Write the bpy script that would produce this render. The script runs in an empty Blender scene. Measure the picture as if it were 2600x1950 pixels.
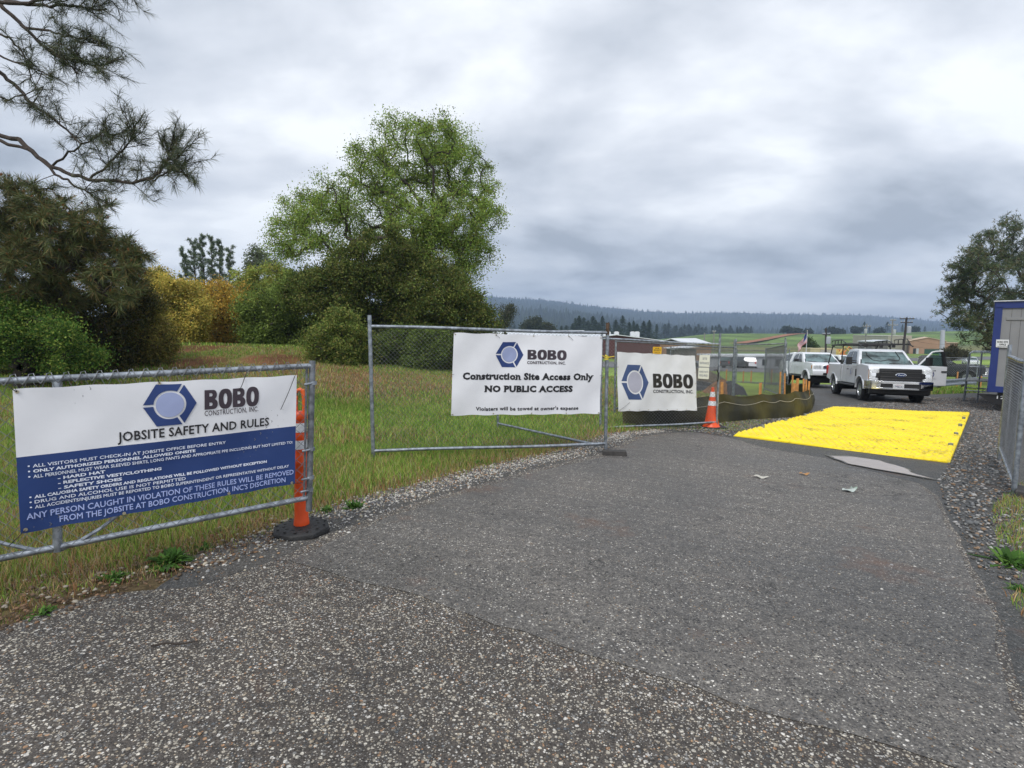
import bpy, bmesh, math, random
import numpy as np
from mathutils import Vector, Matrix, geometry
SC = bpy.context.scene
COL = SC.collection
R = math.radians
# ------------------------------------------------------------------ camera
FPX, W0, H0, YH = 1350.0, 2600, 1950, 835.0
CZ = 1.38
PITCH = math.atan((H0/2-YH)/FPX)
cam = bpy.data.cameras.new('camera'); camo = bpy.data.objects.new('camera', cam); COL.objects.link(camo)
camo.location = (0, 0, CZ); camo.rotation_euler = (R(90)-PITCH, 0, 0)
cam.sensor_width = 36; cam.lens = 36*FPX/W0; cam.clip_start = .05; cam.clip_end = 20000
SC.camera = camo
# ------------------------------------------------------------------ world
w = bpy.data.worlds.new("World"); SC.world = w; w.use_nodes = True
nt = w.node_tree; N = nt.nodes; L = nt.links; N.clear()
SUN_EL, SUN_ROT = R(52), R(205)
def nd(tree, t, **k):
    n = tree.nodes.new(t)
    for a, b in k.items():
        if a[0] == '_': n.inputs[int(a[1:])].default_value = b
        else: setattr(n, a, b)
    return n
sky = nd(nt, 'ShaderNodeTexSky', sky_type='NISHITA'); sky.sun_disc = False; sky.sun_elevation = SUN_EL; sky.sun_rotation = SUN_ROT
bg1 = nd(nt, 'ShaderNodeBackground'); bg1.inputs[1].default_value = .07; L.new(sky.outputs[0], bg1.inputs[0])
tc = nd(nt, 'ShaderNodeTexCoord'); sp = nd(nt, 'ShaderNodeSeparateXYZ'); L.new(tc.outputs['Generated'], sp.inputs[0])
def mth(op, a, b=None, tree=nt, clamp=False):
    n = tree.nodes.new('ShaderNodeMath'); n.operation = op; n.use_clamp = clamp
    for i, v in enumerate((a, b)):
        if v is None: continue
        if isinstance(v, (int, float)): n.inputs[i].default_value = v
        else: tree.links.new(v, n.inputs[i])
    return n.outputs[0]
zz = mth('ADD', mth('MAXIMUM', sp.outputs[2], 0.0), .27)
cb = nd(nt, 'ShaderNodeCombineXYZ'); L.new(mth('DIVIDE', sp.outputs[0], zz), cb.inputs[0]); L.new(mth('DIVIDE', sp.outputs[1], zz), cb.inputs[1])
n1 = nd(nt, 'ShaderNodeTexNoise'); n1.inputs['Scale'].default_value = 1.15; n1.inputs['Detail'].default_value = 7; n1.inputs['Roughness'].default_value = .52; n1.inputs['Distortion'].default_value = .25
mp = nd(nt, 'ShaderNodeMapping'); mp.inputs['Location'].default_value = (5.3, 2.6, 0); mp.inputs['Scale'].default_value = (.8, 1.0, 1)
L.new(cb.outputs[0], mp.inputs[0]); L.new(mp.outputs[0], n1.inputs['Vector'])
n2 = nd(nt, 'ShaderNodeTexNoise'); n2.inputs['Scale'].default_value = 2.6; n2.inputs['Detail'].default_value = 5; n2.inputs['Roughness'].default_value = .5
L.new(mp.outputs[0], n2.inputs['Vector'])
ns = mth('ADD', mth('MULTIPLY', n1.outputs[0], .78), mth('MULTIPLY', n2.outputs[0], .22))
rp = nd(nt, 'ShaderNodeValToRGB'); L.new(ns, rp.inputs[0])
els = rp.color_ramp.elements
els[0].position = .38; els[0].color = (.33, .36, .405, 1); els[1].position = .585; els[1].color = (.86, .885, .915, 1)
e = els.new(.44); e.color = (.49, .525, .58, 1); e = els.new(.51); e.color = (.64, .67, .72, 1)
bg2 = nd(nt, 'ShaderNodeBackground'); bg2.inputs[1].default_value = 1.0; L.new(rp.outputs[0], bg2.inputs[0])
mx = nd(nt, 'ShaderNodeMixShader'); mx.inputs[0].default_value = .93
L.new(bg1.outputs[0], mx.inputs[1]); L.new(bg2.outputs[0], mx.inputs[2])
wo = nd(nt, 'ShaderNodeOutputWorld'); L.new(mx.outputs[0], wo.inputs[0])
# ------------------------------------------------------------------ sun (overcast)
sl = bpy.data.lights.new('sun', 'SUN'); sl.energy = 1.4; sl.angle = R(18); sl.color = (1, .97, .92)
so = bpy.data.objects.new('sun', sl); COL.objects.link(so)
sd = Vector((math.sin(SUN_ROT)*math.cos(SUN_EL), math.cos(SUN_ROT)*math.cos(SUN_EL), math.sin(SUN_EL)))
so.rotation_euler = (-sd).to_track_quat('-Z', 'Y').to_euler(); so.location = (0, -5, 30)
SC.view_settings.view_transform = 'Standard'; SC.view_settings.look = 'None'; SC.view_settings.gamma = 1
SC.view_settings.exposure = 0.50; SC.view_settings.use_curve_mapping = False
SC.cycles.max_bounces = 5; SC.cycles.diffuse_bounces = 2; SC.cycles.transparent_max_bounces = 8; SC.cycles.volume_bounces = 0
# ------------------------------------------------------------------ pixel helpers
CP, SP_ = math.cos(PITCH), math.sin(PITCH)
def ray(px, py):
    a = (px-W0/2)/FPX; b = (H0/2-py)/FPX
    return Vector((a, CP+b*SP_, -SP_+b*CP))
def P(px, py, Y):
    d = ray(px, py); s = Y/d.y
    return Vector((d.x*s, Y, CZ+d.z*s))
def plane_pt(px, py, a, b, off=0):
    d = ray(px, py); t = Vector((b[0]-a[0], b[1]-a[1])).normalized(); n = Vector((t.y, -t.x))
    s = (n.x*a[0]+n.y*a[1]+off)/(n.x*d.x+n.y*d.y)
    return Vector((d.x*s, d.y*s, CZ+d.z*s))
def sm(t):
    t = np.clip(t, 0, 1); return t*t*(3-2*t)
CREST_PX = np.array([900, 1300, 1500, 1640, 1700, 1800, 1900, 2100, 2200, 2300, 2400, 2480, 2600, 3200])
CREST_PY = np.array([872, 872, 875, 866, 859, 848, 847, 848, 846, 843, 841, 839, 836, 836])
def gz(x, y):
    x = np.asarray(x, float); y = np.asarray(y, float)
    xc = 60*np.tanh(x/60)
    h = .045*np.minimum(y, 75)+.026*xc+.025*np.clip(y-75, 0, 165)
    h = h-.5*sm((y-9)/14)*sm((3-x)/6)
    h = h-.9*sm((y-12)/12)*sm((-2-x)/8)
    t = x/np.maximum(y, 1)
    cp = np.interp(1300+1350*t, CREST_PX, CREST_PY)
    hc = (cp-835)/1350*430-CZ
    f = sm((y-235)/195)
    h = h*(1-f)+hc*f
    h = h+32*sm((y-440)/200)
    return -h
def gzf(x, y): return float(gz(x, y))
def G(px, py):
    d = ray(px, py); lo = .5
    s = .5
    for i in range(4000):
        x, y, z = d.x*s, d.y*s, CZ+d.z*s
        if z < gzf(x, y): break
        lo = s; s *= 1.02
    for i in range(30):
        m = (lo+s)/2
        if CZ+d.z*m < gzf(d.x*m, d.y*m): s = m
        else: lo = m
    return Vector((d.x*s, d.y*s, gzf(d.x*s, d.y*s)))
def on(x, y, dz=0): return Vector((x, y, gzf(x, y)+dz))
# ------------------------------------------------------------------ materials
MATS = {}
def mat(name, col, rough=.6, metal=0, var=.12, vscale=6, bump=0, bscale=60, spec=.5, col2=None, coat=0, detail=4):
    if name in MATS: return MATS[name]
    m = bpy.data.materials.new(name); m.use_nodes = True; t = m.node_tree; b = t.nodes['Principled BSDF']
    b.inputs['Roughness'].default_value = rough; b.inputs['Metallic'].default_value = metal
    b.inputs['Specular IOR Level'].default_value = spec; b.inputs['Coat Weight'].default_value = coat
    co = nd(t, 'ShaderNodeTexCoord'); no = nd(t, 'ShaderNodeTexNoise'); no.inputs['Scale'].default_value = vscale; no.inputs['Detail'].default_value = detail
    t.links.new(co.outputs['Object'], no.inputs['Vector'])
    r = nd(t, 'ShaderNodeValToRGB'); t.links.new(no.outputs[0], r.inputs[0])
    c2 = col2 or tuple(min(1, c*(1+var)) for c in col)
    r.color_ramp.elements[0].position = .35; r.color_ramp.elements[0].color = (*[c*(1-var) for c in col], 1)
    r.color_ramp.elements[1].position = .65; r.color_ramp.elements[1].color = (*c2, 1)
    t.links.new(r.outputs[0], b.inputs['Base Color'])
    if bump:
        n2_ = nd(t, 'ShaderNodeTexNoise'); n2_.inputs['Scale'].default_value = bscale; n2_.inputs['Detail'].default_value = 5
        t.links.new(co.outputs['Object'], n2_.inputs['Vector'])
        bp = nd(t, 'ShaderNodeBump'); bp.inputs['Strength'].default_value = bump; bp.inputs['Distance'].default_value = .02
        t.links.new(n2_.outputs[0], bp.inputs['Height']); t.links.new(bp.outputs[0], b.inputs['Normal'])
    MATS[name] = m; return m
def leafmat(name, rough=.55, trans=.3, spec=.3):
    if name in MATS: return MATS[name]
    m = bpy.data.materials.new(name); m.use_nodes = True; t = m.node_tree; b = t.nodes['Principled BSDF']
    at = nd(t, 'ShaderNodeAttribute', attribute_name='Col'); t.links.new(at.outputs[0], b.inputs['Base Color'])
    b.inputs['Roughness'].default_value = rough; b.inputs['Specular IOR Level'].default_value = spec
    tr = nd(t, 'ShaderNodeBsdfTranslucent'); t.links.new(at.outputs[0], tr.inputs[0])
    mi = nd(t, 'ShaderNodeMixShader'); mi.inputs[0].default_value = trans
    t.links.new(b.outputs[0], mi.inputs[1]); t.links.new(tr.outputs[0], mi.inputs[2])
    t.links.new(mi.outputs[0], t.nodes['Material Output'].inputs[0])
    MATS[name] = m; return m
# ------------------------------------------------------------------ object helpers
def tag(o, label=None, cat=None, group=None, kind=None):
    if label: o['label'] = label
    if cat: o['category'] = cat
    if group: o['group'] = group
    if kind: o['kind'] = kind
    return o
def thing(name, label, cat, loc=(0, 0, 0), rz=0, group=None):
    o = bpy.data.objects.new(name, None); COL.objects.link(o); o.empty_display_size = .1
    o.location = loc; o.rotation_euler = (0, 0, rz)
    return tag(o, label, cat, group)
def link(name, me, parent=None, mats=()):
    o = bpy.data.objects.new(name, me); COL.objects.link(o)
    for m in mats: me.materials.append(m)
    if parent: o.parent = parent
    return o
def npmesh(name, V, quads=None, tris=None, mats=(), parent=None, col=None, mi=None, smooth=False, origin=None):
    V = np.asarray(V, np.float32).reshape(-1, 3)
    if origin is not None: V = V-np.asarray(origin, np.float32)
    me = bpy.data.meshes.new(name); me.vertices.add(len(V)); me.vertices.foreach_set('co', V.ravel())
    q = np.zeros((0, 4), np.int32) if quads is None else np.asarray(quads, np.int32).reshape(-1, 4)
    t = np.zeros((0, 3), np.int32) if tris is None else np.asarray(tris, np.int32).reshape(-1, 3)
    me.loops.add(q.size+t.size); me.loops.foreach_set('vertex_index', np.concatenate([q.ravel(), t.ravel()]))
    ls = np.concatenate([np.arange(len(q))*4, q.size+np.arange(len(t))*3]).astype(np.int32)
    me.polygons.add(len(q)+len(t)); me.polygons.foreach_set('loop_start', ls)
    me.update(calc_edges=True)
    if mi is not None: me.polygons.foreach_set('material_index', np.asarray(mi, np.int32))
    if smooth: me.polygons.foreach_set('use_smooth', np.ones(len(q)+len(t), bool))
    if col is not None:
        a = me.color_attributes.new('Col', 'FLOAT_COLOR', 'POINT')
        c = np.ones((len(V), 4), np.float32); c[:, :3] = col; a.data.foreach_set('color', c.ravel())
    o = link(name, me, parent, mats)
    if origin is not None and parent is None: o.location = origin
    return o
def tubes_np(p0, p1, r0, r1, k=4):
    p0 = np.asarray(p0, float).reshape(-1, 3); p1 = np.asarray(p1, float).reshape(-1, 3); n = len(p0)
    d = p1-p0; d /= np.linalg.norm(d, axis=1, keepdims=True)+1e-9
    ref = np.where(np.abs(d[:, 2:3]) > .9, np.array([[1., 0, 0]]), np.array([[0, 0, 1.]]))
    u = np.cross(d, ref); u /= np.linalg.norm(u, axis=1, keepdims=True)+1e-9; v = np.cross(d, u)
    a = np.arange(k)*2*math.pi/k; c = np.cos(a)[None, :, None]; s = np.sin(a)[None, :, None]
    r0 = np.broadcast_to(r0, n).reshape(n, 1, 1); r1 = np.broadcast_to(r1, n).reshape(n, 1, 1)
    ring = c*u[:, None]+s*v[:, None]
    V = np.concatenate([p0[:, None]+ring*r0, p1[:, None]+ring*r1], 1).reshape(-1, 3)
    i = np.arange(k); j = (i+1) % k
    q = np.stack([i, j, j+k, i+k], 1)[None]+(np.arange(n)*2*k)[:, None, None]
    return V, q.reshape(-1, 4)
class MB:
    def __init__(s): s.v = []; s.f = []; s.m = []
    def add(s, vs, fs, mi=0):
        o = len(s.v); s.v += [tuple(v) for v in vs]; s.f += [tuple(i+o for i in f) for f in fs]; s.m += [mi]*len(fs)
    def box(s, c, d, mi=0, M=None, top=(1, 1)):
        x, y, z = c; a, b, h = d[0]/2, d[1]/2, d[2]/2
        vs = [Vector((x+sx*a*(top[0] if sz > 0 else 1), y+sy*b*(top[1] if sz > 0 else 1), z+sz*h)) for sz in (-1, 1) for sx, sy in ((-1, -1), (1, -1), (1, 1), (-1, 1))]
        if M: vs = [M @ v for v in vs]
        s.add(vs, [(3, 2, 1, 0), (4, 5, 6, 7), (0, 1, 5, 4), (1, 2, 6, 5), (2, 3, 7, 6), (3, 0, 4, 7)], mi)
    def tube(s, p0, p1, r0, r1=None, n=12, mi=0, caps=True):
        r1 = r0 if r1 is None else r1; p0 = Vector(p0); p1 = Vector(p1); d = (p1-p0).normalized()
        u = d.cross(Vector((1, 0, 0)) if abs(d.z) > .9 else Vector((0, 0, 1))).normalized(); v = d.cross(u)
        vs = [p+(u*math.cos(i*2*math.pi/n)+v*math.sin(i*2*math.pi/n))*r for p, r in ((p0, r0), (p1, r1)) for i in range(n)]
        fs = [(i, (i+1) % n, n+(i+1) % n, n+i) for i in range(n)]
        if caps: fs += [tuple(range(n))[::-1], tuple(range(n, 2*n))]
        s.add(vs, fs, mi)
    def path(s, pts, r, n=8, mi=0):
        pts = [Vector(p) for p in pts]
        rings = []
        for i, p in enumerate(pts):
            d = (pts[min(i+1, len(pts)-1)]-pts[max(i-1, 0)]).normalized()
            u = d.cross(Vector((1, 0, 0)) if abs(d.z) > .95 else Vector((0, 0, 1))).normalized(); v = d.cross(u)
            rr = r[i] if isinstance(r, (list, tuple)) else r
            rings.append([p+(u*math.cos(k*2*math.pi/n)+v*math.sin(k*2*math.pi/n))*rr for k in range(n)])
        vs = [v for rg in rings for v in rg]; m = len(pts)
        fs = [(i*n+k, i*n+(k+1) % n, (i+1)*n+(k+1) % n, (i+1)*n+k) for i in range(m-1) for k in range(n)]
        fs += [tuple(range(n))[::-1], tuple(range((m-1)*n, m*n))]
        s.add(vs, fs, mi)
    def lathe(s, prof, c=(0, 0, 0), n=20, mi=0, ax=None, caps=True):
        c = Vector(c); vs = []
        for r, z in prof:
            for k in range(n):
                a = k*2*math.pi/n; p = Vector((r*math.cos(a), r*math.sin(a), z))
                if ax == 'y': p = Vector((p.x, p.z, p.y))
                vs.append(c+p)
        m = len(prof); fs = [(i*n+k, i*n+(k+1) % n, (i+1)*n+(k+1) % n, (i+1)*n+k) for i in range(m-1) for k in range(n)]
        if caps: fs += [tuple(range(n))[::-1], tuple(range((m-1)*n, m*n))]
        s.add(vs, fs, mi)
    def prism(s, pts, y0, y1, mi=0, wf=None):
        # pts in (x,z); extruded along y; wf(z) gives half width (then y0,y1 are signs)
        n = len(pts)
        a = [(x, (y0 if wf is None else y0*wf(z)), z) for x, z in pts]; b = [(x, (y1 if wf is None else y1*wf(z)), z) for x, z in pts]
        s.add(a+b, [tuple(range(n)), tuple(range(2*n-1, n-1, -1))]+[((i+1) % n, i, n+i, n+(i+1) % n) for i in range(n)], mi)
    def poly(s, pts, mi=0, th=0, nrm=None):
        if not th: s.add(pts, [tuple(range(len(pts)))], mi); return
        pts = [Vector(p) for p in pts]; nn = Vector(nrm).normalized() if nrm else (pts[1]-pts[0]).cross(pts[2]-pts[0]).normalized()
        n = len(pts); s.add(pts+[p+nn*th for p in pts], [tuple(range(n))[::-1], tuple(range(n, 2*n))]+[(i, (i+1) % n, n+(i+1) % n, n+i) for i in range(n)], mi)
    def build(s, name, mats, parent=None, smooth=False, bevel=0, seg=2, M=None, origin=None, fix=True):
        me = bpy.data.meshes.new(name)
        vs = s.v if M is None else [tuple(M @ Vector(v)) for v in s.v]
        if origin is not None: vs = [(v[0]-origin[0], v[1]-origin[1], v[2]-origin[2]) for v in vs]
        me.from_pydata(vs, [], s.f); me.polygons.foreach_set('material_index', s.m)
        if fix:
            bm = bmesh.new(); bm.from_mesh(me); bmesh.ops.recalc_face_normals(bm, faces=bm.faces); bm.to_mesh(me); bm.free()
        if not isinstance(mats, (list, tuple)): mats = [mats]
        o = link(name, me, parent, mats)
        if origin is not None and parent is None: o.location = origin
        if bevel:
            b = o.modifiers.new('bevel', 'BEVEL'); b.width = bevel; b.segments = seg; b.limit_method = 'ANGLE'; b.angle_limit = R(32); b.harden_normals = False
        if smooth or bevel:
            for p in me.polygons: p.use_smooth = True
            if not bevel: me.set_sharp_from_angle(angle=R(38))
            else: me.set_sharp_from_angle(angle=R(50))
        return o
rng = np.random.default_rng(7); random.seed(7)
def fbm(x, y, s=1.0, seed=0):
    r = np.random.default_rng(seed+100); o = 0; a = 1; t = 0
    for k in range(5):
        th = r.uniform(0, 6.28, 3); ph = r.uniform(0, 6.28, 3); f = s*2**k
        v = sum(np.sin(f*(x*np.cos(t_)+y*np.sin(t_))+p+1.3*np.sin(f*.7*(y*np.cos(t_)-x*np.sin(t_))+p*2)) for t_, p in zip(th, ph))/3
        o = o+a*v; t += a; a *= .55
    return o/t
# ------------------------------------------------------------------ ground material
def ground_mat():
    m = bpy.data.materials.new('grass_soil'); m.use_nodes = True; t = m.node_tree; b = t.nodes['Principled BSDF']; b.inputs['Roughness'].default_value = .9
    b.inputs['Specular IOR Level'].default_value = .15
    ge = nd(t, 'ShaderNodeNewGeometry')
    at = nd(t, 'ShaderNodeAttribute', attribute_name='Col')
    n = nd(t, 'ShaderNodeTexNoise'); n.inputs['Scale'].default_value = .9; n.inputs['Detail'].default_value = 9; n.inputs['Roughness'].default_value = .7
    t.links.new(ge.outputs['Position'], n.inputs['Vector'])
    n3 = nd(t, 'ShaderNodeTexNoise'); n3.inputs['Scale'].default_value = .035; n3.inputs['Detail'].default_value = 8; n3.inputs['Roughness'].default_value = .62
    t.links.new(ge.outputs['Position'], n3.inputs['Vector'])
    r = nd(t, 'ShaderNodeMapRange'); r.inputs[3].default_value = .55; r.inputs[4].default_value = 1.45
    r.inputs[1].default_value = .3; r.inputs[2].default_value = .7
    t.links.new(n.outputs[0], r.inputs[0])
    r3 = nd(t, 'ShaderNodeMapRange'); r3.inputs[3].default_value = .6; r3.inputs[4].default_value = 1.4; r3.inputs[1].default_value = .35; r3.inputs[2].default_value = .65
    t.links.new(n3.outputs[0], r3.inputs[0])
    n4 = nd(t, 'ShaderNodeTexNoise'); n4.inputs['Scale'].default_value = 28; n4.inputs['Detail'].default_value = 8; n4.inputs['Roughness'].default_value = .75; t.links.new(ge.outputs['Position'], n4.inputs['Vector']); r4 = nd(t, 'ShaderNodeMapRange'); r4.inputs[1].default_value = .35; r4.inputs[2].default_value = .65; r4.inputs[3].default_value = .45; r4.inputs[4].default_value = 1.55; t.links.new(n4.outputs[0], r4.inputs[0])
    v = nd(t, 'ShaderNodeVectorMath', operation='SCALE'); t.links.new(at.outputs[0], v.inputs[0]); t.links.new(mth('MULTIPLY', mth('MULTIPLY', r.outputs[0], r3.outputs[0], t), r4.outputs[0], t), v.inputs[3])
    t.links.new(v.outputs[0], b.inputs['Base Color'])
    bp = nd(t, 'ShaderNodeBump'); bp.inputs['Strength'].default_value = .6; bp.inputs['Distance'].default_value = .05
    t.links.new(n.outputs[0], bp.inputs['Height']); t.links.new(bp.outputs[0], b.inputs['Normal'])
    return m
EDGE_P = [tuple(G(*p_)[:2]) for p_ in [(-300, 1720), (0, 1600), (235, 1516), (470, 1450), (640, 1395), (780, 1335), (950, 1275), (1116, 1232), (1300, 1183), (1469, 1148), (1575, 1104), (1680, 1094)]]
RED_P = ((510, 882, 70, .10), (690, 912, 90, .07), (500, 918, 70, .07))
def build_ground():
    ys = [-8.]
    while ys[-1] < 1000: ys.append(ys[-1]+(.09 if 1 < ys[-1] < 9 else max(.4, .022*abs(ys[-1])+.2)))
    ys = np.array(ys); ts = np.concatenate([np.linspace(-1.7, -.42, 60), np.linspace(-.41, .22, 110), np.linspace(.24, 1.7, 70)])
    Y, T = np.meshgrid(ys, ts, indexing='ij'); X = T*(Y+16)
    Z = gz(X, Y)-.012
    # ripple on the far field for the look of a grazed hillside
    Z = Z+np.where(Y > 240, .6*fbm(X, Y, .03, 5), 0)
    n, k = Y.shape
    V = np.stack([X, Y, Z], -1).reshape(-1, 3)
    i = np.arange(n-1)[:, None]*k+np.arange(k-1)[None]
    q = np.stack([i, i+1, i+k+1, i+k], -1).reshape(-1, 4)
    nz = fbm(X, Y, .6, 1); n2_ = fbm(X, Y, .09, 2)
    soil = np.array([.075, .058, .034]); green = np.array([.20, .30, .055]); straw = np.array([.19, .15, .065]); red = np.array([.16, .075, .035])
    f = sm((nz+.6)/1.2)[..., None]
    near = soil*(1-.5*f)+green*.5*f
    far = green*(1-.25*f)+straw*.25*f
    d = sm((Y-8)/30)[..., None]; c = near*(1-d)+far*d
    fieldc = np.array([.125, .19, .048])*(1+.25*n2_[..., None]); fy = sm((Y-150)/90)[..., None]; c = c*(1-fy)+fieldc*fy
    brn = np.array([.17, .13, .06]); bw = (sm((Y-225)/20)*(1-sm((Y-270)/30))*.6)[..., None]; c = c*(1-bw)+brn*bw
    ey = np.array([p_[1] for p_ in EDGE_P]); exx = np.array([p_[0] for p_ in EDGE_P]); de = np.interp(Y, ey, exx)-X; we = (np.exp(-(np.maximum(de, 0)/.42)**2)*(Y < 11)*np.clip(.8+.5*fbm(X, Y, 4, 71), 0, 1))[..., None]; c = c*(1-we)+np.array([.105, .068, .042])*we
    # red dirt patches at the left and the rusty band on the field
    for px, py, sx, sy in RED_P:
        p = G(px, py); wgt = np.exp(-((X-p.x)/(sx/1350*p.y))**2-((Y-p.y)/(p.y*sy))**2)
        wgt = (sm(wgt*2.2-.4+.5*fbm(X, Y, 2.5, 9)))[..., None]; c = c*(1-wgt)+red*wgt
    p = G(1000, 948); wgt = (np.exp(-((X-p.x)/3.2)**2-((Y-p.y)/2.0)**2)*.7)[..., None]; c = c*(1-wgt)+np.array([.2, .12, .06])*wgt
    o = npmesh('ground', V, q, mats=[ground_mat()], col=c.reshape(-1, 3), smooth=True)
    tag(o, kind='structure')
build_ground()
# ------------------------------------------------------------------ sheets
def sheet(name, poly, dz, res, mat_, kind='structure', jitter=0, fine=None):
    pts = []
    n = len(poly)
    for i in range(n):
        a = Vector(poly[i][:2]); b = Vector(poly[(i+1) % n][:2]); k = max(1, int((b-a).length/(res*.5)))
        for j in range(k):
            p = a.lerp(b, j/k)
            if jitter:
                s = 9.; p = p+Vector((float(fbm(p.x*s, p.y*s, 1, 3)), float(fbm(p.x*s, p.y*s, 1, 4))))*jitter
            pts.append(p)
    nb = len(pts); xs = [p.x for p in pts]; ys = [p.y for p in pts]
    gx = np.arange(min(xs), max(xs), res); gy = np.arange(min(ys), max(ys), res)
    A, B = np.meshgrid(gx, gy); A = A.ravel()+.01; B = B.ravel()+.013
    ins = pip(A, B, [(p.x, p.y) for p in pts])
    allp = pts+[Vector((a, b)) for a, b in zip(A[ins], B[ins])]
    r = geometry.delaunay_2d_cdt(allp, [(i, (i+1) % nb) for i in range(nb)], [], 1, 1e-4)
    v2 = np.array([(v.x, v.y) for v in r[0]]); Z = gz(v2[:, 0], v2[:, 1])+dz
    tris = [f for f in r[2]]
    o = npmesh(name, np.column_stack([v2, Z]), None, tris, mats=[mat_], smooth=True)
    if kind: tag(o, kind=kind)
    return o
def pip(X, Y, poly):
    ins = np.zeros(len(X), bool); n = len(poly)
    for i in range(n):
        x0, y0 = poly[i][:2]; x1, y1 = poly[(i+1) % n][:2]
        if y0 == y1: continue
        c = ((y0 > Y) != (y1 > Y)) & (X < (x1-x0)*(Y-y0)/(y1-y0)+x0); ins ^= c
    return ins
def stone_mat(name, base, stones, scale, thr, fine, wet=.5, red=.0, soft=.06, cracks=False, mid=.5, sz0=.22):
    """asphalt or gravel: voronoi chips over a dark binder"""
    m = bpy.data.materials.new(name); m.use_nodes = True; t = m.node_tree; b = t.nodes['Principled BSDF']
    ge = nd(t, 'ShaderNodeNewGeometry'); pos = ge.outputs['Position']
    def noise(s, d=4, r=.5):
        n = nd(t, 'ShaderNodeTexNoise'); n.inputs['Scale'].default_value = s; n.inputs['Detail'].default_value = d; n.inputs['Roughness'].default_value = r
        t.links.new(pos, n.inputs['Vector']); return n
    def ramp(x, els_, interp='LINEAR'):
        r = nd(t, 'ShaderNodeValToRGB'); t.links.new(x, r.inputs[0]); cr = r.color_ramp; cr.interpolation = interp
        cr.elements[0].position = els_[0][0]; cr.elements[0].color = (*els_[0][1], 1); cr.elements[1].position = els_[-1][0]; cr.elements[1].color = (*els_[-1][1], 1)
        for p_, c_ in els_[1:-1]: e_ = cr.elements.new(p_); e_.color = (*c_, 1)
        return r.outputs[0]
    def mixc(f, a, c):
        n = nd(t, 'ShaderNodeMix', data_type='RGBA')
        if isinstance(f, (int, float)): n.inputs[0].default_value = f
        else: t.links.new(f, n.inputs[0])
        for i, v in ((6, a), (7, c)):
            if isinstance(v, tuple): n.inputs[i].default_value = (*v, 1)
            else: t.links.new(v, n.inputs[i])
        return n.outputs[2]
    nb = noise(fine, 3); big = noise(.5, 5, .6); med = noise(2.2, 5, .6)
    c = ramp(nb.outputs[0], [(.3, tuple(x*.55 for x in base)), (.6, tuple(x*1.5 for x in base))])
    hs = None
    for k, (sc_, th) in enumerate(((scale, thr), (scale*1.9, thr*.9))):
        vo = nd(t, 'ShaderNodeTexVoronoi'); vo.inputs['Scale'].default_value = sc_; vo.inputs['Randomness'].default_value = 1
        wv = nd(t, 'ShaderNodeVectorMath', operation='ADD'); sc2 = nd(t, 'ShaderNodeVectorMath', operation='SCALE'); sc2.inputs[3].default_value = .35/sc_
        nn = noise(sc_*1.4, 1); t.links.new(nn.outputs['Color'], sc2.inputs[0]); t.links.new(pos, wv.inputs[0]); t.links.new(sc2.outputs[0], wv.inputs[1])
        t.links.new(wv.outputs[0], vo.inputs['Vector'])
        se = nd(t, 'ShaderNodeSeparateColor'); t.links.new(vo.outputs['Color'], se.inputs[0])
        # presence: random per cell & large-scale density
        dens = mth('ADD', mth('MULTIPLY', mth('SUBTRACT', med.outputs[0], .5, t), .9, t), th, t)
        pres = mth('LESS_THAN', se.outputs[0], dens, t)
        size = mth('ADD', mth('MULTIPLY', se.outputs[1], .24, t), sz0, t)
        inside = mth('MULTIPLY', mth('SUBTRACT', size, vo.outputs['Distance'], t), 9.0, t, True)
        f = mth('MULTIPLY', pres, inside, t)
        sc_col = ramp(se.outputs[2], stones, 'CONSTANT')
        c = mixc(f, c, sc_col)
        hs = f if hs is None else mth('ADD', hs, mth('MULTIPLY', f, .5, t), t)
    # blotches
    grit = noise(26, 6, .8); gr_ = ramp(grit.outputs[0], [(.38, (.62, .62, .63)), (.62, (1.38, 1.37, 1.35))]); mu0 = nd(t, 'ShaderNodeMix', data_type='RGBA', blend_type='MULTIPLY'); mu0.inputs[0].default_value = 1; t.links.new(c, mu0.inputs[6]); t.links.new(gr_, mu0.inputs[7]); c = mu0.outputs[2]
    bl = ramp(big.outputs[0], [(.35, (.72, .72, .72)), (.65, (1.22, 1.2, 1.18))])
    mu = nd(t, 'ShaderNodeMix', data_type='RGBA', blend_type='MULTIPLY'); mu.inputs[0].default_value = 1; t.links.new(c, mu.inputs[6]); t.links.new(bl, mu.inputs[7]); c = mu.outputs[2]
    if red:
        n_ = noise(1.3, 6, .65); f = mth('MULTIPLY', mth('SUBTRACT', n_.outputs[0], .60, t), 8*red, t, True); f = mth('MINIMUM', f, .5, t)
        c = mixc(f, c, (.16, .075, .04))
    h = mth('ADD', mth('MULTIPLY', hs, .5, t), nb.outputs[0], t)
    if cracks:
        vo = nd(t, 'ShaderNodeTexVoronoi', feature='DISTANCE_TO_EDGE'); vo.inputs['Scale'].default_value = 1.1
        nn = noise(3, 5, .7); sc2 = nd(t, 'ShaderNodeVectorMath', operation='SCALE'); sc2.inputs[3].default_value = .9; wv = nd(t, 'ShaderNodeVectorMath', operation='ADD')
        t.links.new(nn.outputs['Color'], sc2.inputs[0]); t.links.new(pos, wv.inputs[0]); t.links.new(sc2.outputs[0], wv.inputs[1]); t.links.new(wv.outputs[0], vo.inputs['Vector'])
        f = mth('MULTIPLY', mth('SUBTRACT', .017, vo.outputs['Distance'], t), 80, t, True)
        gate = mth('MULTIPLY', mth('SUBTRACT', noise(.8, 3).outputs[0], .5, t), 8, t, True)
        f = mth('MULTIPLY', f, mth('MULTIPLY', gate, .8, t), t); c = mixc(f, c, (.012, .012, .013)); h = mth('SUBTRACT', h, f, t)
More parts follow.
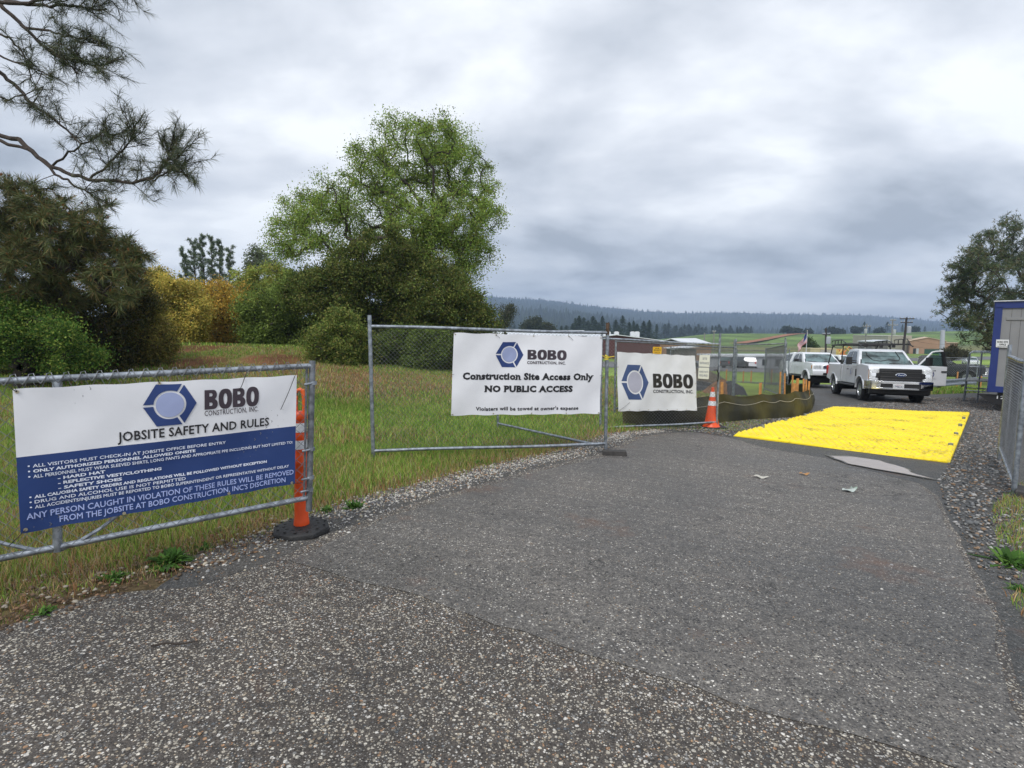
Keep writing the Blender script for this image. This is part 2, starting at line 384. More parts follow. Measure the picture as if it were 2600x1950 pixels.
    t.links.new(c, b.inputs['Base Color'])
    rr = nd(t, 'ShaderNodeMapRange'); t.links.new(big.outputs[0], rr.inputs[0]); rr.inputs[1].default_value = .35; rr.inputs[2].default_value = .65; rr.inputs[3].default_value = wet; rr.inputs[4].default_value = wet+.3
    t.links.new(rr.outputs[0], b.inputs['Roughness'])
    b.inputs['Specular IOR Level'].default_value = .35
    bp = nd(t, 'ShaderNodeBump'); bp.inputs['Strength'].default_value = .7; bp.inputs['Distance'].default_value = .012
    t.links.new(h, bp.inputs['Height']); t.links.new(bp.outputs[0], b.inputs['Normal'])
    return m
PALE = [(0, (.42, .39, .33)), (.25, (.58, .55, .48)), (.42, (.34, .29, .22)), (.56, (.24, .235, .225)), (.72, (.62, .60, .56)), (.85, (.36, .22, .13)), (.92, (.10, .11, .12))]
FINE = [(0, (.10, .10, .10)), (.25, (.26, .25, .23)), (.45, (.025, .025, .028)), (.66, (.40, .38, .33)), (.82, (.22, .15, .09)), (.88, (.66, .64, .60))]
GRAV = [(0, (.16, .165, .17)), (.25, (.075, .08, .085)), (.45, (.24, .235, .225)), (.62, (.12, .12, .12)), (.8, (.35, .34, .32)), (.93, (.22, .15, .10))]
m_road = stone_mat('chip_seal', (.068, .060, .053), PALE, 54, 1.0, 130, wet=.5, red=.5, sz0=.25)
m_patch = stone_mat('asphalt', (.106, .100, .093), FINE, 58, .80, 90, wet=.42, red=.5, cracks=True)
m_grav = stone_mat('gravel', (.06, .06, .058), GRAV, 60, .7, 100, wet=.5, red=.5)
m_verge = stone_mat('pale_gravel', (.07, .066, .06), GRAV, 50, .7, 90, wet=.6, red=.6)
EDGE = [(-300, 1720), (0, 1600), (235, 1516), (470, 1450), (640, 1395), (780, 1335), (950, 1275), (1116, 1232), (1300, 1183), (1469, 1148), (1575, 1104), (1680, 1094)]
EW = [G(*p) for p in EDGE]
# gravel yard and verge (lowest sheet)
yard = [(-1.9, 1.4)]+[(p.x-.02, p.y+.03) for p in EW[3:4]]+[(p.x-.05, p.y+.08) for p in EW[4:5]]+[(p.x-.10, p.y+.16) for p in EW[5:]]+[tuple(G(1600, 1088)[:2]), tuple(G(1850, 1062)[:2]), tuple(G(1990, 1030)[:2]), tuple(G(2030, 1000)[:2]), tuple(G(1990, 978)[:2]), (13, 31), (42, 31), (42, 8), (14, 1), (9, -1)]
sheet('gravel_yard', yard, .002, .45, m_grav, jitter=.03)
verge = [(p.x-.12, p.y+.2) for p in EW[3:]]+[(p.x+.22, p.y-.22) for p in reversed(EW[3:])]
sheet('gravel_verge', verge, .006, .2, m_verge, jitter=.05)
RE = [(2600, 1800), (2560, 1640), (2520, 1540), (2470, 1440), (2420, 1340), (2380, 1260), (2330, 1228), (2200, 1195), (2100, 1165), (1950, 1140), (1850, 1112), (1760, 1098)]
RW = [G(*p) for p in RE]
road = [(-5, -1)]+[(p.x, p.y) for p in EW[:3]]+[(p.x+.22, p.y-.22) for p in EW[3:]]+[(p.x, p.y) for p in reversed(RW)]+[(5, -1)]
sheet('road', road, .0075, .3, m_road, jitter=.03)
PB = [(745, 1425), (860, 1462), (1000, 1500), (1200, 1562), (1400, 1640), (1650, 1715), (1850, 1790), (2150, 1870), (2420, 1960), (2700, 2060)]
pb = [G(*p) for p in PB]
patch = [(p.x, p.y) for p in pb]+[(p.x-.05, p.y) for p in RW[:]]+[(p.x+.32, p.y-.30) for p in reversed(EW[5:])]
sheet('road_patch', patch, .0105, .3, m_patch, jitter=.06)
# puddle
m_pud = mat('muddy_water', (.40, .33, .27), rough=.08, var=.05, spec=.2)
pud = [G(*p) for p in ((2108, 1160), (2160, 1161), (2230, 1171), (2290, 1189), (2330, 1208), (2372, 1219), (2300, 1206), (2220, 1192), (2150, 1178))]
m_wet = mat('wet_asphalt', (.035, .032, .030), rough=.28, vscale=30, var=.5, bump=.5, bscale=60)
pc = Vector((sum(p.x for p in pud)/len(pud), sum(p.y for p in pud)/len(pud)))
sheet('wet_patch', [(pc.x+(p.x-pc.x)*1.07, pc.y+(p.y-pc.y)*1.16) for p in pud], .0125, .15, m_wet, jitter=.07)
o = sheet('puddle', [(p.x, p.y) for p in pud], .0145, .12, m_pud, jitter=.045)
# far lot and road
m_lot = mat('far_asphalt', (.13, .13, .135), rough=.8, vscale=.2, var=.2)
sheet('parking_lot', [(8, 62), (30, 52), (75, 52), (95, 84), (40, 96), (14, 90)], .02, 6, m_lot)
sheet('far_road', [(20, 128), (95, 120), (150, 150), (150, 165), (90, 140), (20, 150)], .05, 8, m_lot)
m_red = mat('red_dirt', (.30, .13, .06), rough=.95, vscale=.3, var=.25)
tr = [P(1895, 872, 300), P(1950, 868, 330), P(2030, 852, 400), P(2062, 849, 420), P(2050, 849, 420), P(2000, 853, 400), P(1920, 868, 330), P(1850, 874, 300)]
sheet('dirt_track', [(p.x, p.y) for p in tr], .7, 4, m_red)
# ------------------------------------------------------------------ plants
M_LEAF = leafmat('foliage', rough=.75, spec=.15); M_NEEDLE = leafmat('needles', trans=.12); M_GRASS = leafmat('grass_blades', trans=.35)
M_BARK = mat('bark', (.055, .045, .036), rough=.95, vscale=9, var=.35, bump=.6, bscale=30)
M_BARKP = mat('pine_bark', (.045, .034, .028), rough=.95, vscale=9, var=.35, bump=.6, bscale=30)
def rand_unit(n):
    v = rng.normal(size=(n, 3)); return v/np.linalg.norm(v, axis=1, keepdims=True)
def leaf_quads(C, size, cols, flat=.0, aspect=.55):
    n = len(C); a = rand_unit(n); nrm = rand_unit(n); nrm[:, 2] = np.abs(nrm[:, 2])+flat; b = np.cross(nrm, a); b /= np.linalg.norm(b, axis=1, keepdims=True)+1e-9
    s = (size*rng.uniform(.6, 1.35, n))[:, None]; a = a*s*.5; b = b*s*.5*aspect
    V = np.stack([C-a, C+b, C+a, C-b], 1).reshape(-1, 3)
    return V, np.arange(4*n).reshape(-1, 4), np.repeat(cols, 4, 0)
def pick_cols(n, pal, wts=None, var=.11):
    pal = np.array(pal); i = rng.choice(len(pal), n, p=wts); return pal[i]*rng.uniform(1-var, 1+var, (n, 1))
def skeleton(base, trunk_pts, attr, k=4, jit=.12):
    nodes = [np.array(base)]; par = [-1]
    for p in trunk_pts: nodes.append(np.array(p)); par.append(len(nodes)-2)
    top = nodes[-1]; order = np.argsort(np.linalg.norm(attr-top, axis=1)); tips = []
    for ai in order:
        a = attr[ai]; A = np.array(nodes); d = np.linalg.norm(A-a, axis=1)
        d = d+.35*np.maximum(0, A[:, 2]-a[2])+(np.arange(len(A)) < len(trunk_pts)//2)*1.5
        j = int(np.argmin(d)); p0 = nodes[j]; L_ = np.linalg.norm(a-p0)
        if L_ < .05: continue
        kk = max(1, min(k, int(L_/.35)+1)); prev = j
        for s in range(1, kk+1):
            f = s/kk; q = p0+(a-p0)*f
            if s < kk: q = q+rng.normal(size=3)*jit*L_*.5+np.array([0, 0, .12*L_*math.sin(f*3.14)])
            nodes.append(q); par.append(prev); prev = len(nodes)-1
        tips.append(prev)
    cnt = np.zeros(len(nodes)); cnt[tips] = 1
    for i in range(len(nodes)-1, 0, -1): cnt[par[i]] += cnt[i]
    return np.array(nodes), np.array(par), cnt, tips
def blob_pts(blobs, n, Y, shell=.55, dj=.6, zmin=None):
    """blobs: (px,py,rpx) in photo pixels, placed at depth Y"""
    k = 1350.; C = []; 
    ar = np.array([b[2]**2 for b in blobs], float); idx = rng.choice(len(blobs), n, p=ar/ar.sum())
    offs = rng.uniform(-dj, dj, len(blobs))
    cs = []
    for i, b in enumerate(blobs):
        r = b[2]*Y/k; p = P(b[0], b[1], Y+offs[i]*r*2); cs.append((p.x, p.y, p.z, r))
    cs = np.array(cs)[idx]
    u = rand_unit(n); rr = (shell+(1-shell)*rng.uniform(0, 1, n)**.6)
    return cs[:, :3]+u*(cs[:, 3]*rr)[:, None]
def tree(name, label, cat, blobs, Y, nattr, leaves, size, pal, clump=.35, trunk_px=None, group=None, rad=.02, needle=False, shell=.45, wts=None, bark=None, dj=.6, twigs=True, tip_r=.006, mats=None, lean=0, flat=0, trunk_frac=(.35, .6), jit=.12):
    at = blob_pts(blobs, nattr, Y, shell, dj)
    cx, cy = at[:, 0].mean(), at[:, 1].mean()
    if trunk_px is not None: cx = P(trunk_px, 900, Y).x; cy = Y
    g = gzf(cx, cy); at[:, 2] = np.maximum(at[:, 2], gz(at[:, 0], at[:, 1])+.12)
    zt = at[:, 2].max(); h = zt-g
    tp = [(cx+lean*f+rng.normal()*.06, cy, g+h*f) for f in np.linspace(.08, trunk_frac[0], 5)]
    nodes, par, cnt, tips = skeleton((cx, cy, g-.1), tp, at, jit=jit)
    root = thing(name, label, cat, (cx, cy, g), group=group); O = np.array((cx, cy, g))
    i = np.arange(1, len(nodes)); r = rad*np.sqrt(cnt)+tip_r
    V, q = tubes_np(nodes[par[i]], nodes[i], r[par[i]], r[i], 5)
    npmesh('trunk', V-O, q, mats=[bark or M_BARK], parent=root, smooth=True)
    # foliage clumps at the tips
    per = max(1, leaves//len(tips)); T = nodes[tips]; n = per*len(tips)
    cl = np.repeat(T, per, 0); tint = np.repeat(rng.uniform(.72, 1.28, (len(tips), 1)), per, 0)
    off = rng.normal(size=(n, 3))*clump*np.array([1, 1, .75])*np.repeat(rng.uniform(.6, 1.3, (len(tips), 1)), per, 0)*.6
    C = cl+off; C[:, 2] = np.maximum(C[:, 2], gz(C[:, 0], C[:, 1])+.03)
    cols = pick_cols(n, pal, wts)*tint
    if needle:
        # tufts: short bursts of needles
        d = rand_unit(n); d[:, 2] += .35; d /= np.linalg.norm(d, axis=1, keepdims=True)
        m = 5; CC = np.repeat(C, m, 0); D = np.repeat(d, m, 0)+rng.normal(size=(n*m, 3))*.45; D /= np.linalg.norm(D, axis=1, keepdims=True)
        ln = size*rng.uniform(.7, 1.2, (n*m, 1)); sd_ = np.cross(D, rand_unit(n*m)); sd_ /= np.linalg.norm(sd_, axis=1, keepdims=True); wd = size*.05
        V = np.stack([CC-sd_*wd, CC+sd_*wd, CC+D*ln], 1).reshape(-1, 3)
        npmesh('crown', V-O, None, np.arange(len(V)).reshape(-1, 3), mats=[M_NEEDLE], parent=root, col=np.repeat(np.repeat(cols, m, 0), 3, 0))
    else:
        V, q, c = leaf_quads(C, size, cols, flat)
        npmesh('crown', V-O, q, mats=[M_LEAF], parent=root, col=c)
    return root
K = 1.1754
def B(*a): return [(x*K, y*K, r*K) for x, y, r in a]
OAK = [(.24, .36, .07), (.19, .28, .055), (.31, .43, .09), (.14, .20, .045), (.27, .28, .07)]
DRK = [(.085, .13, .028), (.12, .155, .035), (.18, .20, .05), (.055, .085, .022), (.14, .13, .04)]
tree('oak_tree', 'tall spreading oak with bright spring leaves rising above the dark thicket', 'tree',
     B((850, 285, 40), (940, 300, 50), (1000, 330, 45), (800, 370, 60), (880, 350, 75), (960, 380, 75), (1025, 400, 55), (1055, 460, 38), (725, 440, 55), (655, 455, 50), (620, 500, 38), (700, 500, 60), (800, 470, 80), (900, 480, 80), (985, 480, 75), (1030, 540, 45), (640, 535, 38), (600, 535, 22), (960, 560, 70), (1010, 600, 45), (1020, 640, 30)),
     27, 800, 150000, .092, OAK, clump=.43, trunk_px=882*K, rad=.0095, shell=.35, dj=.9, tip_r=.008, trunk_frac=(.45, .6))
tree('live_oak', 'massive dark olive thicket of live oak below the tall oak', 'tree',
     B((830, 560, 62), (770, 590, 60), (880, 600, 70), (930, 640, 75), (720, 640, 62), (800, 660, 85), (690, 610, 40), (960, 700, 70), (880, 720, 80), (1010, 690, 55), (1050, 695, 28), (760, 720, 80), (840, 760, 60), (960, 760, 50), (660, 640, 38)),
     24.5, 680, 250000, .10, DRK, clump=.42, trunk_px=850*K, shell=.72, dj=.35, rad=.009)
tree('green_shrub', 'rounded yellow green shrub just left of the tall fence post', 'bush', B((740, 715, 45), (705, 745, 45), (770, 760, 45), (735, 770, 40)), 20.5, 140, 34000, .085,
     [(.15, .21, .045), (.21, .26, .06), (.09, .14, .035), (.26, .25, .07)], clump=.28, shell=.7)
tree('green_shrub', 'low dark shrub behind the chain link left of the white access banner', 'bush', B((870, 745, 45), (930, 740, 40), (835, 765, 35), (900, 775, 35)), 21.5, 120, 30000, .085,
     [(.13, .20, .04), (.18, .23, .055), (.08, .12, .03)], clump=.28, shell=.7)
tree('green_shrub', 'tall mid green thicket between the orange shrubs and the live oak', 'bush', B((600, 670, 50), (650, 690, 60), (575, 705, 45), (620, 730, 50), (680, 740, 50), (640, 635, 38), (560, 660, 36), (570, 735, 36), (610, 760, 30)), 26, 260, 72000, .10,
     [(.17, .24, .05), (.23, .30, .07), (.11, .16, .04)], clump=.36, shell=.7)
tree('yellow_green_shrub', 'pale yellow green shrub topping the thicket left of the oak', 'bush', B((530, 605, 26), (565, 600, 30), (600, 610, 35), (630, 615, 30), (560, 635, 38), (600, 640, 36), (525, 640, 26)), 30, 120, 20000, .11,
     [(.30, .36, .08), (.24, .31, .07), (.38, .36, .09)], clump=.34, shell=.5)
ORG = [(.60, .37, .07), (.50, .32, .06), (.70, .46, .10), (.34, .28, .06), (.50, .42, .10)]
tree('orange_shrub', 'rusty orange oak scrub in the middle of the far hedge', 'bush', B((480, 640, 32), (520, 660, 40), (450, 660, 40), (500, 695, 50), (440, 700, 45), (550, 695, 36), (470, 725, 36), (430, 725, 34), (520, 728, 34), (415, 640, 28)), 28, 300, 62000, .10, ORG, clump=.34, shell=.68)
tree('orange_shrub', 'golden brown scrub at the left end of the hedge beside the pines', 'bush', B((322, 612, 24), (345, 612, 28), (365, 625, 32), (400, 645, 36), (415, 680, 38), (400, 715, 36), (375, 690, 40)), 24, 190, 42000, .095, [(.52, .40, .09), (.42, .36, .08), (.60, .46, .11), (.26, .28, .06)], clump=.32, shell=.68)
tree('olive_shrub', 'dark olive brown shrub at the right end of the left thicket', 'bush', B((295, 660, 34), (315, 695, 38), (325, 735, 40), (280, 700, 45), (350, 752, 24), (290, 760, 38)), 17.5, 190, 52000, .07,
     [(.20, .19, .05), (.28, .24, .06), (.12, .13, .035), (.22, .16, .05)], clump=.26, shell=.68)
tree('green_shrub', 'fresh green shrub at the left edge behind the rules banner', 'bush', B((20, 690, 42), (60, 680, 34), (95, 705, 36), (130, 725, 30), (172, 752, 22), (205, 765, 13), (60, 750, 50), (-30, 690, 50), (120, 770, 34), (0, 740, 40), (160, 780, 26)), 13.5, 230, 62000, .06,
     [(.09, .19, .035), (.15, .26, .05), (.06, .12, .025), (.28, .34, .07)], clump=.30, shell=.5, dj=.9)
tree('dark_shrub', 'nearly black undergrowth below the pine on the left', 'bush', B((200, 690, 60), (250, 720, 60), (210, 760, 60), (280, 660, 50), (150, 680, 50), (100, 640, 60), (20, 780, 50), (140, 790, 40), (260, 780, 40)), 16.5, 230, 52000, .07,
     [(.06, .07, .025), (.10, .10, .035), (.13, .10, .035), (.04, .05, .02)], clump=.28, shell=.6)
# distant pines left of the oak
PIN = [(.11, .15, .08), (.14, .18, .09), (.08, .11, .06)]
def thin_pine(label, pxb, pxt, pyt, Y, wpx, pal, group, start=.35, nb=34, size=.4, per=26, pyb=830, multi=1):
    g = on(P(pxb, pyb, Y).x, Y); top = P(pxt, pyt, Y); root = thing('pine_tree', label, 'tree', g, group=group); O = np.array(g); A0 = []; A1 = []; R0 = []; R1 = []; tw = []
    w_ = wpx*Y/1350.
    for m_ in range(multi):
        t0 = np.array(g)+np.array([0, 0, -.2]); t1 = np.array(top)+rng.normal(size=3)*np.array([.3, .5, .2])*(m_ > 0)+np.array([(m_-(multi-1)/2)*w_*.6, 0, -abs(m_-(multi-1)/2)*.6])*(multi > 1); H_ = t1[2]-t0[2]
        pts = [t0+(t1-t0)*f+np.array([.12*math.sin(f*4+m_), .1*math.sin(f*5+m_*2), 0]) for f in np.linspace(0, 1, 10)]
        for i in range(9): A0.append(pts[i]); A1.append(pts[i+1]); R0.append(.012*H_*(1-i/9)+.02); R1.append(.012*H_*(1-(i+1)/9)+.02)
        for k in range(nb):
            f = start+(1-start)*((k+.5)/nb); i = min(8, int(f*9)); p = pts[i]+(pts[i+1]-pts[i])*(f*9-i); a = rng.uniform(0, 6.283); L_ = w_*(.55+.6*math.sin(min(1, (f-start)/(1-start)*1.25)*2.6))*rng.uniform(.5, 1.15)*(1.15-f)**.35
            d = np.array([math.cos(a), math.sin(a), rng.uniform(.35, .95)]); d /= np.linalg.norm(d); q = p+d*L_*.55; e = q+(d+np.array([0, 0, .45]))*L_*.45
            A0 += [p, q]; A1 += [q, e]; R0 += [.03, .02]; R1 += [.02, .012]
            for u in (.45, .75, 1.0):
                c = p+(e-p)*u; 
                for v in range(3): x = rng.normal(size=3)*.5+np.array([0, 0, .5]); tw.append((c+rng.normal(size=3)*L_*.09, x/np.linalg.norm(x)))
    V, q = tubes_np(A0, A1, np.array(R0), np.array(R1), 5); npmesh('trunk', V-O, q, mats=[M_BARKP], parent=root, smooth=True)
    needles(root, O, tw, per, size, size*.035, pal, back=.3)
tree('grey_tree', 'pale grey green tree peeking between the far pines and the oak', 'tree', B((560, 560, 26), (585, 575, 20), (545, 585, 18)), 60, 60, 5000, .22, [(.14, .17, .09), (.11, .13, .07)], clump=.5, shell=.3, rad=.02, tip_r=.015)
# pines at the right behind the trailer
PINR = [(.08, .11, .048), (.10, .14, .055), (.14, .13, .06), (.05, .07, .035)]
tree('pine_tree', 'broad dark pine whose lower left boughs spread beside the site office', 'tree',
     B((2060, 640, 28), (2050, 680, 24), (2100, 560, 30), (2080, 620, 30), (2120, 600, 40), (2085, 690, 28), (2130, 660, 40), (2110, 720, 26), (2130, 530, 34), (2150, 740, 34), (2060, 590, 20)), 36, 260, 7000, .27, PINR, clump=.32, trunk_px=2150*K, needle=True, rad=.010, tip_r=.012, shell=.35, dj=.9, bark=M_BARKP, group='pines beside the site office', trunk_frac=(.16, .2), jit=.05)
tree('pine_tree', 'tallest dark pine at the right edge above the site office', 'tree',
     B((2180, 500, 30), (2200, 540, 36), (2160, 560, 30), (2190, 600, 45), (2220, 640, 45), (2170, 660, 40), (2190, 480, 16), (2250, 580, 50), (2200, 700, 45)), 39, 260, 7800, .29, PINR, clump=.36, trunk_px=2188*K, needle=True, rad=.010, tip_r=.012, shell=.35, dj=.9, bark=M_BARKP, group='pines beside the site office', trunk_frac=(.16, .2), jit=.05)
# ------------------------------------------------------------------ the overhanging pine at the left (trunk out of frame)
def near_pine():
    base = on(-14.2, 10.2); root = thing('pine_tree', 'long needled pine whose bare boughs hang into the upper left corner', 'tree', base)
    O = np.array(base); segs = []; rad = []; twig = []
    def bough(pts, r0, r1, n_twig, tl=.5, spread=1.0, start=.25):
        pts = [np.array(P(x, y, Y)) if not isinstance(x, np.ndarray) else x for x, y, Y in pts]
        # smooth polyline
        q = []
        for i in range(len(pts)-1):
            for f in np.linspace(0, 1, 6)[:-1]: q.append(pts[i]*(1-f)+pts[i+1]*f+rng.normal(size=3)*.012)
        q.append(pts[-1]); q = np.array(q); m = len(q)
        for i in range(m-1):
            f = i/(m-1); segs.append((q[i], q[i+1])); rad.append((r0*(1-f)+r1*f, r0*(1-(i+1)/(m-1))+r1*(i+1)/(m-1)))
        for k in range(n_twig):
            f = start+(1-start)*rng.uniform()**.8; i = min(m-2, int(f*(m-1))); p = q[i]; d = q[i+1]-q[i]; d = d/np.linalg.norm(d)
            v = d*.7+rng.normal(size=3)*.75*spread; v[2] += .25; v /= np.linalg.norm(v); ln = tl*rng.uniform(.35, 1.1)
            a = p; 
            for s in range(3):
                b = a+v*ln/3+rng.normal(size=3)*.025; segs.append((a, b)); rad.append((.007-.0015*s, .0055-.0015*s)); a = b
                v = v+rng.normal(size=3)*.2+np.array([0, 0, .1]); v /= np.linalg.norm(v)
                if s == 1 or s == 2: twig.append((a, v))
                if rng.uniform() < .6:
                    w_ = v+rng.normal(size=3)*.8; w_ /= np.linalg.norm(w_); c = a+w_*ln*.3; segs.append((a, c)); rad.append((.004, .003)); twig.append((c, w_))
        twig.append((q[-1], (q[-1]-q[-2])/np.linalg.norm(q[-1]-q[-2])))
    def b2(pts, Y0, Y1, *a, **k):
        n = len(pts); bough([(x*K, y*K, Y0+(Y1-Y0)*i/(n-1)) for i, (x, y) in enumerate(pts)], *a, **k)
    trunkx = np.array(on(-14.2, 10.2))
    # main low bough
    b2([(-60, 270), (40, 305), (110, 360), (190, 388), (270, 395), (330, 382), (362, 350), (400, 335)], 9.6, 8.2, .042, .010, 34, tl=.55, start=.42)
    b2([(300, 392), (340, 385), (370, 370), (398, 372), (408, 385)], 8.5, 8.1, .014, .008, 14, tl=.35, start=.2)
    b2([(362, 352), (366, 320), (375, 295)], 8.3, 8.1, .014, .008, 12, tl=.35, start=.1)
    b2([(190, 388), (240, 350), (280, 310), (290, 270)], 9.0, 8.6, .02, .008, 30, tl=.5, start=.2)
    b2([(110, 360), (150, 330), (200, 300), (240, 290)], 9.4, 9.0, .02, .008, 22, tl=.45, start=.3)
    b2([(-60, 120), (10, 160), (60, 215), (120, 260), (175, 310)], 9.9, 9.0, .04, .012, 16, tl=.5, start=.5)
    b2([(-40, 290), (60, 320), (120, 375), (160, 400), (200, 420)], 9.0, 8.6, .03, .01, 10, tl=.5, start=.5)
    # upper boughs
    b2([(-40, -30), (40, 50), (90, 95), (130, 125), (170, 160)], 9.0, 8.6, .035, .01, 26, tl=.5, start=.35)
    b2([(60, 60), (120, 70), (170, 85), (235, 100)], 8.9, 8.5, .02, .008, 20, tl=.4, start=.4)
    b2([(100, 105), (140, 130), (200, 140), (245, 135)], 8.9, 8.5, .018, .008, 20, tl=.4, start=.4)
    b2([(-40, 10), (60, 5), (140, -10), (220, -25), (330, -10)], 8.8, 8.4, .03, .01, 30, tl=.45, start=.3)
    b2([(-30, 5), (80, 8), (150, 15), (230, 20)], 9.0, 8.6, .03, .01, 18, tl=.45, start=.3)
    b2([(-50, 90), (20, 130), (80, 150), (110, 165)], 9.2, 8.8, .02, .008, 10, tl=.4)
    b2([(-30, 60), (30, 90), (60, 130), (70, 180)], 9.2, 8.8, .02, .008, 10, tl=.4)
    b2([(-40, 200), (20, 215), (90, 190), (60, 240)], 9.4, 9.0, .012, .005, 8, tl=.4)
    # trunk, joined to the boughs out of frame
    tp = [trunkx+np.array([0, 0, z]) for z in (-.3, 1, 3, 5, 7, 8.5, 10)]
    for i in range(len(tp)-1): segs.append((tp[i], tp[i+1])); rad.append((.3-.03*i, .27-.03*i))
    for (x, y, Y, hz) in ((-60, 270, 9.6, 4.5), (-60, 120, 9.9, 5.6), (-40, 290, 9.0, 4.2), (-40, -30, 9.0, 6.6), (-40, 10, 8.8, 6.4), (-30, 5, 9.0, 6.5), (-50, 90, 9.2, 5.8), (-30, 60, 9.2, 6.0), (-40, 200, 9.4, 5.0)):
        p = np.array(P(x*K, y*K, Y)); q = trunkx+np.array([0, 0, hz]); segs.append((q, p)); rad.append((.07, .05))
    a = np.array([s[0] for s in segs]); b = np.array([s[1] for s in segs]); r = np.array(rad)
    V, q = tubes_np(a, b, r[:, 0], r[:, 1], 6); npmesh('trunk', V-O, q, mats=[M_BARKP], parent=root, smooth=True)
    needles(root, O, twig, 20, .18, .0022, [(.06, .085, .04), (.085, .11, .05), (.04, .06, .03), (.12, .11, .05)])
def needles(root, O, twig, m, ln, wd, pal, back=.18, name='crown'):
    Pn = np.array([t[0] for t in twig]); D = np.array([t[1] for t in twig]); n = len(Pn)
    p = np.repeat(Pn, m, 0)-np.repeat(D, m, 0)*rng.uniform(0, back, (n*m, 1)); d = np.repeat(D, m, 0)*.75+rng.normal(size=(n*m, 3))*.5; d /= np.linalg.norm(d, axis=1, keepdims=True)
    s = np.cross(d, rand_unit(n*m)); s /= np.linalg.norm(s, axis=1, keepdims=True); l = ln*rng.uniform(.6, 1.1, (n*m, 1))
    mid = p+d*l*.55; tip = p+d*l+np.array([0, 0, -.02])
    V = np.stack([p-s*wd*.7, p+s*wd*.7, mid+s*wd, mid-s*wd, tip], 1).reshape(-1, 3); i = np.arange(n*m)[:, None]*5
    c = pick_cols(n*m, pal, None, .2)*np.repeat(rng.uniform(.75, 1.25, (n, 1)), m, 0)
    npmesh(name, V-O, i+np.array([[0, 1, 2, 3]]), i+np.array([[3, 2, 4]]), mats=[M_NEEDLE], parent=root, col=np.repeat(c, 5, 0))
near_pine()
def cone_pine():
    """the big drooping pine with rusty cones below"""
    Y = 14.5; blobs = B((30, 440, 45), (100, 450, 45), (40, 500, 60), (110, 510, 60), (170, 530, 55), (200, 480, 30), (225, 430, 22), (230, 560, 50), (60, 580, 65), (150, 600, 60), (270, 545, 28), (295, 560, 18), (240, 610, 45), (-30, 520, 60), (285, 600, 26), (30, 640, 40))
    at = blob_pts(blobs, 420, Y, .5, .5); cx, cy = P(90*K, 700, Y).x, Y; g = gzf(cx, cy)
    nodes, par, cnt, tips = skeleton((cx, cy, g-.1), [(cx, cy, g+z) for z in (.6, 1.3, 2.0, 2.7, 3.3)], at, jit=.1)
    root = thing('pine_tree', 'drooping long needled pine dotted with rusty cones on the left', 'tree', (cx, cy, g)); O = np.array((cx, cy, g))
    i = np.arange(1, len(nodes)); r = .012*np.sqrt(cnt)+.005; V, q = tubes_np(nodes[par[i]], nodes[i], r[par[i]], r[i], 5)
    npmesh('trunk', V-O, q, mats=[M_BARKP], parent=root, smooth=True)
    tw = []
    for t in tips:
        d = nodes[t]-nodes[par[t]]; d = d/np.linalg.norm(d)
        for k in range(4): w_ = d+rng.normal(size=3)*.7; w_ /= np.linalg.norm(w_); tw.append((nodes[t]+w_*rng.uniform(.05, .3), w_))
    needles(root, O, tw, 36, .30, .0055, [(.11, .145, .05), (.15, .18, .065), (.08, .10, .04), (.22, .16, .06)], back=.3)
    # cones: small knobbly spikes in rust
    sel = [tw[k] for k in rng.choice(len(tw), 300, replace=False)]
    m = 12; p = np.repeat(np.array([s[0]+s[1]*.06 for s in sel]), m, 0); d = rand_unit(len(p)); s = np.cross(d, rand_unit(len(p))); s /= np.linalg.norm(s, axis=1, keepdims=True)
    V = np.stack([p-s*.014, p+s*.014, p+d*.05], 1).reshape(-1, 3); npmesh('cones', V-O, None, np.arange(len(V)).reshape(-1, 3), mats=[M_LEAF], parent=root, col=np.repeat(pick_cols(len(p), [(.26, .10, .035), (.32, .15, .05)]), 3, 0))
cone_pine()
for px, pxt, pt, wp, lb in ((478, 468, 634, 20, 'leftmost thin pine of the far clump'), (497, 492, 612, 22, 'second thin pine of the far clump'), (515, 516, 600, 22, 'third thin pine of the far clump, the tallest'), (532, 540, 603, 20, 'fourth thin pine of the far clump'), (548, 560, 612, 20, 'fifth thin pine of the far clump'), (566, 588, 632, 22, 'rightmost thin pine of the far clump')):
    thin_pine(lb+' rising behind the orange shrubs', px, pxt, pt, 62, wp, PIN, 'pines behind the orange hedge', start=.36, size=.32, per=20, nb=48)
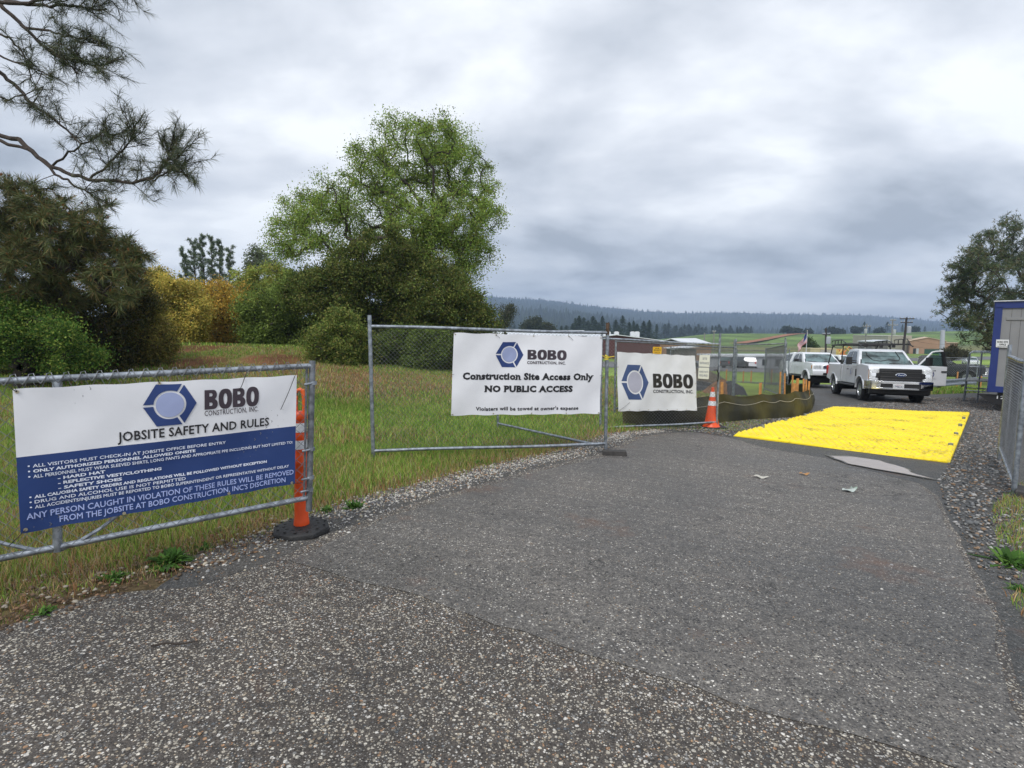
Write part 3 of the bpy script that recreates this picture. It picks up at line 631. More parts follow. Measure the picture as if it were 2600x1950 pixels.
# ------------------------------------------------------------------ grass
GR = np.array([(.20, .35, .05), (.28, .43, .07), (.13, .24, .04), (.42, .46, .12)])
def grass(name, X, Y, hgt, wid, straw):
    n = len(X); Z = gz(X, Y)-.012
    pat = fbm(X, Y, .9, 21); pat2 = fbm(X, Y, .28, 22); s = np.clip(straw+.28*pat+.35*pat2, 0, .9)
    c = GR[rng.integers(0, 4, n)]*rng.uniform(.7, 1.3, (n, 1))*(1+.30*fbm(X, Y, 2.6, 61)+.18*fbm(X, Y, .7, 62))[:, None]; isS = rng.uniform(size=n) < s
    st = np.array([(.55, .42, .19), (.44, .24, .11), (.42, .33, .24), (.40, .21, .12)])[rng.integers(0, 4, n)]; c = np.where(isS[:, None], st*rng.uniform(.7, 1.2, (n, 1)), c)
    h = hgt*rng.uniform(.45, 1.25, n)*(1+.4*fbm(X, Y, 1.7, 23)); h = np.maximum(h, hgt*.25)
    a = rng.uniform(0, 6.283, n); lean = rng.uniform(.1, .7, n)*h; b = rng.uniform(0, 6.283, n); wd = wid*rng.uniform(.6, 1.3, n)
    dx, dy = np.cos(a)*wd/2, np.sin(a)*wd/2; lx, ly = np.cos(b)*lean, np.sin(b)*lean
    p = np.stack([X, Y, Z], 1); s_ = np.stack([dx, dy, 0*dx], 1)
    m = p+np.stack([lx*.35, ly*.35, h*.6], 1); t = p+np.stack([lx, ly, h], 1)
    V = np.stack([p-s_, p+s_, m+s_*.8, m-s_*.8, t], 1).reshape(-1, 3); i = np.arange(n)[:, None]*5
    o = npmesh(name, V, i+np.array([[0, 1, 2, 3]]), i+np.array([[3, 2, 4]]), mats=[M_GRASS], col=np.repeat(c, 5, 0)); return o
def scatter(poly, dens):
    xs = [p[0] for p in poly]; ys = [p[1] for p in poly]; A = (max(xs)-min(xs))*(max(ys)-min(ys)); n = int(A*dens)
    X = rng.uniform(min(xs), max(xs), n); Y = rng.uniform(min(ys), max(ys), n); k = pip(X, Y, poly); return X[k], Y[k]
edge = [(p.x, p.y) for p in EW]
def left_of(x0, x1): pass
parts = []
gp = [(-9, -.5)]+[(-4.5, -.5)]+edge+[(4.2, 9.6), (4.6, 10.2), (6.3, 12.6), (7.5, 13.5), (7.8, 16), (9, 22), (8, 34), (-30, 34), (-30, 5)]
bands = ((0, 4.2, 6500, .085, .0042), (4.2, 7.5, 3600, .10, .0062), (7.5, 13, 1200, .11, .011), (13, 22, 420, .10, .02), (22, 34, 150, .12, .035))
Xs, Ys, Hs, Ws = [], [], [], []
for y0, y1, de, hh, ww in bands:
    bx = [(-1.25*y1-.8, y0), (1.0*y1, y0), (1.0*y1, y1), (-1.25*y1-.8, y1)]
    X, Y = scatter(bx, de); k = pip(X, Y, gp) & (X > -1.1*Y-.6); X, Y = X[k], Y[k]
    # thin towards the gravel edge
    ex = np.interp(Y, [p[1] for p in edge], [p[0] for p in edge]); ed = ex-X
    keep = (rng.uniform(size=len(X)) < np.clip((ed+.06)/.5, .22, 1)) | (Y > 10)
    keep &= (fbm(X, Y, 1.9, 31) > -.62) | (rng.uniform(size=len(X)) < .35)
    for px_, py_, sx_, sy_ in RED_P:
        q_ = G(px_, py_); wg = np.exp(-((X-q_.x)/(sx_/1350*q_.y))**2-((Y-q_.y)/(q_.y*sy_))**2); keep &= (wg+.25*fbm(X, Y, 2.5, 9) < .35) | (rng.uniform(size=len(X)) < .12)
    X, Y = X[keep], Y[keep]; edk = ed[keep]
    Xs.append(X); Ys.append(Y); Hs.append(hh*np.clip(.35+edk/1.2, .35, 1) if y0 < 9 else np.full(len(X), hh)); Ws.append(np.full(len(X), ww))
X = np.concatenate(Xs); Y = np.concatenate(Ys); hh = np.concatenate(Hs); ww = np.concatenate(Ws)
ex = np.interp(Y, [p[1] for p in edge], [p[0] for p in edge]); ed = ex-X
straw = .16+.50*np.exp(-((ed-.2)/.38)**2)*(Y < 10)+.22*(fbm(X, Y, 1.1, 88) > .22)+.38*np.exp(-((Y-17)/3)**2)*np.exp(-((X+2)/6)**2)+.18*(Y > 5)*(fbm(X, Y, .5, 77) > .1)
tag(grass('grass', X, Y, hh, ww, straw), 'green and straw coloured meadow grass left of the road', 'grass', kind='stuff')
# grass strips at the right
Q = [G(*p) for p in ((2520, 1290), (2600, 1220), (2760, 1400), (2760, 1640), (2600, 1580), (2545, 1500))]
X, Y = scatter([(p.x, p.y) for p in Q], 3200); k = rng.uniform(size=len(X)) < sm((fbm(X, Y, 2.2, 41)+.35)*1.6); X, Y = X[k], Y[k]
tag(grass('grass', X, Y, np.full(len(X), .07), np.full(len(X), .005), np.full(len(X), .5)), 'patchy weedy grass at the right road edge by the fence foot', 'grass', kind='stuff')
def strip(a, b, depth, dens, h, w_, lab, straw=.1):
    a = G(*a); b = G(*b); d = Vector((a.x, a.y)).normalized(); poly = [(a.x, a.y), (b.x, b.y), (b.x+d.x*depth, b.y+d.y*depth), (a.x+d.x*depth, a.y+d.y*depth)]
    X, Y = scatter(poly, dens); tag(grass('grass', X, Y, np.full(len(X), h), np.full(len(X), w_), np.full(len(X), straw)), lab, 'grass', kind='stuff')
strip((2330, 1003), (2500, 997), 6, 260, .22, .035, 'bright grass strip under the guard rail right of the pickup')
# ------------------------------------------------------------------ loose stones
def stones(name, X, Y, size, pal, label):
    n = len(X); ph = (1+5**.5)/2
    ico = np.array([(-1, ph, 0), (1, ph, 0), (-1, -ph, 0), (1, -ph, 0), (0, -1, ph), (0, 1, ph), (0, -1, -ph), (0, 1, -ph), (ph, 0, -1), (ph, 0, 1), (-ph, 0, -1), (-ph, 0, 1)])/1.9
    F = np.array([(0, 11, 5), (0, 5, 1), (0, 1, 7), (0, 7, 10), (0, 10, 11), (1, 5, 9), (5, 11, 4), (11, 10, 2), (10, 7, 6), (7, 1, 8), (3, 9, 4), (3, 4, 2), (3, 2, 6), (3, 6, 8), (3, 8, 9), (4, 9, 5), (2, 4, 11), (6, 2, 10), (8, 6, 7), (9, 8, 1)])
    s = size*rng.lognormal(0, .35, n); a = rng.uniform(0, 6.28, n); sx = s*rng.uniform(.7, 1.4, n); sy = s*rng.uniform(.6, 1.0, n); sz = s*rng.uniform(.4, .7, n)
    v = ico[None]*np.stack([sx, sy, sz], 1)[:, None]*rng.uniform(.8, 1.2, (n, 12, 1)); ca, sa = np.cos(a)[:, None], np.sin(a)[:, None]
    x = v[..., 0]*ca-v[..., 1]*sa; y = v[..., 0]*sa+v[..., 1]*ca
    V = np.stack([x+X[:, None], y+Y[:, None], v[..., 2]+(gz(X, Y)+.008+sz*.25)[:, None]], -1).reshape(-1, 3)
    f = (F[None]+(np.arange(n)*12)[:, None, None]).reshape(-1, 3)
    o = npmesh(name, V, None, f, mats=[leafmat('stone', rough=.7, trans=0)], col=np.repeat(pick_cols(n, pal), 12, 0), smooth=False)
    return tag(o, label, 'gravel', kind='stuff')
PAL = [(.42, .40, .36), (.56, .54, .50), (.20, .20, .20), (.40, .36, .28), (.28, .28, .28), (.12, .12, .13), (.34, .22, .13), (.5, .48, .44)]
vp = [(p.x-.2, p.y+.25) for p in EW[3:]]+[(p.x+.30, p.y-.30) for p in reversed(EW[3:])]
X, Y = scatter(vp, 2600); c_ = np.interp(Y, [p[1] for p in edge], [p[0] for p in edge])-X; k = rng.uniform(size=len(X)) < np.exp(-(c_/.26)**2)*np.clip((Y-2.6)/2.2,.25,1); 
stones('gravel', X[k], Y[k], .0075, PAL, 'pale loose pebbles along the left road edge')
PG = [(.14, .145, .15), (.07, .075, .08), (.22, .22, .21), (.35, .34, .33), (.10, .09, .08), (.25, .17, .11)]
gpz = [G(*p) for p in ((1650, 1092), (1860, 1070), (2050, 1050), (2090, 1040), (2300, 1010), (2560, 1010), (2570, 1180), (2600, 1250), (2600, 1500), (2480, 1440), (2400, 1280), (2380, 1225), (2475, 1060), (2120, 1035), (1850, 1110), (1760, 1096))]
X, Y = scatter([(p.x, p.y) for p in gpz], 700)
stones('gravel', X, Y, .011, PG, 'dark crushed stone around the yellow mat and truck')
so_ = [(p.x-.5, p.y+.3) for p in EW[:6]]+[(p.x+.08, p.y-.08) for p in reversed(EW[:6])]
X, Y = scatter(so_, 900)
stones('gravel', X, Y, .0085, [(.10, .07, .045), (.07, .05, .035), (.14, .09, .055), (.20, .12, .07), (.30, .27, .22)], 'brown soil crumbs and small stones along the lower left road edge')
X, Y = scatter([(-3.2, 1.3), (4, 1.3), (4.5, 3.6), (-1, 3.6)], 55); k = pip(X, Y, road)
stones('gravel', X[k], Y[k], .0055, PAL, 'scattered small chips lying on the road surface')
# weeds: broad leaved rosettes
def weed(px, py, r, n, label, pal=[(.07, .16, .03), (.12, .23, .045), (.05, .11, .025)]):
    p = G(px, py); root_v = []; V = []; F = []; cols = []
    for i in range(n*3):
        a = rng.uniform(0, 6.28); l = r*rng.uniform(.3, 1.0); el = rng.uniform(.15, 1.2); w_ = l*.075; d = np.array([math.cos(a)*math.cos(el), math.sin(a)*math.cos(el), math.sin(el)]); s = np.array([-math.sin(a), math.cos(a), 0])
        o0 = np.array([rng.normal()*r*.16, rng.normal()*r*.16, 0]); b = len(V)
        for f, ww_ in ((0, .2), (.35, 1), (.7, .9), (1, .05)):
            c = o0+d*l*f+np.array([0, 0, -.35*l*f*f]); V += [c-s*w_*ww_, c+s*w_*ww_]
        F += [(b, b+1, b+3, b+2), (b+2, b+3, b+5, b+4), (b+4, b+5, b+7, b+6)]; cols += [pick_cols(1, pal)[0]]*8
    V = np.array(V); V[:, 2] = np.maximum(V[:, 2], .004); o = npmesh('weed', V, F, mats=[M_LEAF], col=np.array(cols)); o.location = p; tag(o, label, 'weed', 'broad leaved weeds along the road edge')
for a in ((430, 1430, .17, 70, 'biggest dark leafy weed on the grass edge below the rules banner'), (900, 1290, .13, 46, 'leafy weed clump on the verge right of the orange delineator'), (830, 1300, .10, 34, 'small weed clump touching the delineator base on the right'),
          (520, 1395, .09, 30, 'small weed between the big weed and the delineator'), (290, 1470, .10, 30, 'small weed at the road edge left of the big weed'), (110, 1560, .09, 30, 'low weed on bare soil at the lower left'),
          (1290, 1155, .12, 30, 'weed in the meadow below the white access banner'), (2575, 1435, .22, 36, 'tall broad leaved weed at the right picture edge'), (2590, 1500, .10, 24, 'small weed below the tall one at the right edge'), (1215, 1180, .13, 30, 'weed clump at the grass edge below the middle of the fence panel')): weed(*a)
# fallen leaves and twig
def leaf_on_road(px, py, l, rz, col, label):
    p = G(px, py); mb = MB(); n = 8; top = [(l*(i/n-.5), .28*l*math.sin(math.pi*i/n)**.8, .012+.01*math.sin(i)) for i in range(n+1)]; bot = [(x, -y, z-.004) for x, y, z in top]
    for i in range(n): mb.add([top[i], top[i+1], bot[i+1], bot[i]], [(0, 1, 2, 3)])
    o = mb.build('dry_leaf', mat('leaf_'+label[:5], col, rough=.7, vscale=20), fix=False, smooth=True); o.location = p+Vector((0, 0, .018)); o.rotation_euler = (0, 0, rz); tag(o, label, 'leaf')
leaf_on_road(1932, 1216, .16, -.4, (.5, .48, .42), 'whitish fallen leaf left of the orange one on the road'); leaf_on_road(2042, 1208, .12, -.1, (.42, .22, .08), 'orange brown fallen leaf on the road below the mat')
leaf_on_road(2155, 1250, .16, .1, (.42, .47, .44), 'pale grey green fallen leaf, largest of the pair'); leaf_on_road(2168, 1245, .08, .1, (.33, .42, .36), 'tiny green fallen leaf beside the grey one')
p = G(445, 1648); mb = MB(); mb.path([(-.10, -.01, .01), (-.04, .004, .014), (.02, 0, .012), (.10, .02, .016)], [.005, .004, .004, .002], 6); o = mb.build('twig', M_BARKP, smooth=True); o.location = p+Vector((0, 0, .012)); tag(o, 'broken brown twig lying on the pebbled asphalt', 'twig')
# ------------------------------------------------------------------ fences
M_GALV = mat('galvanised_steel', (.30, .33, .37), rough=.42, metal=.75, vscale=18, var=.35, bump=.15, bscale=80)
M_GALVD = mat('weathered_galvanised_steel', (.20, .215, .235), rough=.5, metal=.7, vscale=18, var=.4)
M_WIRE = mat('mesh_wire', (.20, .21, .22), rough=.45, metal=.6, vscale=10, var=.25)
M_RUST = mat('rusty_steel', (.10, .065, .045), rough=.85, metal=.3, vscale=25, var=.45)
M_BLK = mat('black_plastic', (.015, .015, .016), rough=.5, var=.2)
M_RUB = mat('black_rubber', (.018, .018, .019), rough=.6, var=.3, vscale=30, bump=.3)
def zigzag(p0, t, up, Lx, z0, z1, c, wire, k=3, thick=.006, knuckle=0):
    """woven diamond mesh in the plane through p0 spanned by t (horizontal) and up"""
    p0 = np.array(p0); t = np.array(t); up = np.array(up); nrm = np.cross(t, up)
    ni = int(Lx/c)+1; nj = int((z1-z0)/c)
    i = np.arange(ni)[:, None]; j = np.arange(nj+1)[None]
    x = (i+((i+j) % 2))*c; x = np.clip(x, 0, Lx); z = z0+j*c+0*i
    if knuckle: z = np.where((j == nj), z1+knuckle*.6, z)
    y = np.where((i+j) % 2 == 0, thick, -thick)*1.0
    Pt = p0+x[..., None]*t+z[..., None]*up+y[..., None]*nrm
    a = Pt[:, :-1].reshape(-1, 3); b = Pt[:, 1:].reshape(-1, 3)
    ok = np.linalg.norm(a-b, axis=1) > c*.6
    return tubes_np(a[ok], b[ok], wire, wire, k)
def panel(name, label, a, b, ztop_a, ztop_b, rails, c=.036, wire=.0016, rpost=.024, rrail=.021, post_mats=None, group=None, mesh=True, extra=None, postL=True, postR=True, rail_mat=None, cat='fence'):
    """a, b: ground points of the two posts; ztop: world heights; rails: list of (za, zb) world heights"""
    a = Vector(a); b = Vector(b); root = thing(name, label, cat, a, group=group)
    h = Vector((b.x-a.x, b.y-a.y, 0)); Lx = h.length; t = h.normalized()
    pm = post_mats or (M_GALV, M_GALV)
    for ok, p, zt, m_ in ((postL, a, ztop_a, pm[0]), (postR, b, ztop_b, pm[1])):
        if not ok: continue
        mb = MB(); q = p-a; mb.tube((q.x, q.y, q.z-.03), (q.x, q.y, zt-a.z), rpost, n=14); mb.build('post', m_, root, smooth=True)
    for za, zb in rails:
        mb = MB(); p = [Vector((t.x*Lx*f, t.y*Lx*f, (za+(zb-za)*f)-a.z+.006*math.sin(f*7))) for f in np.linspace(0, 1, 9)]; mb.path(p, rrail, 12); mb.build('rail', rail_mat or M_GALV, root, smooth=True)
    if mesh:
        zt, zb_ = rails[0], rails[-1]
        # bilinear mesh: shear by moving along the line
        V, q = zigzag((0, 0, 0), (1, 0, 0), (0, 0, 1), Lx, 0, 1.0*(zt[0]-zb_[0]), c, wire)
        H_ = zt[0]-zb_[0]; u = V[:, 0]/Lx; v = V[:, 2]/H_
        z = (zb_[0]+(zb_[1]-zb_[0])*u)*(1-v)+(zt[0]+(zt[1]-zt[0])*u)*v-a.z
        sag = .008*np.sin(V[:, 0]*5+1)*np.sin(v*3.14)
        W = np.stack([t.x*V[:, 0]+t.y*(V[:, 1]+sag), t.y*V[:, 0]-t.x*(V[:, 1]+sag), z], 1)
        npmesh('chain_link_mesh', W, q, mats=[M_WIRE], parent=root, smooth=True)
        # wire ties round rails and posts
        for r_ in (rails[0], rails[-1]):
            for f in np.linspace(.06, .94, int(Lx/.45)+1):
                mb = MB(); z_ = r_[0]+(r_[1]-r_[0])*f-a.z; x_ = Lx*f; pts = []
                for k in range(9):
                    an = k/8*6.283*1.15; pts.append((t.x*(x_+.012*k/8)-t.y*math.cos(an)*(rrail+.003), t.y*(x_+.012*k/8)+t.x*math.cos(an)*(rrail+.003), z_+math.sin(an)*(rrail+.003)))
                mb.path(pts, .0022, 4); mb.build('wire_tie', M_WIRE, root)
    if extra: extra(root, a, t, Lx)
    return root
def block(label, p, d, rz, m_):
    mb = MB(); mb.box((0, 0, d[2]/2), d, top=(.96, .94)); o = mb.build('base_block', m_, bevel=.008); o.location = p; o.rotation_euler = (0, 0, rz); return tag(o, label, 'fence base', 'blocks weighing down fence feet')
M_BLKCONC = mat('wet_timber_block', (.045, .042, .040), rough=.8, vscale=14, var=.3, bump=.4)
# gate with the rules banner
GA, GB = (-2.66, 2.76), (-1.40, 3.70)
gtd = Vector((GB[0]-GA[0], GB[1]-GA[1])).normalized(); ga = Vector((GA[0]-gtd.x*1.0, GA[1]-gtd.y*1.0))
def zat(px, py, a=GA, b=GB): return plane_pt(px, py, a, b)
rt0, rt1 = zat(0, 968), zat(790, 929); rb0, rb1 = zat(0, 1418), zat(780, 1264)
def ext(p0, p1, X): f = (X-p0.x)/(p1.x-p0.x); return p0+(p1-p0)*f
gate_root = thing('metal_gate', 'chain link swing gate at the left carrying the blue and white rules banner', 'gate', (rb1.x, rb1.y, gzf(rb1.x, rb1.y)))
GO = gate_root.location.copy()
def gtube(name, p0, p1, r, m_=M_GALV, n=14):
    mb = MB(); mb.tube(Vector(p0)-GO, Vector(p1)-GO, r, n=n); return mb.build(name, m_, gate_root, smooth=True)
x0 = ga.x
gtube('rail', ext(rt0, rt1, x0), rt1, .0185); gtube('rail', ext(rb0, rb1, x0), rb1, .0185)
pt_, pb_ = zat(793, 916), zat(784, 1290); gtube('post', pb_+Vector((0, 0, -.02)), pt_, .0215, M_GALVD)
off = Vector((-gtd.x*.055, -gtd.y*.055, 0))
it, ib = zat(779, 930), zat(772, 1270); gtube('tension_bar', ib, it, .008, M_GALVD)
vt, vb = zat(146, 968), zat(146, 1400); gtube('brace', vb, vt, .022)
for sx in (-1, 1):
    mb = MB(); c = vb-GO; mb.path([c+Vector((sx*gtd.x*d_, sx*gtd.y*d_, z_)) for d_, z_ in ((.02, .01), (.10, .035), (.20, .09), (.3, .16), (.42, .235))], [.014, .012, .01, .009, .006], 8); mb.build('strap', M_GALV, gate_root, smooth=True)
for px, py in ((795, 972), (790, 1140), (788, 1212), (786, 1243)):
    mb = MB(); c = zat(px, py)-GO; cc = zat(px-20, py+4)-GO; mb.tube(c+Vector((0, 0, -.012)), c+Vector((0, 0, .012)), .0255, n=14); mb.tube(c+Vector((0, -.02, 0)), cc+Vector((0, -.02, 0)), .008); mb.build('clamp', M_GALV, gate_root, smooth=True)
# its mesh, sheared between the two rails
zt0, zt1 = ext(rt0, rt1, x0), rt1; zb0, zb1 = ext(rb0, rb1, x0), rb1; Lg = (Vector((zt1.x, zt1.y))-Vector((x0, zt0.y))).length; Hg = .93; c = .036
V, q = zigzag((0, 0, 0), (1, 0, 0), (0, 0, 1), Lg-.02, 0, Hg, c, .0015, k=4, thick=.006, knuckle=.03)
u = V[:, 0]/Lg; v = V[:, 2]/Hg; gt3 = np.array([gtd.x, gtd.y])
z = (zb0.z+(zb1.z-zb0.z)*u)*(1-v)+(zt0.z+(zt1.z-zt0.z)*u)*v
X = zt0.x+gtd.x*V[:, 0]+gtd.y*(V[:, 1]+.012*1); Y = zt0.y+gtd.y*V[:, 0]-gtd.x*(V[:, 1]+.026)
npmesh('chain_link_mesh', np.stack([X, Y, z], 1)-np.array(GO), q, mats=[M_WIRE], parent=gate_root, smooth=True)
# knuckles looping over the top rail
nk = int(Lg/(2*c)); mbk = MB()
for i in range(nk):
    f = (i+.5)*2*c/Lg; p = zt0+(zt1-zt0)*f-GO; n_ = Vector((gtd.y, -gtd.x, 0)); tt = Vector((gtd.x, gtd.y, 0))
    pts = [p-tt*c+n_*.022-Vector((0, 0, .022)), p-tt*c*.45+n_*.024+Vector((0, 0, .006)), p-tt*.008+n_*.018+Vector((0, 0, .030)), p+tt*.008+Vector((0, 0, .034)), p+tt*c*.5+n_*.022+Vector((0, 0, .005)), p+tt*c+n_*.022-Vector((0, 0, .022))]
    mbk.path(pts, .0024, 5)
mbk.build('wire_tie', M_WIRE, gate_root, smooth=True)
gp_ = on(pt_.x, pt_.y)
# ------------------------------------------------------------------ lettering
FC = {}
def text2d(s, off=0.0, spacing=1.0):
    k = (s, off, spacing)
    if k in FC: return FC[k]
    cu = bpy.data.curves.new('lettering', 'FONT'); cu.body = s; cu.offset = off; cu.space_character = spacing; cu.resolution_u = 2; cu.fill_mode = 'FRONT'
    ob = bpy.data.objects.new('lettering', cu); COL.objects.link(ob); bpy.context.view_layer.update()
    me = bpy.data.meshes.new_from_object(ob.evaluated_get(bpy.context.evaluated_depsgraph_get()))
    V = np.zeros(len(me.vertices)*3); me.vertices.foreach_get('co', V); V = V.reshape(-1, 3)[:, :2]; F = [tuple(p.vertices) for p in me.polygons]
    bpy.data.objects.remove(ob); bpy.data.curves.remove(cu); bpy.data.meshes.remove(me)
    FC[k] = (V, F); return FC[k]
class Art:
    """flat artwork in banner coordinates (u right, v down, both 0..1), mapped onto a surface"""
    def __init__(s, S): s.S = S; s.parts = {}
    def get(s, name, m_): return s.parts.setdefault((name, m_.name), (MB(), m_))
    def put(s, name, m_, pts, faces, off=.004):
        mb, _ = s.get(name, m_); mb.add([s.S(u, v, off) for u, v in pts], faces)
    def text(s, st, u0, u1, vb, cap, m_, bold=0.0, spacing=1.0, name='lettering', off=.004, serif=0, shear=0):
        if 'M' in st and bold > 0:
            b_ = bold*cap*.6*(1 if bold < .02 else .7); asp = (u1-u0)/max(1e-6, len(st)*cap)
            for k, (dx, dy) in enumerate(((-1, -1), (1, -1), (1, 1), (-1, 1))): s.text(st, u0+dx*b_*.6, u1+dx*b_*.6, vb+dy*b_, cap, m_, 0, spacing, name, off+.0002*k)
            return
        V, F = text2d(st, bold, spacing); ref, _ = text2d('H', bold); hcap = ref[:, 1].max()-ref[:, 1].min()
        x0_, x1_ = V[:, 0].min(), V[:, 0].max(); y0_ = ref[:, 1].min()
        U = u0+(V[:, 0]-x0_+shear*(V[:, 1]))/(x1_-x0_)*(u1-u0); W = vb-(V[:, 1]-y0_)/hcap*cap
        s.put(name, m_, list(zip(U, W)), F, off)
        if serif:
            # slab feet added under and over the stems
            sc = (u1-u0)/(x1_-x0_); th = cap*.11
            x = 0
            for i, ch in enumerate(st):
                if ch == ' ': continue
                a_ = text2d(st[:i+1], bold, spacing)[0]; xe = a_[:, 0].max(); g_ = text2d(ch, bold)[0]; gw = g_[:, 0].max()-g_[:, 0].min(); xs = xe-gw
                top = ch.isupper() or ch in 'lbdhkt'; xh = cap if top else cap*.74; feet = {'n': (0, 1), 'h': (0, 1), 'i': (.5,), 'l': (.5,), 'r': (.12,), 'N': (0.05,), 'P': (.1,), 'U': (), 'B': (), 'L': (.08,), 'I': (.5,), 'A': (0.06, .94), 'w': (), 'x': (.1, .9), 'p': (.1,), 'k': (.1, .9), 'm': (0, .5, 1)}.get(ch, ())
                heads = {'u': (.05, .95), 'w': (.05, .95), 'i': (.3,), 'l': (.3,), 'n': (.05,), 'r': (.05,), 'N': (.05, .95), 'U': (.08, .92), 'P': (.08,), 'B': (.08,), 'L': (.1,), 'I': (.5,), 'V': (.06, .94), 'y': (.06, .94), 'v': (.06, .94), 'x': (.1, .9), 'p': (.05,)}.get(ch, ())
                for fs_, vv, bw in ((feet, vb-th, .17), (heads, vb-xh, .17)):
                    for f in fs_:
                        cx = u0+(xs+gw*f-x0_)*sc; hw = hcap*.135*sc; s.put(name, m_, [(cx-hw, vv), (cx+hw, vv), (cx+hw, vv+th), (cx-hw, vv+th)], [(0, 1, 2, 3)], off+.0006)
    def bobo(s, u0, u1, v0, v1, m_):
        """four heavy letters"""
        w_ = u1-u0; lw = w_*.235; gap = (w_-4*lw)/3
        for k, ch in enumerate('BOBO'):
            a = u0+k*(lw+gap); O = []; I = []
            n = 28
            if ch == 'O':
                for i in range(n):
                    t = i*2*math.pi/n; ct, st_ = math.cos(t), math.sin(t); e = .8
                    O.append((.5+.52*abs(ct)**e*(1 if ct > 0 else -1), .5+.53*abs(st_)**e*(1 if st_ > 0 else -1))); I.append((.5+.15*ct, .5+.30*st_))
                rings = [(O, I)]
                pts = [(a+x*lw, v1-y*(v1-v0)) for x, y in O+I]; s.put('lettering', m_, pts, [(i, (i+1) % n, n+(i+1) % n, n+i) for i in range(n)])
            else:
                # B: left stem, then two lobes as half rings
                q = []
                def R_(x0, y0, x1, y1): s.put('lettering', m_, [(a+x*lw, v1-y*(v1-v0)) for x, y in ((x0, y0), (x1, y0), (x1, y1), (x0, y1))], [(0, 1, 2, 3)])
                R_(.0, 0, .36, 1)
                for (yb, yt, xr) in ((0, .53, 1.0), (.50, 1.0, .93)):
                    cy = (yb+yt)/2; hh = (yt-yb)/2; m2 = 14; O = [(.36, yb)]; I = [(.36, cy-.085)]
                    for i in range(m2+1):
                        t = -math.pi/2+math.pi*i/m2; O.append((.62+(xr-.62)*math.cos(t)**.8 if 0 < i < m2 else .62, cy+hh*math.sin(t))); I.append((.50+.10*math.cos(t), cy+.085*math.sin(t)))
                    O.append((.36, yt)); I.append((.36, cy+.085)); nn = len(O)
                    pts = [(a+x*lw, v1-y*(v1-v0)) for x, y in O+I]; s.put('lettering', m_, pts, [(i, i+1, nn+i+1, nn+i) for i in range(nn-1)])
    def logo(s, u0, u1, v0, v1, blue, ring, disc):
        cu, cv = (u0+u1)/2, (v0+v1)/2; ru, rv = (u1-u0)/2, (v1-v0)/2
        def hexr(t):
            t = t % (math.pi/3); return math.cos(math.pi/6)/math.cos(t-math.pi/6)
        hv = 1/math.cos(math.pi/6)
        for t0, t1, in ((R(60), R(180)), (R(180), R(300)), (R(-60), R(60))):
            n = 36; pts = []; g = .045
            for i in range(n+1):
                t = t0+(t1-t0)*i/n; r = hexr(t)
                for rad_ in (.60, r):
                    dd = g/rad_; tt = min(max(t, t0+dd), t1-dd); rr = hexr(tt) if rad_ == r else .60
                    pts.append((cu+ru*rr*math.cos(tt), cv-rv*hv*rr*math.sin(tt)*(1 if rad_ == r else 1)))
            s.put('emblem', blue, pts, [(2*i, 2*i+1, 2*i+3, 2*i+2) for i in range(n)])
        n = 40; pts = [(cu, cv)]+[(cu+ru*.52*math.cos(i*6.2832/n), cv-rv*hv*.52*math.sin(i*6.2832/n)) for i in range(n)]
        s.put('emblem', disc, pts, [(0, i+1, (i+1) % n+1) for i in range(n)])
    def finish(s, parent, O):
        for (name, _), (mb, m_) in s.parts.items():
            mb.build(name, m_, parent, origin=O, fix=False)
M_VINYL = mat('white_vinyl', (.76, .77, .81), rough=.42, vscale=2.2, var=.05, bump=.5, bscale=2.2)
M_VINYL3 = mat('white_vinyl_aged', (.72, .73, .74), rough=.5, vscale=3, var=.06, bump=.6, bscale=2.6)
M_NAVY = mat('navy_print', (.016, .045, .17), rough=.4, vscale=3, var=.1, bump=.1, bscale=4)
M_LOGOB = mat('blue_print', (.016, .043, .17), rough=.4, var=.08); M_LOGOB3 = mat('faded_blue_print', (.05, .085, .2), rough=.45, var=.1)
M_DISC = mat('pale_blue_print', (.30, .35, .56), rough=.45, var=.06); M_DISC3 = mat('grey_print', (.42, .42, .5), rough=.45, var=.05)
M_INK = mat('black_print', (.012, .012, .016), rough=.45, var=.1); M_INKB = mat('charcoal_print', (.045, .032, .045), rough=.45, var=.1); M_WHT = mat('white_print', (.75, .80, .92), rough=.45, var=.03); M_LBL = mat('light_blue_print', (.38, .46, .78), rough=.45, var=.04)
M_BRASS = mat('brass', (.55, .50, .38), rough=.35, metal=.8, var=.1)
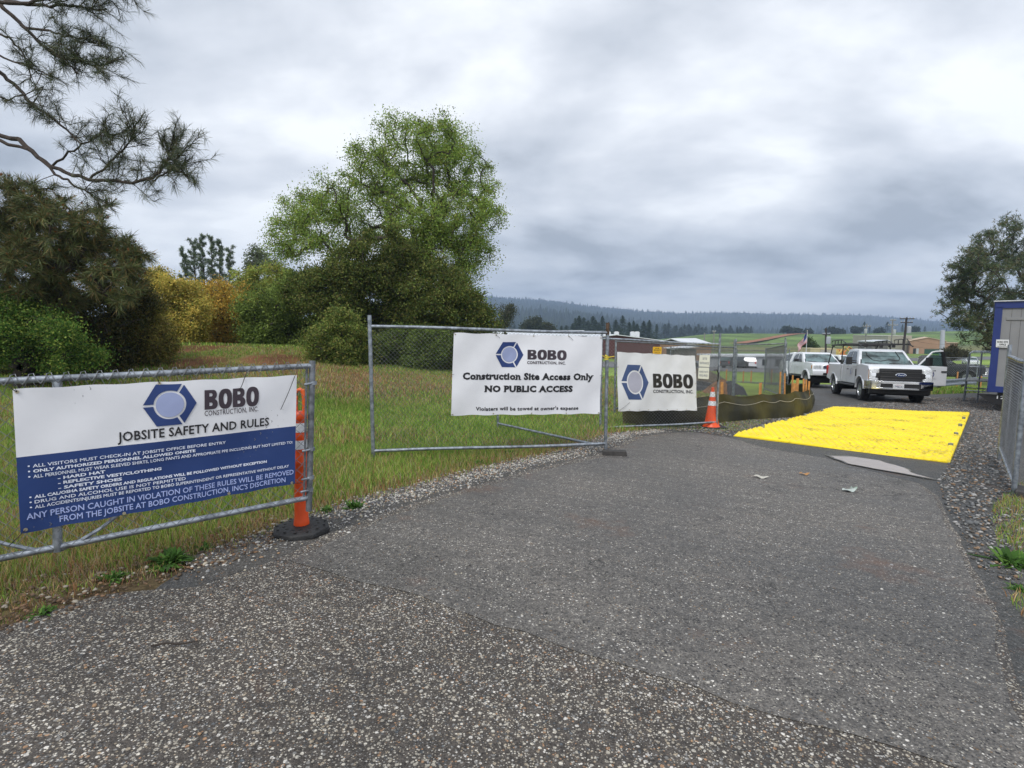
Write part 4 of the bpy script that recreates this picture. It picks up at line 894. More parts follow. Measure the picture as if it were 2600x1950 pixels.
def banner(label, C, amp, m_, art, grom, ties, O=None, blue_v=None, group='company banners tied to the fencing', band=M_NAVY):
    TL, TR, BR, BL = [Vector(c) for c in C]; n_ = (TR-TL).cross(BL-TL).normalized()
    if n_.y > 0: n_ = -n_
    ph = random.uniform(0, 6)
    def S(u, v, off=0):
        p = TL*(1-u)*(1-v)+TR*u*(1-v)+BR*u*v+BL*(1-u)*v
        w_ = amp*(math.sin(u*9+ph+v*2)+.6*math.sin(v*7+u*4+ph*2)+.5*math.sin(u*23+v*9))
        edge_ = amp*.7*math.sin(u*34)*(abs(v-.5)*2)**4
        p = p+n_*(w_+off); p.z += edge_*(1 if v < .5 else -1)*.8
        return p
    O = TL.copy(); root = thing('banner', label, 'banner', O, group=group)
    nu, nv = 60, 30; mb = MB()
    pts = []; 
    for side in (0, -.0015):
        for j in range(nv+1):
            for i in range(nu+1): pts.append(S(i/nu, j/nv, side))
    def idx(s_, i, j): return s_*(nu+1)*(nv+1)+j*(nu+1)+i
    fs = []; ms = []
    for s_ in (0, 1):
        for j in range(nv):
            for i in range(nu):
                f = (idx(s_, i, j), idx(s_, i+1, j), idx(s_, i+1, j+1), idx(s_, i, j+1)); fs.append(f if s_ == 0 else f[::-1])
                ms.append(1 if (blue_v and (j+.5)/nv > blue_v) else 0)
    mb.v = [tuple(p) for p in pts]; mb.f = fs; mb.m = ms
    mb.build('cloth', [m_, band], root, smooth=True, origin=O)
    A = Art(S); art(A); A.finish(root, O)
    for u, v in grom:
        mg = MB(); p = S(u, v, .003); q = S(u, v, .005); mg.tube(p, q, .009, n=12); mg.build('grommet', M_BRASS, root, origin=O, smooth=True)
    for (u, v, du, dz) in ties:
        mg = MB(); p = S(u, v, .006); t_ = (TR-TL).normalized(); mg.path([p, p+t_*du*.5+Vector((0, 0, dz*.5))+n_*.012, p+t_*du+Vector((0, 0, dz))+n_*.002], .0022, 5); mg.build('tie', M_BLK, root, origin=O, smooth=True)
    return root
def art1(A):
    A.logo(.389, .583, .02, .345, M_LOGOB, None, M_DISC); A.bobo(.613, .831, .085, .245, M_INKB)
    A.text('CONSTRUCTION, INC.', .613, .831, .297, .042, M_INKB, .008, 1.08)
    A.text('JOBSITE SAFETY AND RULES', .305, .879, .435, .072, M_INK, .020, 1.05)
    L_ = (('ALL VISITORS MUST CHECK-IN AT JOBSITE OFFICE BEFORE ENTRY', .045, .696, .548), ('ONLY AUTHORIZED PERSONNEL ALLOWED ONSITE', .045, .578, .585), ('ALL PERSONNEL MUST WEAR SLEEVED SHIRTS, LONG PANTS AND APPROPRIATE PPE INCLUDING BUT NOT LIMITED TO:', .045, .986, .622))
    for s_, a, b, v in L_: A.text(s_, a, b, v, .0225, M_WHT, .035); A.text('•', a-.015, a-.008, v+.002, .03, M_WHT)
    for s_, a, b, v in (('- HARD HAT', .115, .262, .658), ('- REFLECTIVE VEST/CLOTHING', .115, .452, .694), ('- SAFETY SHOES', .115, .316, .730)): A.text(s_, a, b, v, .0225, M_WHT, .035)
    for s_, a, b, v in (('ALL CAL/OSHA SAFETY ORDERS AND REGULATIONS WILL BE FOLLOWED WITHOUT EXCEPTION', .045, .87, .766), ('DRUG AND ALCOHOL USE IS NOT PERMITTED', .045, .54, .802), ('ALL ACCIDENTS/INJURIES MUST BE REPORTED TO BOBO SUPERINTENDENT OR REPRESENTATIVE WITHOUT DELAY', .045, .97, .838)):
        A.text(s_, a, b, v, .0225, M_WHT, .035); A.text('•', a-.015, a-.008, v+.002, .03, M_WHT)
    A.text('ANY PERSON CAUGHT IN VIOLATION OF THESE RULES WILL BE REMOVED', .02, .992, .908, .042, M_LBL, .035); A.text("FROM THE JOBSITE AT BOBO CONSTRUCTION, INC'S DISCRETION", .115, .955, .968, .042, M_LBL, .035)
off1 = .034
C1 = [plane_pt(x, y, GA, GB, off1) for x, y in ((32, 988), (754, 953), (748.5, 1227), (52, 1356))]
banner('blue and white rules banner with an emblem, hung on the low swing gate', C1, .0045, M_VINYL, art1, [(.012, .02), (.45, .012), (.985, .985), (.32, .99), (.71, .985), (.015, .975)],
       [(.012, .02, -.03, .03), (.012, .02, -.01, .05), (.45, .012, -.015, .045), (.77, .01, .02, .05), (.77, .01, -.03, -.07), (.99, .01, .015, .05), (.99, .01, -.10, -.22), (.985, .985, .07, -.01), (.015, .975, -.07, -.07)], blue_v=.47)
# far end banner pair: panel behind
def post_pts(pxb, pyb, pyt): g = G(pxb, pyb); return g, P(pxb, pyt, g.y).z
A2, tA2 = post_pts(948, 1165, 800); B2, tB2 = post_pts(1537, 1150, 820)
def zr(px, py, a, b): return plane_pt(px, py, a, b).z
def zends(a, b, p, q):
    """world heights at both posts of a line through two photo points on the panel's plane"""
    P0 = plane_pt(*p, a, b); P1 = plane_pt(*q, a, b); h = Vector((b.x-a.x, b.y-a.y)); f = lambda X_: (Vector((X_.x-a.x, X_.y-a.y)).dot(h))/h.length_squared
    f0, f1 = f(P0), f(P1); s_ = (P1.z-P0.z)/(f1-f0); return (P0.z-s_*f0, P0.z+s_*(1-f0))
def ex2(root, a, t, Lx):
    mb = MB(); p = plane_pt(1540, 908, A2, B2)-a
    for k in range(3): mb.tube(p+Vector((0, 0, -.03+.022*k)), p+Vector((.004*k, 0, -.015+.022*k)), .030, n=12)
    mb.tube(p, p+Vector((.10, -.05, .02)), .006); mb.tube(p, p+Vector((-.07, -.04, .03)), .006); mb.build('yellow_tape', mat('yellow_tape', (.75, .6, .05), rough=.5), root)
    mb = MB(); p = Vector(B2)-a; mb.tube(Vector((p.x, p.y, tB2-a.z-.16)), Vector((p.x, p.y, tB2-a.z+.004)), .0255, n=14); mb.build('rusty_cap', M_RUST, root, smooth=True)
panel('chain_link_fence', 'chain link panel in front of the thicket carrying the white access banner', A2, B2, tA2, tB2, [zends(A2, B2, (950, 829), (1530, 845)), zends(A2, B2, (955, 1145), (1530, 1127))], c=.027, wire=.0012, rail_mat=M_GALV, extra=ex2)
C2 = [plane_pt(x, y, A2, B2, .035) for x, y in ((1152, 845), (1530, 855), (1523.4, 1050.5), (1145, 1055))]
def art2(A):
    A.logo(.27, .455, .095, .405, M_LOGOB, None, M_DISC); A.bobo(.482, .745, .185, .305, M_INKB); A.text('CONSTRUCTION, INC.', .48, .74, .362, .036, M_INKB, .03, 1.08)
    A.text('Construction Site Access Only', .065, .94, .562, .088, M_INK, .05, 1.10, serif=1); A.text('NO PUBLIC ACCESS', .21, .80, .715, .082, M_INK, .055, 1.1, serif=1); A.text("Violaters will be towed at owner's expense", .155, .845, .945, .046, M_INK, .03, 1.08)
banner('white banner forbidding public access, with emblem and black writing, on the middle fence panel', C2, .009, M_VINYL, art2, [(.01, .02), (.27, .015), (.52, .01), (.76, .01), (.99, .02), (.27, .98), (.52, .985), (.76, .985), (.01, .985), (.99, .985)],
       [(.01, .02, -.02, .02), (.27, .015, -.01, .05), (.27, .015, .05, -.04), (.52, .01, .01, .05), (.76, .01, -.02, .05), (.76, .01, .06, -.05), (.99, .02, .04, .02), (.01, .985, -.05, 0), (.01, .5, -.03, 0), (.99, .5, .05, 0), (.99, .98, .05, -.03)])
block('wet grey timber block under the right foot of the access banner panel', G(1560, 1157)+Vector((0, 0, 0)), (.33, .13, .075), -.1, M_BLKCONC)
# swing brace panel behind (gate leaf folded back)
A2b, tA2b = post_pts(1264, 1090, 1050); B2b = on(*B2[:2])
m0, m1 = P(1264, 1075, A2b.y), plane_pt(1500, 1120, A2, B2)
tb = thing('fence_brace', 'slanting galvanised tube lying behind the access banner panel', 'pole', m0); mb = MB(); mb.tube((0, 0, 0), Vector(B2)+Vector((-.1, .05, .1))-m0, .02, n=12); mb.build('tube', M_GALV, tb, smooth=True)
mb = MB(); mb.tube((0, 0, -.12), (0, 0, .35), .02, n=12); mb.build('foot', M_GALV, tb, smooth=True)
# panel 3
A3, tA3 = post_pts(1524, 1089, 845); B3, tB3 = post_pts(1819, 1088, 846)
panel('chain_link_fence', 'chain link panel beside the traffic cone carrying the big emblem banner', A3, B3, tA3, tB3, [zends(A3, B3, (1550, 861), (1810, 874)), zends(A3, B3, (1545, 1086), (1815, 1072))], c=.033, wire=.0016, rpost=.022, rrail=.02)
C3 = [plane_pt(x, y, A3, B3, .035) for x, y in ((1567, 893.7), (1764.6, 903.7), (1769.4, 1042), (1570, 1044))]
def art3(A):
    A.logo(.045, .382, .205, .80, M_LOGOB3, None, M_DISC3); A.bobo(.44, .955, .345, .59, mat('ink_three', (.022, .02, .018), rough=.4)); A.text('CONSTRUCTION, INC.', .44, .957, .685, .060, M_INK, .028, 1.05)
banner('white banner with a huge blue hexagon emblem and company name only', C3, .009, M_VINYL3, art3, [(i/8*.97+.015, .98) for i in range(9)]+[(.01, .25), (.99, .3), (.99, .5), (.99, .75)], [((i+.5)/8, .012, .004, .05) for i in range(8)]+[(.015, .985, .20, .16)])
def sign(name, label, c4, m_, art, a, b, off=.03, th=.002, O=None, posts=None):
    TL, TR, BR, BL = [plane_pt(x, y, a, b, off) for x, y in c4]; n_ = (TR-TL).cross(BL-TL).normalized(); n_ = -n_ if n_.y > 0 else n_
    S = lambda u, v, o_=0: TL*(1-u)*(1-v)+TR*u*(1-v)+BR*u*v+BL*(1-u)*v+n_*o_
    root = thing(name, label, 'sign', TL); mb = MB()
    N_ = 6; f = [(0, 0), (1, 0), (1, 1), (0, 1)]; r_ = .06; rim = []
    for (cx, cy), a0 in (((r_, r_), 180), ((1-r_, r_), 270), ((1-r_, 1-r_), 0), ((r_, 1-r_), 90)):
        for k in range(4): an = R(a0+k*30); rim.append((cx+r_*math.cos(an), cy+r_*math.sin(an)))
    mb.poly([S(u, v, 0) for u, v in rim], 0, th, n_); mb.build('plate', m_, root, origin=TL)
    A = Art(lambda u, v, o_: S(u, v, th+.0015)); art(A); A.finish(root, TL); return root
M_CREAM = mat('cream_plastic', (.70, .71, .62), rough=.5, var=.04); M_YEL = mat('yellow_sign', (.72, .42, .02), rough=.45, var=.06); M_REDW = mat('red_print', (.5, .04, .03), rough=.5); M_BLUW = mat('blue_grey_print', (.12, .14, .2), rough=.5)
sign('sign', 'cream plate reading site entrance, wired to the mesh above its twin', ((1776.5, 901), (1803, 901.5), (1801, 932), (1774, 930.5)), M_CREAM, lambda A: (A.text('SITE', .30, .72, .40, .18, M_BLUW, .01), A.text('ENTRANCE', .08, .94, .78, .18, M_BLUW, .01)), A3, B3)
sign('sign', 'cream plate reading hard hats required, below the site entrance plate', ((1774, 933), (1800.5, 933.5), (1799.5, 963), (1772, 961)), M_CREAM, lambda A: (A.text('HARD HATS', .08, .92, .46, .17, M_BLUW, .01), A.text('REQUIRED', .12, .88, .78, .17, M_BLUW, .01)), A3, B3)
sign('sign', 'small yellow security sign hanging on the rail above the emblem banner', ((1657.8, 880.5), (1679.8, 880.8), (1679.5, 898.5), (1657, 897.8)), M_YEL, lambda A: (A.text('24 HR', .25, .75, .32, .18, M_INK, .02), A.text('SECURITY', .10, .92, .60, .2, M_INK, .02), A.text('CALL US', .2, .82, .86, .12, M_INK, .02)), A3, B3, off=.04)
# rusty posts and the second row of rails behind panel 3
def simple_panel(label, pxa, pya, pta, pxb, pyb, ptb, rtop, rbot=None, c=.04, wire=.0028, group='chain link fencing round the site yard', ya=None, yb=None, rp=.025):
    a = G(pxa, pya) if ya is None else on(P(pxa, pya, ya).x, ya); b = G(pxb, pyb) if yb is None else on(P(pxb, pyb, yb).x, yb)
    za, zb = P(pxa, pta, a.y).z, P(pxb, ptb, b.y).z; r0 = (P(pxa, rtop[0], a.y).z, P(pxb, rtop[1], b.y).z)
    r1 = (a.z+.12, b.z+.12) if rbot is None else (P(pxa, rbot[0], a.y).z, P(pxb, rbot[1], b.y).z)
    return panel('chain_link_fence', label, a, b, za, zb, [r0, r1], c=c, wire=wire, rpost=rp, rrail=.02, group=group, rail_mat=M_GALVD)
simple_panel('chain link panel hidden behind the emblem banner, its rail just under the front one', 1560, 1060, 860, 1859, 1003, 862, (867, 883), ya=12.5, yb=17.2)
simple_panel('chain link panel standing on grass right of the paired posts', 1863, 1001, 860, 1987, 1001, 857, (876, 872), ya=17.4, yb=17.4)
simple_panel('chain link panel receding steeply to the single tall post by the white truck', 1990, 996, 868, 1940, 985, 884, (876, 886), ya=18.2, yb=23)
simple_panel('low far run of chain link crossing the yard behind the paired posts', 1700, 985, 880, 1868, 975, 886, (884, 889), ya=24, yb=27, c=.06, wire=.0042)
simple_panel('long far run of chain link before the office trailers', 1868, 978, 886, 2000, 978, 886, (889, 891), ya=29, yb=29, c=.06, wire=.0042)
simple_panel('far chain link behind the open truck door', 2250, 975, 903, 2478, 972, 906, (905, 909), ya=33, yb=33, c=.07, wire=.0035)
# right edge panel seen almost edge on
RA = on(7.12, 7.62); RB = on(5.35, 5.52); zA = P(2561, 875, RA.y).z
root = panel('chain_link_fence', 'leaning chain link panel seen edge on at the right picture edge', RA, RB, zA, RB.z+1.75, [(P(2561, 905, RA.y).z, RB.z+1.42), (RA.z+.18, RB.z+.12)], c=.033, wire=.0022, rpost=.024)
block('dark timber block at the right edge under the leaning fence panel', G(2604, 1262), (.36, .16, .085), .75, M_BLKCONC)
# cone
g = G(1806, 1086); cone = thing('traffic_cone', 'orange traffic cone with two reflective collars beside the emblem banner panel', 'traffic cone', g)
M_ORG = mat('orange_plastic', (.78, .085, .012), rough=.42, var=.08, vscale=8); M_REFL = mat('reflective_tape', (.78, .80, .83), rough=.35, metal=0, var=.1, vscale=40); M_ORGL = mat('faded_orange_plastic', (.80, .13, .02), rough=.45, var=.1, vscale=6)
hc = P(1815, 983, g.y).z-g.z; k = hc/.9
mb = MB(); mb.lathe([(.19*k, .03), (.165*k, .05), (.14*k, .16*k), (.03*k, .87*k), (.024*k, .9*k)], n=24); mb.build('body', M_ORG, cone, smooth=True)
for z0_, z1_ in ((.50, .60), (.69, .80)):
    f = lambda z: (.14+(.03-.14)*(z-.16)/.71)*k+.003
    mb = MB(); mb.lathe([(f(z0_), z0_*k), (f(z1_), z1_*k)], n=24); mb.build('reflective_collar', M_REFL, cone, smooth=True)
mb = MB(); mb.box((0.05, 0, .018), (.44*k, .44*k, .036)); mb.build('base', M_RUB, cone, bevel=.01)
# delineator
g = G(766, 1352); dl = thing('delineator_post', 'orange loop top delineator with two white bands in front of the gate end', 'traffic post', g)
ht = P(768, 985, g.y).z-g.z; lean = Matrix.Shear('XY', 4, (.030, 0)) if False else Matrix(((1, 0, .028, 0), (0, 1, 0, 0), (0, 0, 1, 0), (0, 0, 0, 1)))
k = ht/1.09
mb = MB(); mb.lathe([(.205, 0), (.21, .012), (.205, .045), (.17, .062), (.06, .066)], n=8); mb.build('base', M_RUB, dl, bevel=.006)
mb = MB()
for i in range(26):
    a = i/26*6.283; r = .12 if i % 2 else .17; mb.box((r*math.cos(a), r*math.sin(a), .064), (.018, .010, .006))
mb.build('tread', M_RUB, dl)
mb = MB(); mb.lathe([(.054, .06), (.056, .075), (.053, .10), (.049, .12), (.0475, .30), (.045, .52), (.049, .53), (.049, .55), (.0445, .56), (.0435, .70), (.048, .715), (.048, .745), (.0435, .76), (.043, .845), (.050, .855), (.051, .885), (.044, .905), (.036, .915)], n=28); mb.build('tube', M_ORG, dl, smooth=True, M=lean)
for z0_, z1_ in ((.64, .705), (.765, .832)):
    mb = MB(); mb.lathe([(.0462, z0_), (.0462, z1_)], n=28); mb.build('reflective_band', M_REFL, dl, smooth=True, M=lean)
mb = MB(); pts = [(-.030, 0, .90), (-.032, 0, .96), (-.030, 0, 1.02), (-.020, 0, 1.065), (0, 0, ht-.012), (.020, 0, 1.065), (.030, 0, 1.02), (.032, 0, .96), (.030, 0, .90)]; mb.path(pts, .0155, 12); mb.build('loop_handle', M_ORGL, dl, smooth=True, M=lean)
# ------------------------------------------------------------------ silt fence
M_SILT = mat('silt_cloth', (.018, .019, .010), rough=.7, vscale=.9, var=.25, bump=.8, bscale=5, col2=(.075, .064, .010))
sil = [(1566, 1078, 1022), (1650, 1080, 1016), (1740, 1078, 1006), (1835, 1072, 999), (1885, 1066, 1002), (1933, 1063, 999), (1975, 1061, 1001), (2017, 1058, 992), (2035, 1050, 990), (2053, 1040, 988), (2056, 1022, 980), (2040, 1012, 976), (2010, 1004, 975), (1985, 998, 972)]
SP = [G(x, y) for x, y, _ in sil]; ST = [P(x, t, g_.y).z for (x, y, t), g_ in zip(sil, SP)]
root = thing('silt_fence', 'dark olive silt fence cloth curving round the grass corner', 'silt fence', SP[3])
n = 260; pts = []; rope = []; nz_ = 12
pxs = np.array([q[0] for q in sil], float); cum = np.concatenate([[0], np.cumsum([(SP[i+1]-SP[i]).length for i in range(len(SP)-1)])]); posts_c = [cum[i] for i in (0, 1, 3, 5, 6, 7, 9, 11, 13)]
bx_ = [np.array([p[k] for p in SP]) for k in range(2)]; ker = np.exp(-np.linspace(-2, 2, 25)**2); ker /= ker.sum()
ss = np.linspace(0, cum[-1], n); cx_ = [np.interp(ss, cum, b_) for b_ in bx_]; cz_ = np.interp(ss, cum, ST)
pad = lambda a_: np.convolve(np.concatenate([np.full(12, a_[0]), a_, np.full(12, a_[-1])]), ker, 'valid')
cx_ = [pad(a_) for a_ in cx_]; cz_ = pad(cz_)
for i in range(n):
    s0 = ss[i]; j = max(0, min(len(posts_c)-2, int(np.searchsorted(posts_c, s0, 'right'))-1)); f = (s0-posts_c[j])/(posts_c[j+1]-posts_c[j]); Ls = posts_c[j+1]-posts_c[j]
    x_, y_ = cx_[0][i], cx_[1][i]; i2, i1 = min(n-1, i+1), max(0, i-1); d = Vector((cx_[0][i2]-cx_[0][i1], cx_[1][i2]-cx_[1][i1], 0)); nn = Vector((d.y, -d.x, 0)).normalized(); g_ = gzf(x_, y_); sag = -.05*min(1, Ls)*math.sin(math.pi*f); bow = .10*min(1, Ls)*math.sin(math.pi*f)
    for k_ in range(nz_+1):
        v = k_/nz_; z = g_-.04+(cz_[i]+sag-g_+.04)*v
        w_ = bow*math.sin(math.pi*min(1, v*1.1))+.010*math.sin(s0*5+v*7)*v+.012*math.sin(v*16+f*3)*(1-f)*v+.008*math.sin(s0*17+v*3)*(1-v)+.011*math.sin(s0*31+v*14*(1 if f > .5 else -1))*abs(f-.5)*v*1.6
        pts.append(Vector((x_, y_, z))+nn*(w_+.10*(1-v)**2))
    v = .74; rope.append(Vector((x_, y_, g_-.04+(cz_[i]+sag*1.9-g_+.04)*v))+nn*(bow*math.sin(math.pi*.81)+.035)-SP[3])
mb = MB(); mb.add([p-SP[3] for p in pts], [(i*(nz_+1)+k_, (i+1)*(nz_+1)+k_, (i+1)*(nz_+1)+k_+1, i*(nz_+1)+k_+1) for i in range(n-1) for k_ in range(nz_)]); mb.build('cloth', M_SILT, root, smooth=True, fix=False)
mb = MB(); mb.path(rope, .005, 5); mb.build('rope', mat('rope', (.45, .42, .35), rough=.8), root, smooth=True)
# second stretch of cloth behind, running to the white truck
s2 = [(2054, 1020, 985), (2036, 1008, 978), (2020, 1010, 974), (2006, 1006, 964), (1992, 1002, 958), (1981, 998, 950)]
# stakes
M_STK = mat('fresh_pine_stake', (.50, .235, .07), rough=.75, vscale=12, var=.2)
stk = [(1836, 1003, 970, 14.4, 'single orange stake left of the pair of silt fence stakes'), (1931, 1003, 972, 15.2, 'thick orange stake at the end of the mesh roll'), (1983, 1000, 944, 16.5, 'tall stake nearest the grey corner post of the fence'), (1996, 1000, 948, 17, 'tall leaning stake under the rear wheel arch of the white camper truck'), (2013, 1000, 953, 16.8, 'tall stake just right of the leaning one'), (2020, 1000, 973, 14.3, 'short broad stake leaning at the silt fence bend'), (2026, 1000, 961, 15.6, 'slim stake behind the short broad one'), (2044, 997, 962, 14.6, 'orange stake third from the right end of the silt fence'), (2050, 997, 964, 15.0, 'orange stake second from the right end of the silt fence'), (2055, 995, 968, 14.7, 'rightmost orange stake of the silt fence')]
for px, pb_y, pt_y, Y_, lab in stk:
    pt3 = P(px, pt_y, Y_); g_ = on(pt3.x, Y_); mb = MB(); hh = pt3.z-g_.z; w_ = .075 if 'broad' in lab or 'thick' in lab or 'single' in lab else .045
    mb.box((0, 0, hh/2-.05), (w_, .025, hh+.1)); lx = random.uniform(-.05, .05); o = mb.build('wooden_stake', M_STK, M=Matrix(((1, 0, lx, 0), (0, 1, 0, 0), (0, 0, 1, 0), (0, 0, 0, 1))), bevel=.003); o.location = g_; tag(o, lab, 'stake', 'orange survey stakes at the silt fence')
# roll of chain link
a = G(1790, 1012); b = G(1950, 1002); a = on(P(1770, 1000, 14.2).x, 14.2); b = on(P(1950, 1000, 15.6).x, 15.6)
root = thing('mesh_roll', 'silvery roll of chain link lying on the grass behind the silt fence', 'mesh roll', a); mb = MB(); d = b-a; u_ = Vector((-d.y, d.x, 0)).normalized(); r_ = .10
for t_ in range(2):
    for s_ in range(16):
        a0 = s_/16*6.283; pts = []
        for i in range(61):
            f = i/60; an = a0+(1 if t_ else -1)*f*18; pts.append(d*f+u_*math.cos(an)*r_+Vector((0, 0, r_+.02+math.sin(an)*r_)))
        mb.path(pts, .006, 3)
mb.build('wire_mesh', M_WIRE, root, smooth=True)
# tarp covered pile, a dark net curtain, cable
def mound(name, label, cat, c, rx, ry, h, m_, seed, rough_=.25):
    nu, nv = 40, 14; V = []; 
    for j in range(nv+1):
        for i in range(nu):
            an = i/nu*6.283; f = 1-j/nv; r = f*(1+rough_*float(fbm(math.cos(an)*2, math.sin(an)*2+f*2, 1, seed))); z = h*(1-f*f)*(1+.5*float(fbm(math.cos(an)*f*4, math.sin(an)*f*4, 1, seed+1)))
            V.append((rx*r*math.cos(an), ry*r*math.sin(an), z-.03))
    F = [(j*nu+i, j*nu+(i+1) % nu, (j+1)*nu+(i+1) % nu, (j+1)*nu+i) for j in range(nv) for i in range(nu)]
    mb = MB(); mb.add(V, F); o = mb.build(name, m_, smooth=True); o.location = c; return tag(o, label, cat)
M_TARP = mat('black_tarp', (.02, .02, .021), rough=.35, vscale=4, var=.4, bump=.5, bscale=5); M_DIRT = mat('orange_soil', (.20, .10, .045), rough=.95, vscale=3, var=.4, bump=.6, bscale=9)
p = on(P(1835, 970, 20).x, 20); mound('dirt_pile', 'heap of orange brown soil half under a black tarp behind the paired posts', 'dirt pile', p, .75, .8, .55, M_DIRT, 3)
p = on(P(1862, 970, 19.6).x, 19.8); mound('tarp', 'crumpled black tarp over the right side of the soil heap', 'tarp', p, .55, .7, .52, M_TARP, 8, .4)
p = on(P(1720, 960, 22).x, 22); mound('tarp', 'long low black tarp heap behind the cream site plates', 'tarp', p, 2.3, .8, .45, M_TARP, 12, .4)
p = on(P(1755, 930, 30).x, 30); mound('debris_pile', 'tangled brown brush pile in the yard behind the mesh', 'brush pile', p, 2.2, 1.2, .9, mat('brush', (.10, .075, .05), rough=.95, vscale=6, var=.5, bump=1, bscale=14), 15, .5)
mb = MB(); c0 = plane_pt(1815, 945, A3, B3, .0); mb.path([c0+Vector((-.03, -.03, .04)), c0+Vector((.02, -.05, .05)), c0+Vector((.06, -.03, -.02)), c0+Vector((.065, -.02, -.12)), c0+Vector((.05, -.02, -.18))], .010, 8); o = mb.build('lock_cable', M_BLK, smooth=True, origin=c0); tag(o, 'thick black cable looped round the post above the cone', 'cable')
# ------------------------------------------------------------------ yellow mats
M_MAT = mat('yellow_polymer', (.90, .69, .010), rough=.38, vscale=2.2, var=.07, bump=.1, bscale=50)
def mat_wear(m):
    t = m.node_tree; b = t.nodes['Principled BSDF']; src = b.inputs['Base Color'].links[0].from_socket
    ge = nd(t, 'ShaderNodeNewGeometry'); a = nd(t, 'ShaderNodeTexNoise'); a.inputs['Scale'].default_value = 1.6; a.inputs['Detail'].default_value = 4; c = nd(t, 'ShaderNodeTexNoise'); c.inputs['Scale'].default_value = 19; c.inputs['Detail'].default_value = 6; c.inputs['Roughness'].default_value = .75
    for n_ in (a, c): t.links.new(ge.outputs['Position'], n_.inputs['Vector'])
    f = mth('MULTIPLY', mth('SUBTRACT', mth('ADD', mth('MULTIPLY', a.outputs[0], .55, t), mth('MULTIPLY', c.outputs[0], .6, t), t), .605, t), 7, t, True)
    mi = nd(t, 'ShaderNodeMix', data_type='RGBA'); t.links.new(mth('MULTIPLY', f, .8, t), mi.inputs[0]); t.links.new(src, mi.inputs[6]); mi.inputs[7].default_value = (.22, .15, .03, 1); t.links.new(mi.outputs[2], b.inputs['Base Color'])
mat_wear(M_MAT)
mc = [G(1862, 1108), G(2412, 1177), G(2462, 1052), G(2118, 1037)]
def matpos(u, v):   # u across (left to right), v away
    a = mc[0].lerp(mc[1], u); b = mc[3].lerp(mc[2], u); return a.lerp(b, v)
M_MUD = mat('mud_smear', (.05, .04, .02), rough=.8, vscale=20, var=.5)
mat_proto = []
def track_mat(v0, v1, label):
    O = matpos(.5, (v0+v1)/2); root = thing('track_out_mat', label, 'ground mat', O, group='yellow anti mud mats laid side by side')
    nu, nv = 150, 72; U, Vv = np.meshgrid(np.linspace(0, 1, nu), np.linspace(v0+.001, v1-.0015, nv), indexing='ij')
    A_ = np.array([list(m) for m in mc]); P0 = A_[0]*(1-U[..., None])+A_[1]*U[..., None]; P1 = A_[3]*(1-U[..., None])+A_[2]*U[..., None]; Q_ = P0*(1-Vv[..., None])+P1*Vv[..., None]
    s_ = U*24; t_ = Vv*24*2.3/1.0
    pyr = np.maximum(0, 1-2*np.maximum(np.abs((s_+.5*(np.floor(t_) % 2)) % 1-.5), np.abs(t_ % 1-.5)))
    fl = (Vv-v0)/(v1-v0); rim = np.minimum(np.minimum(fl, 1-fl)*12, 1)
    zz_ = gz(Q_[..., 0], Q_[..., 1])+.03+.042*np.minimum(pyr*1.7, 1)*np.clip(rim, .25, 1)+.012*np.sin(U*7+v0*9)
    zz_ = np.where((U < .004) | (U > .996) | (fl < .012) | (fl > .988), zz_-.02, zz_)
    V = np.stack([Q_[..., 0], Q_[..., 1], zz_], -1); i = np.arange(nu-1)[:, None]*nv+np.arange(nv-1)[None]; q = np.stack([i, i+nv, i+nv+1, i+1], -1).reshape(-1, 4)
    npmesh('panel', V.reshape(-1, 3)-np.array(O), q, mats=[M_MAT], parent=root, smooth=False)
    mb = MB(); e = [Vector(V[0, 0]), Vector(V[-1, 0]), Vector(V[-1, -1]), Vector(V[0, -1])]
    ring = [Vector(V[k, 0]) for k in range(0, nu, 6)]+[Vector(V[-1, k]) for k in range(0, nv, 6)]+[Vector(V[k, -1]) for k in range(nu-1, -1, -6)]+[Vector(V[0, k]) for k in range(nv-1, -1, -6)]
    for k in range(len(ring)):
        p, q_ = ring[k], ring[(k+1) % len(ring)]; mb.add([p, q_, (q_.x, q_.y, gzf(q_.x, q_.y)), (p.x, p.y, gzf(p.x, p.y))], [(0, 1, 2, 3)])
    mb.build('edge', M_MAT, root, origin=O, fix=False)
    mb = MB()
    for k in range(26):
        u_ = random.choice((random.gauss(.28, .07), random.gauss(.72, .07), random.uniform(.05, .97))); v_ = random.uniform(v0+.01, v1-.01)
        if not 0.02 < u_ < .98: continue
        p = matpos(u_, v_); z = gzf(p.x, p.y)+.032+.012*math.sin(u_*7+v0*9)+.012; s = random.uniform(.02, .07); mb.add([(p.x-s, p.y-s*.3, z), (p.x+s, p.y-s*.25, z), (p.x+s*.7, p.y+s*.3, z+.004), (p.x-s*.6, p.y+s*.3, z+.004)], [(0, 1, 2, 3)])
    mb.build('mud_smear', M_MUD, root, origin=O, fix=False)
    if v0 > 0:
        mb = MB(); p = matpos(.985, v0+.0); mb.tube(p+Vector((-.03, 0, .03)), p+Vector((-.03, 0, .095)), .035, n=10); p = matpos(.015, v0); mb.tube(p+Vector((.03, 0, .03)), p+Vector((.03, 0, .095)), .035, n=10); mb.build('connector', M_GALV, root, origin=O, smooth=True)
vb_ = [0, .17, .36, .56, .77, 1.0]; lb = ['nearest of the yellow mats, beside the puddle', 'second yellow mat counted from the puddle', 'middle one of the yellow mats', 'fourth yellow mat from the puddle', 'farthest yellow mat, nearest the white pickup']
for i in range(5): track_mat(vb_[i], vb_[i+1], lb[i])
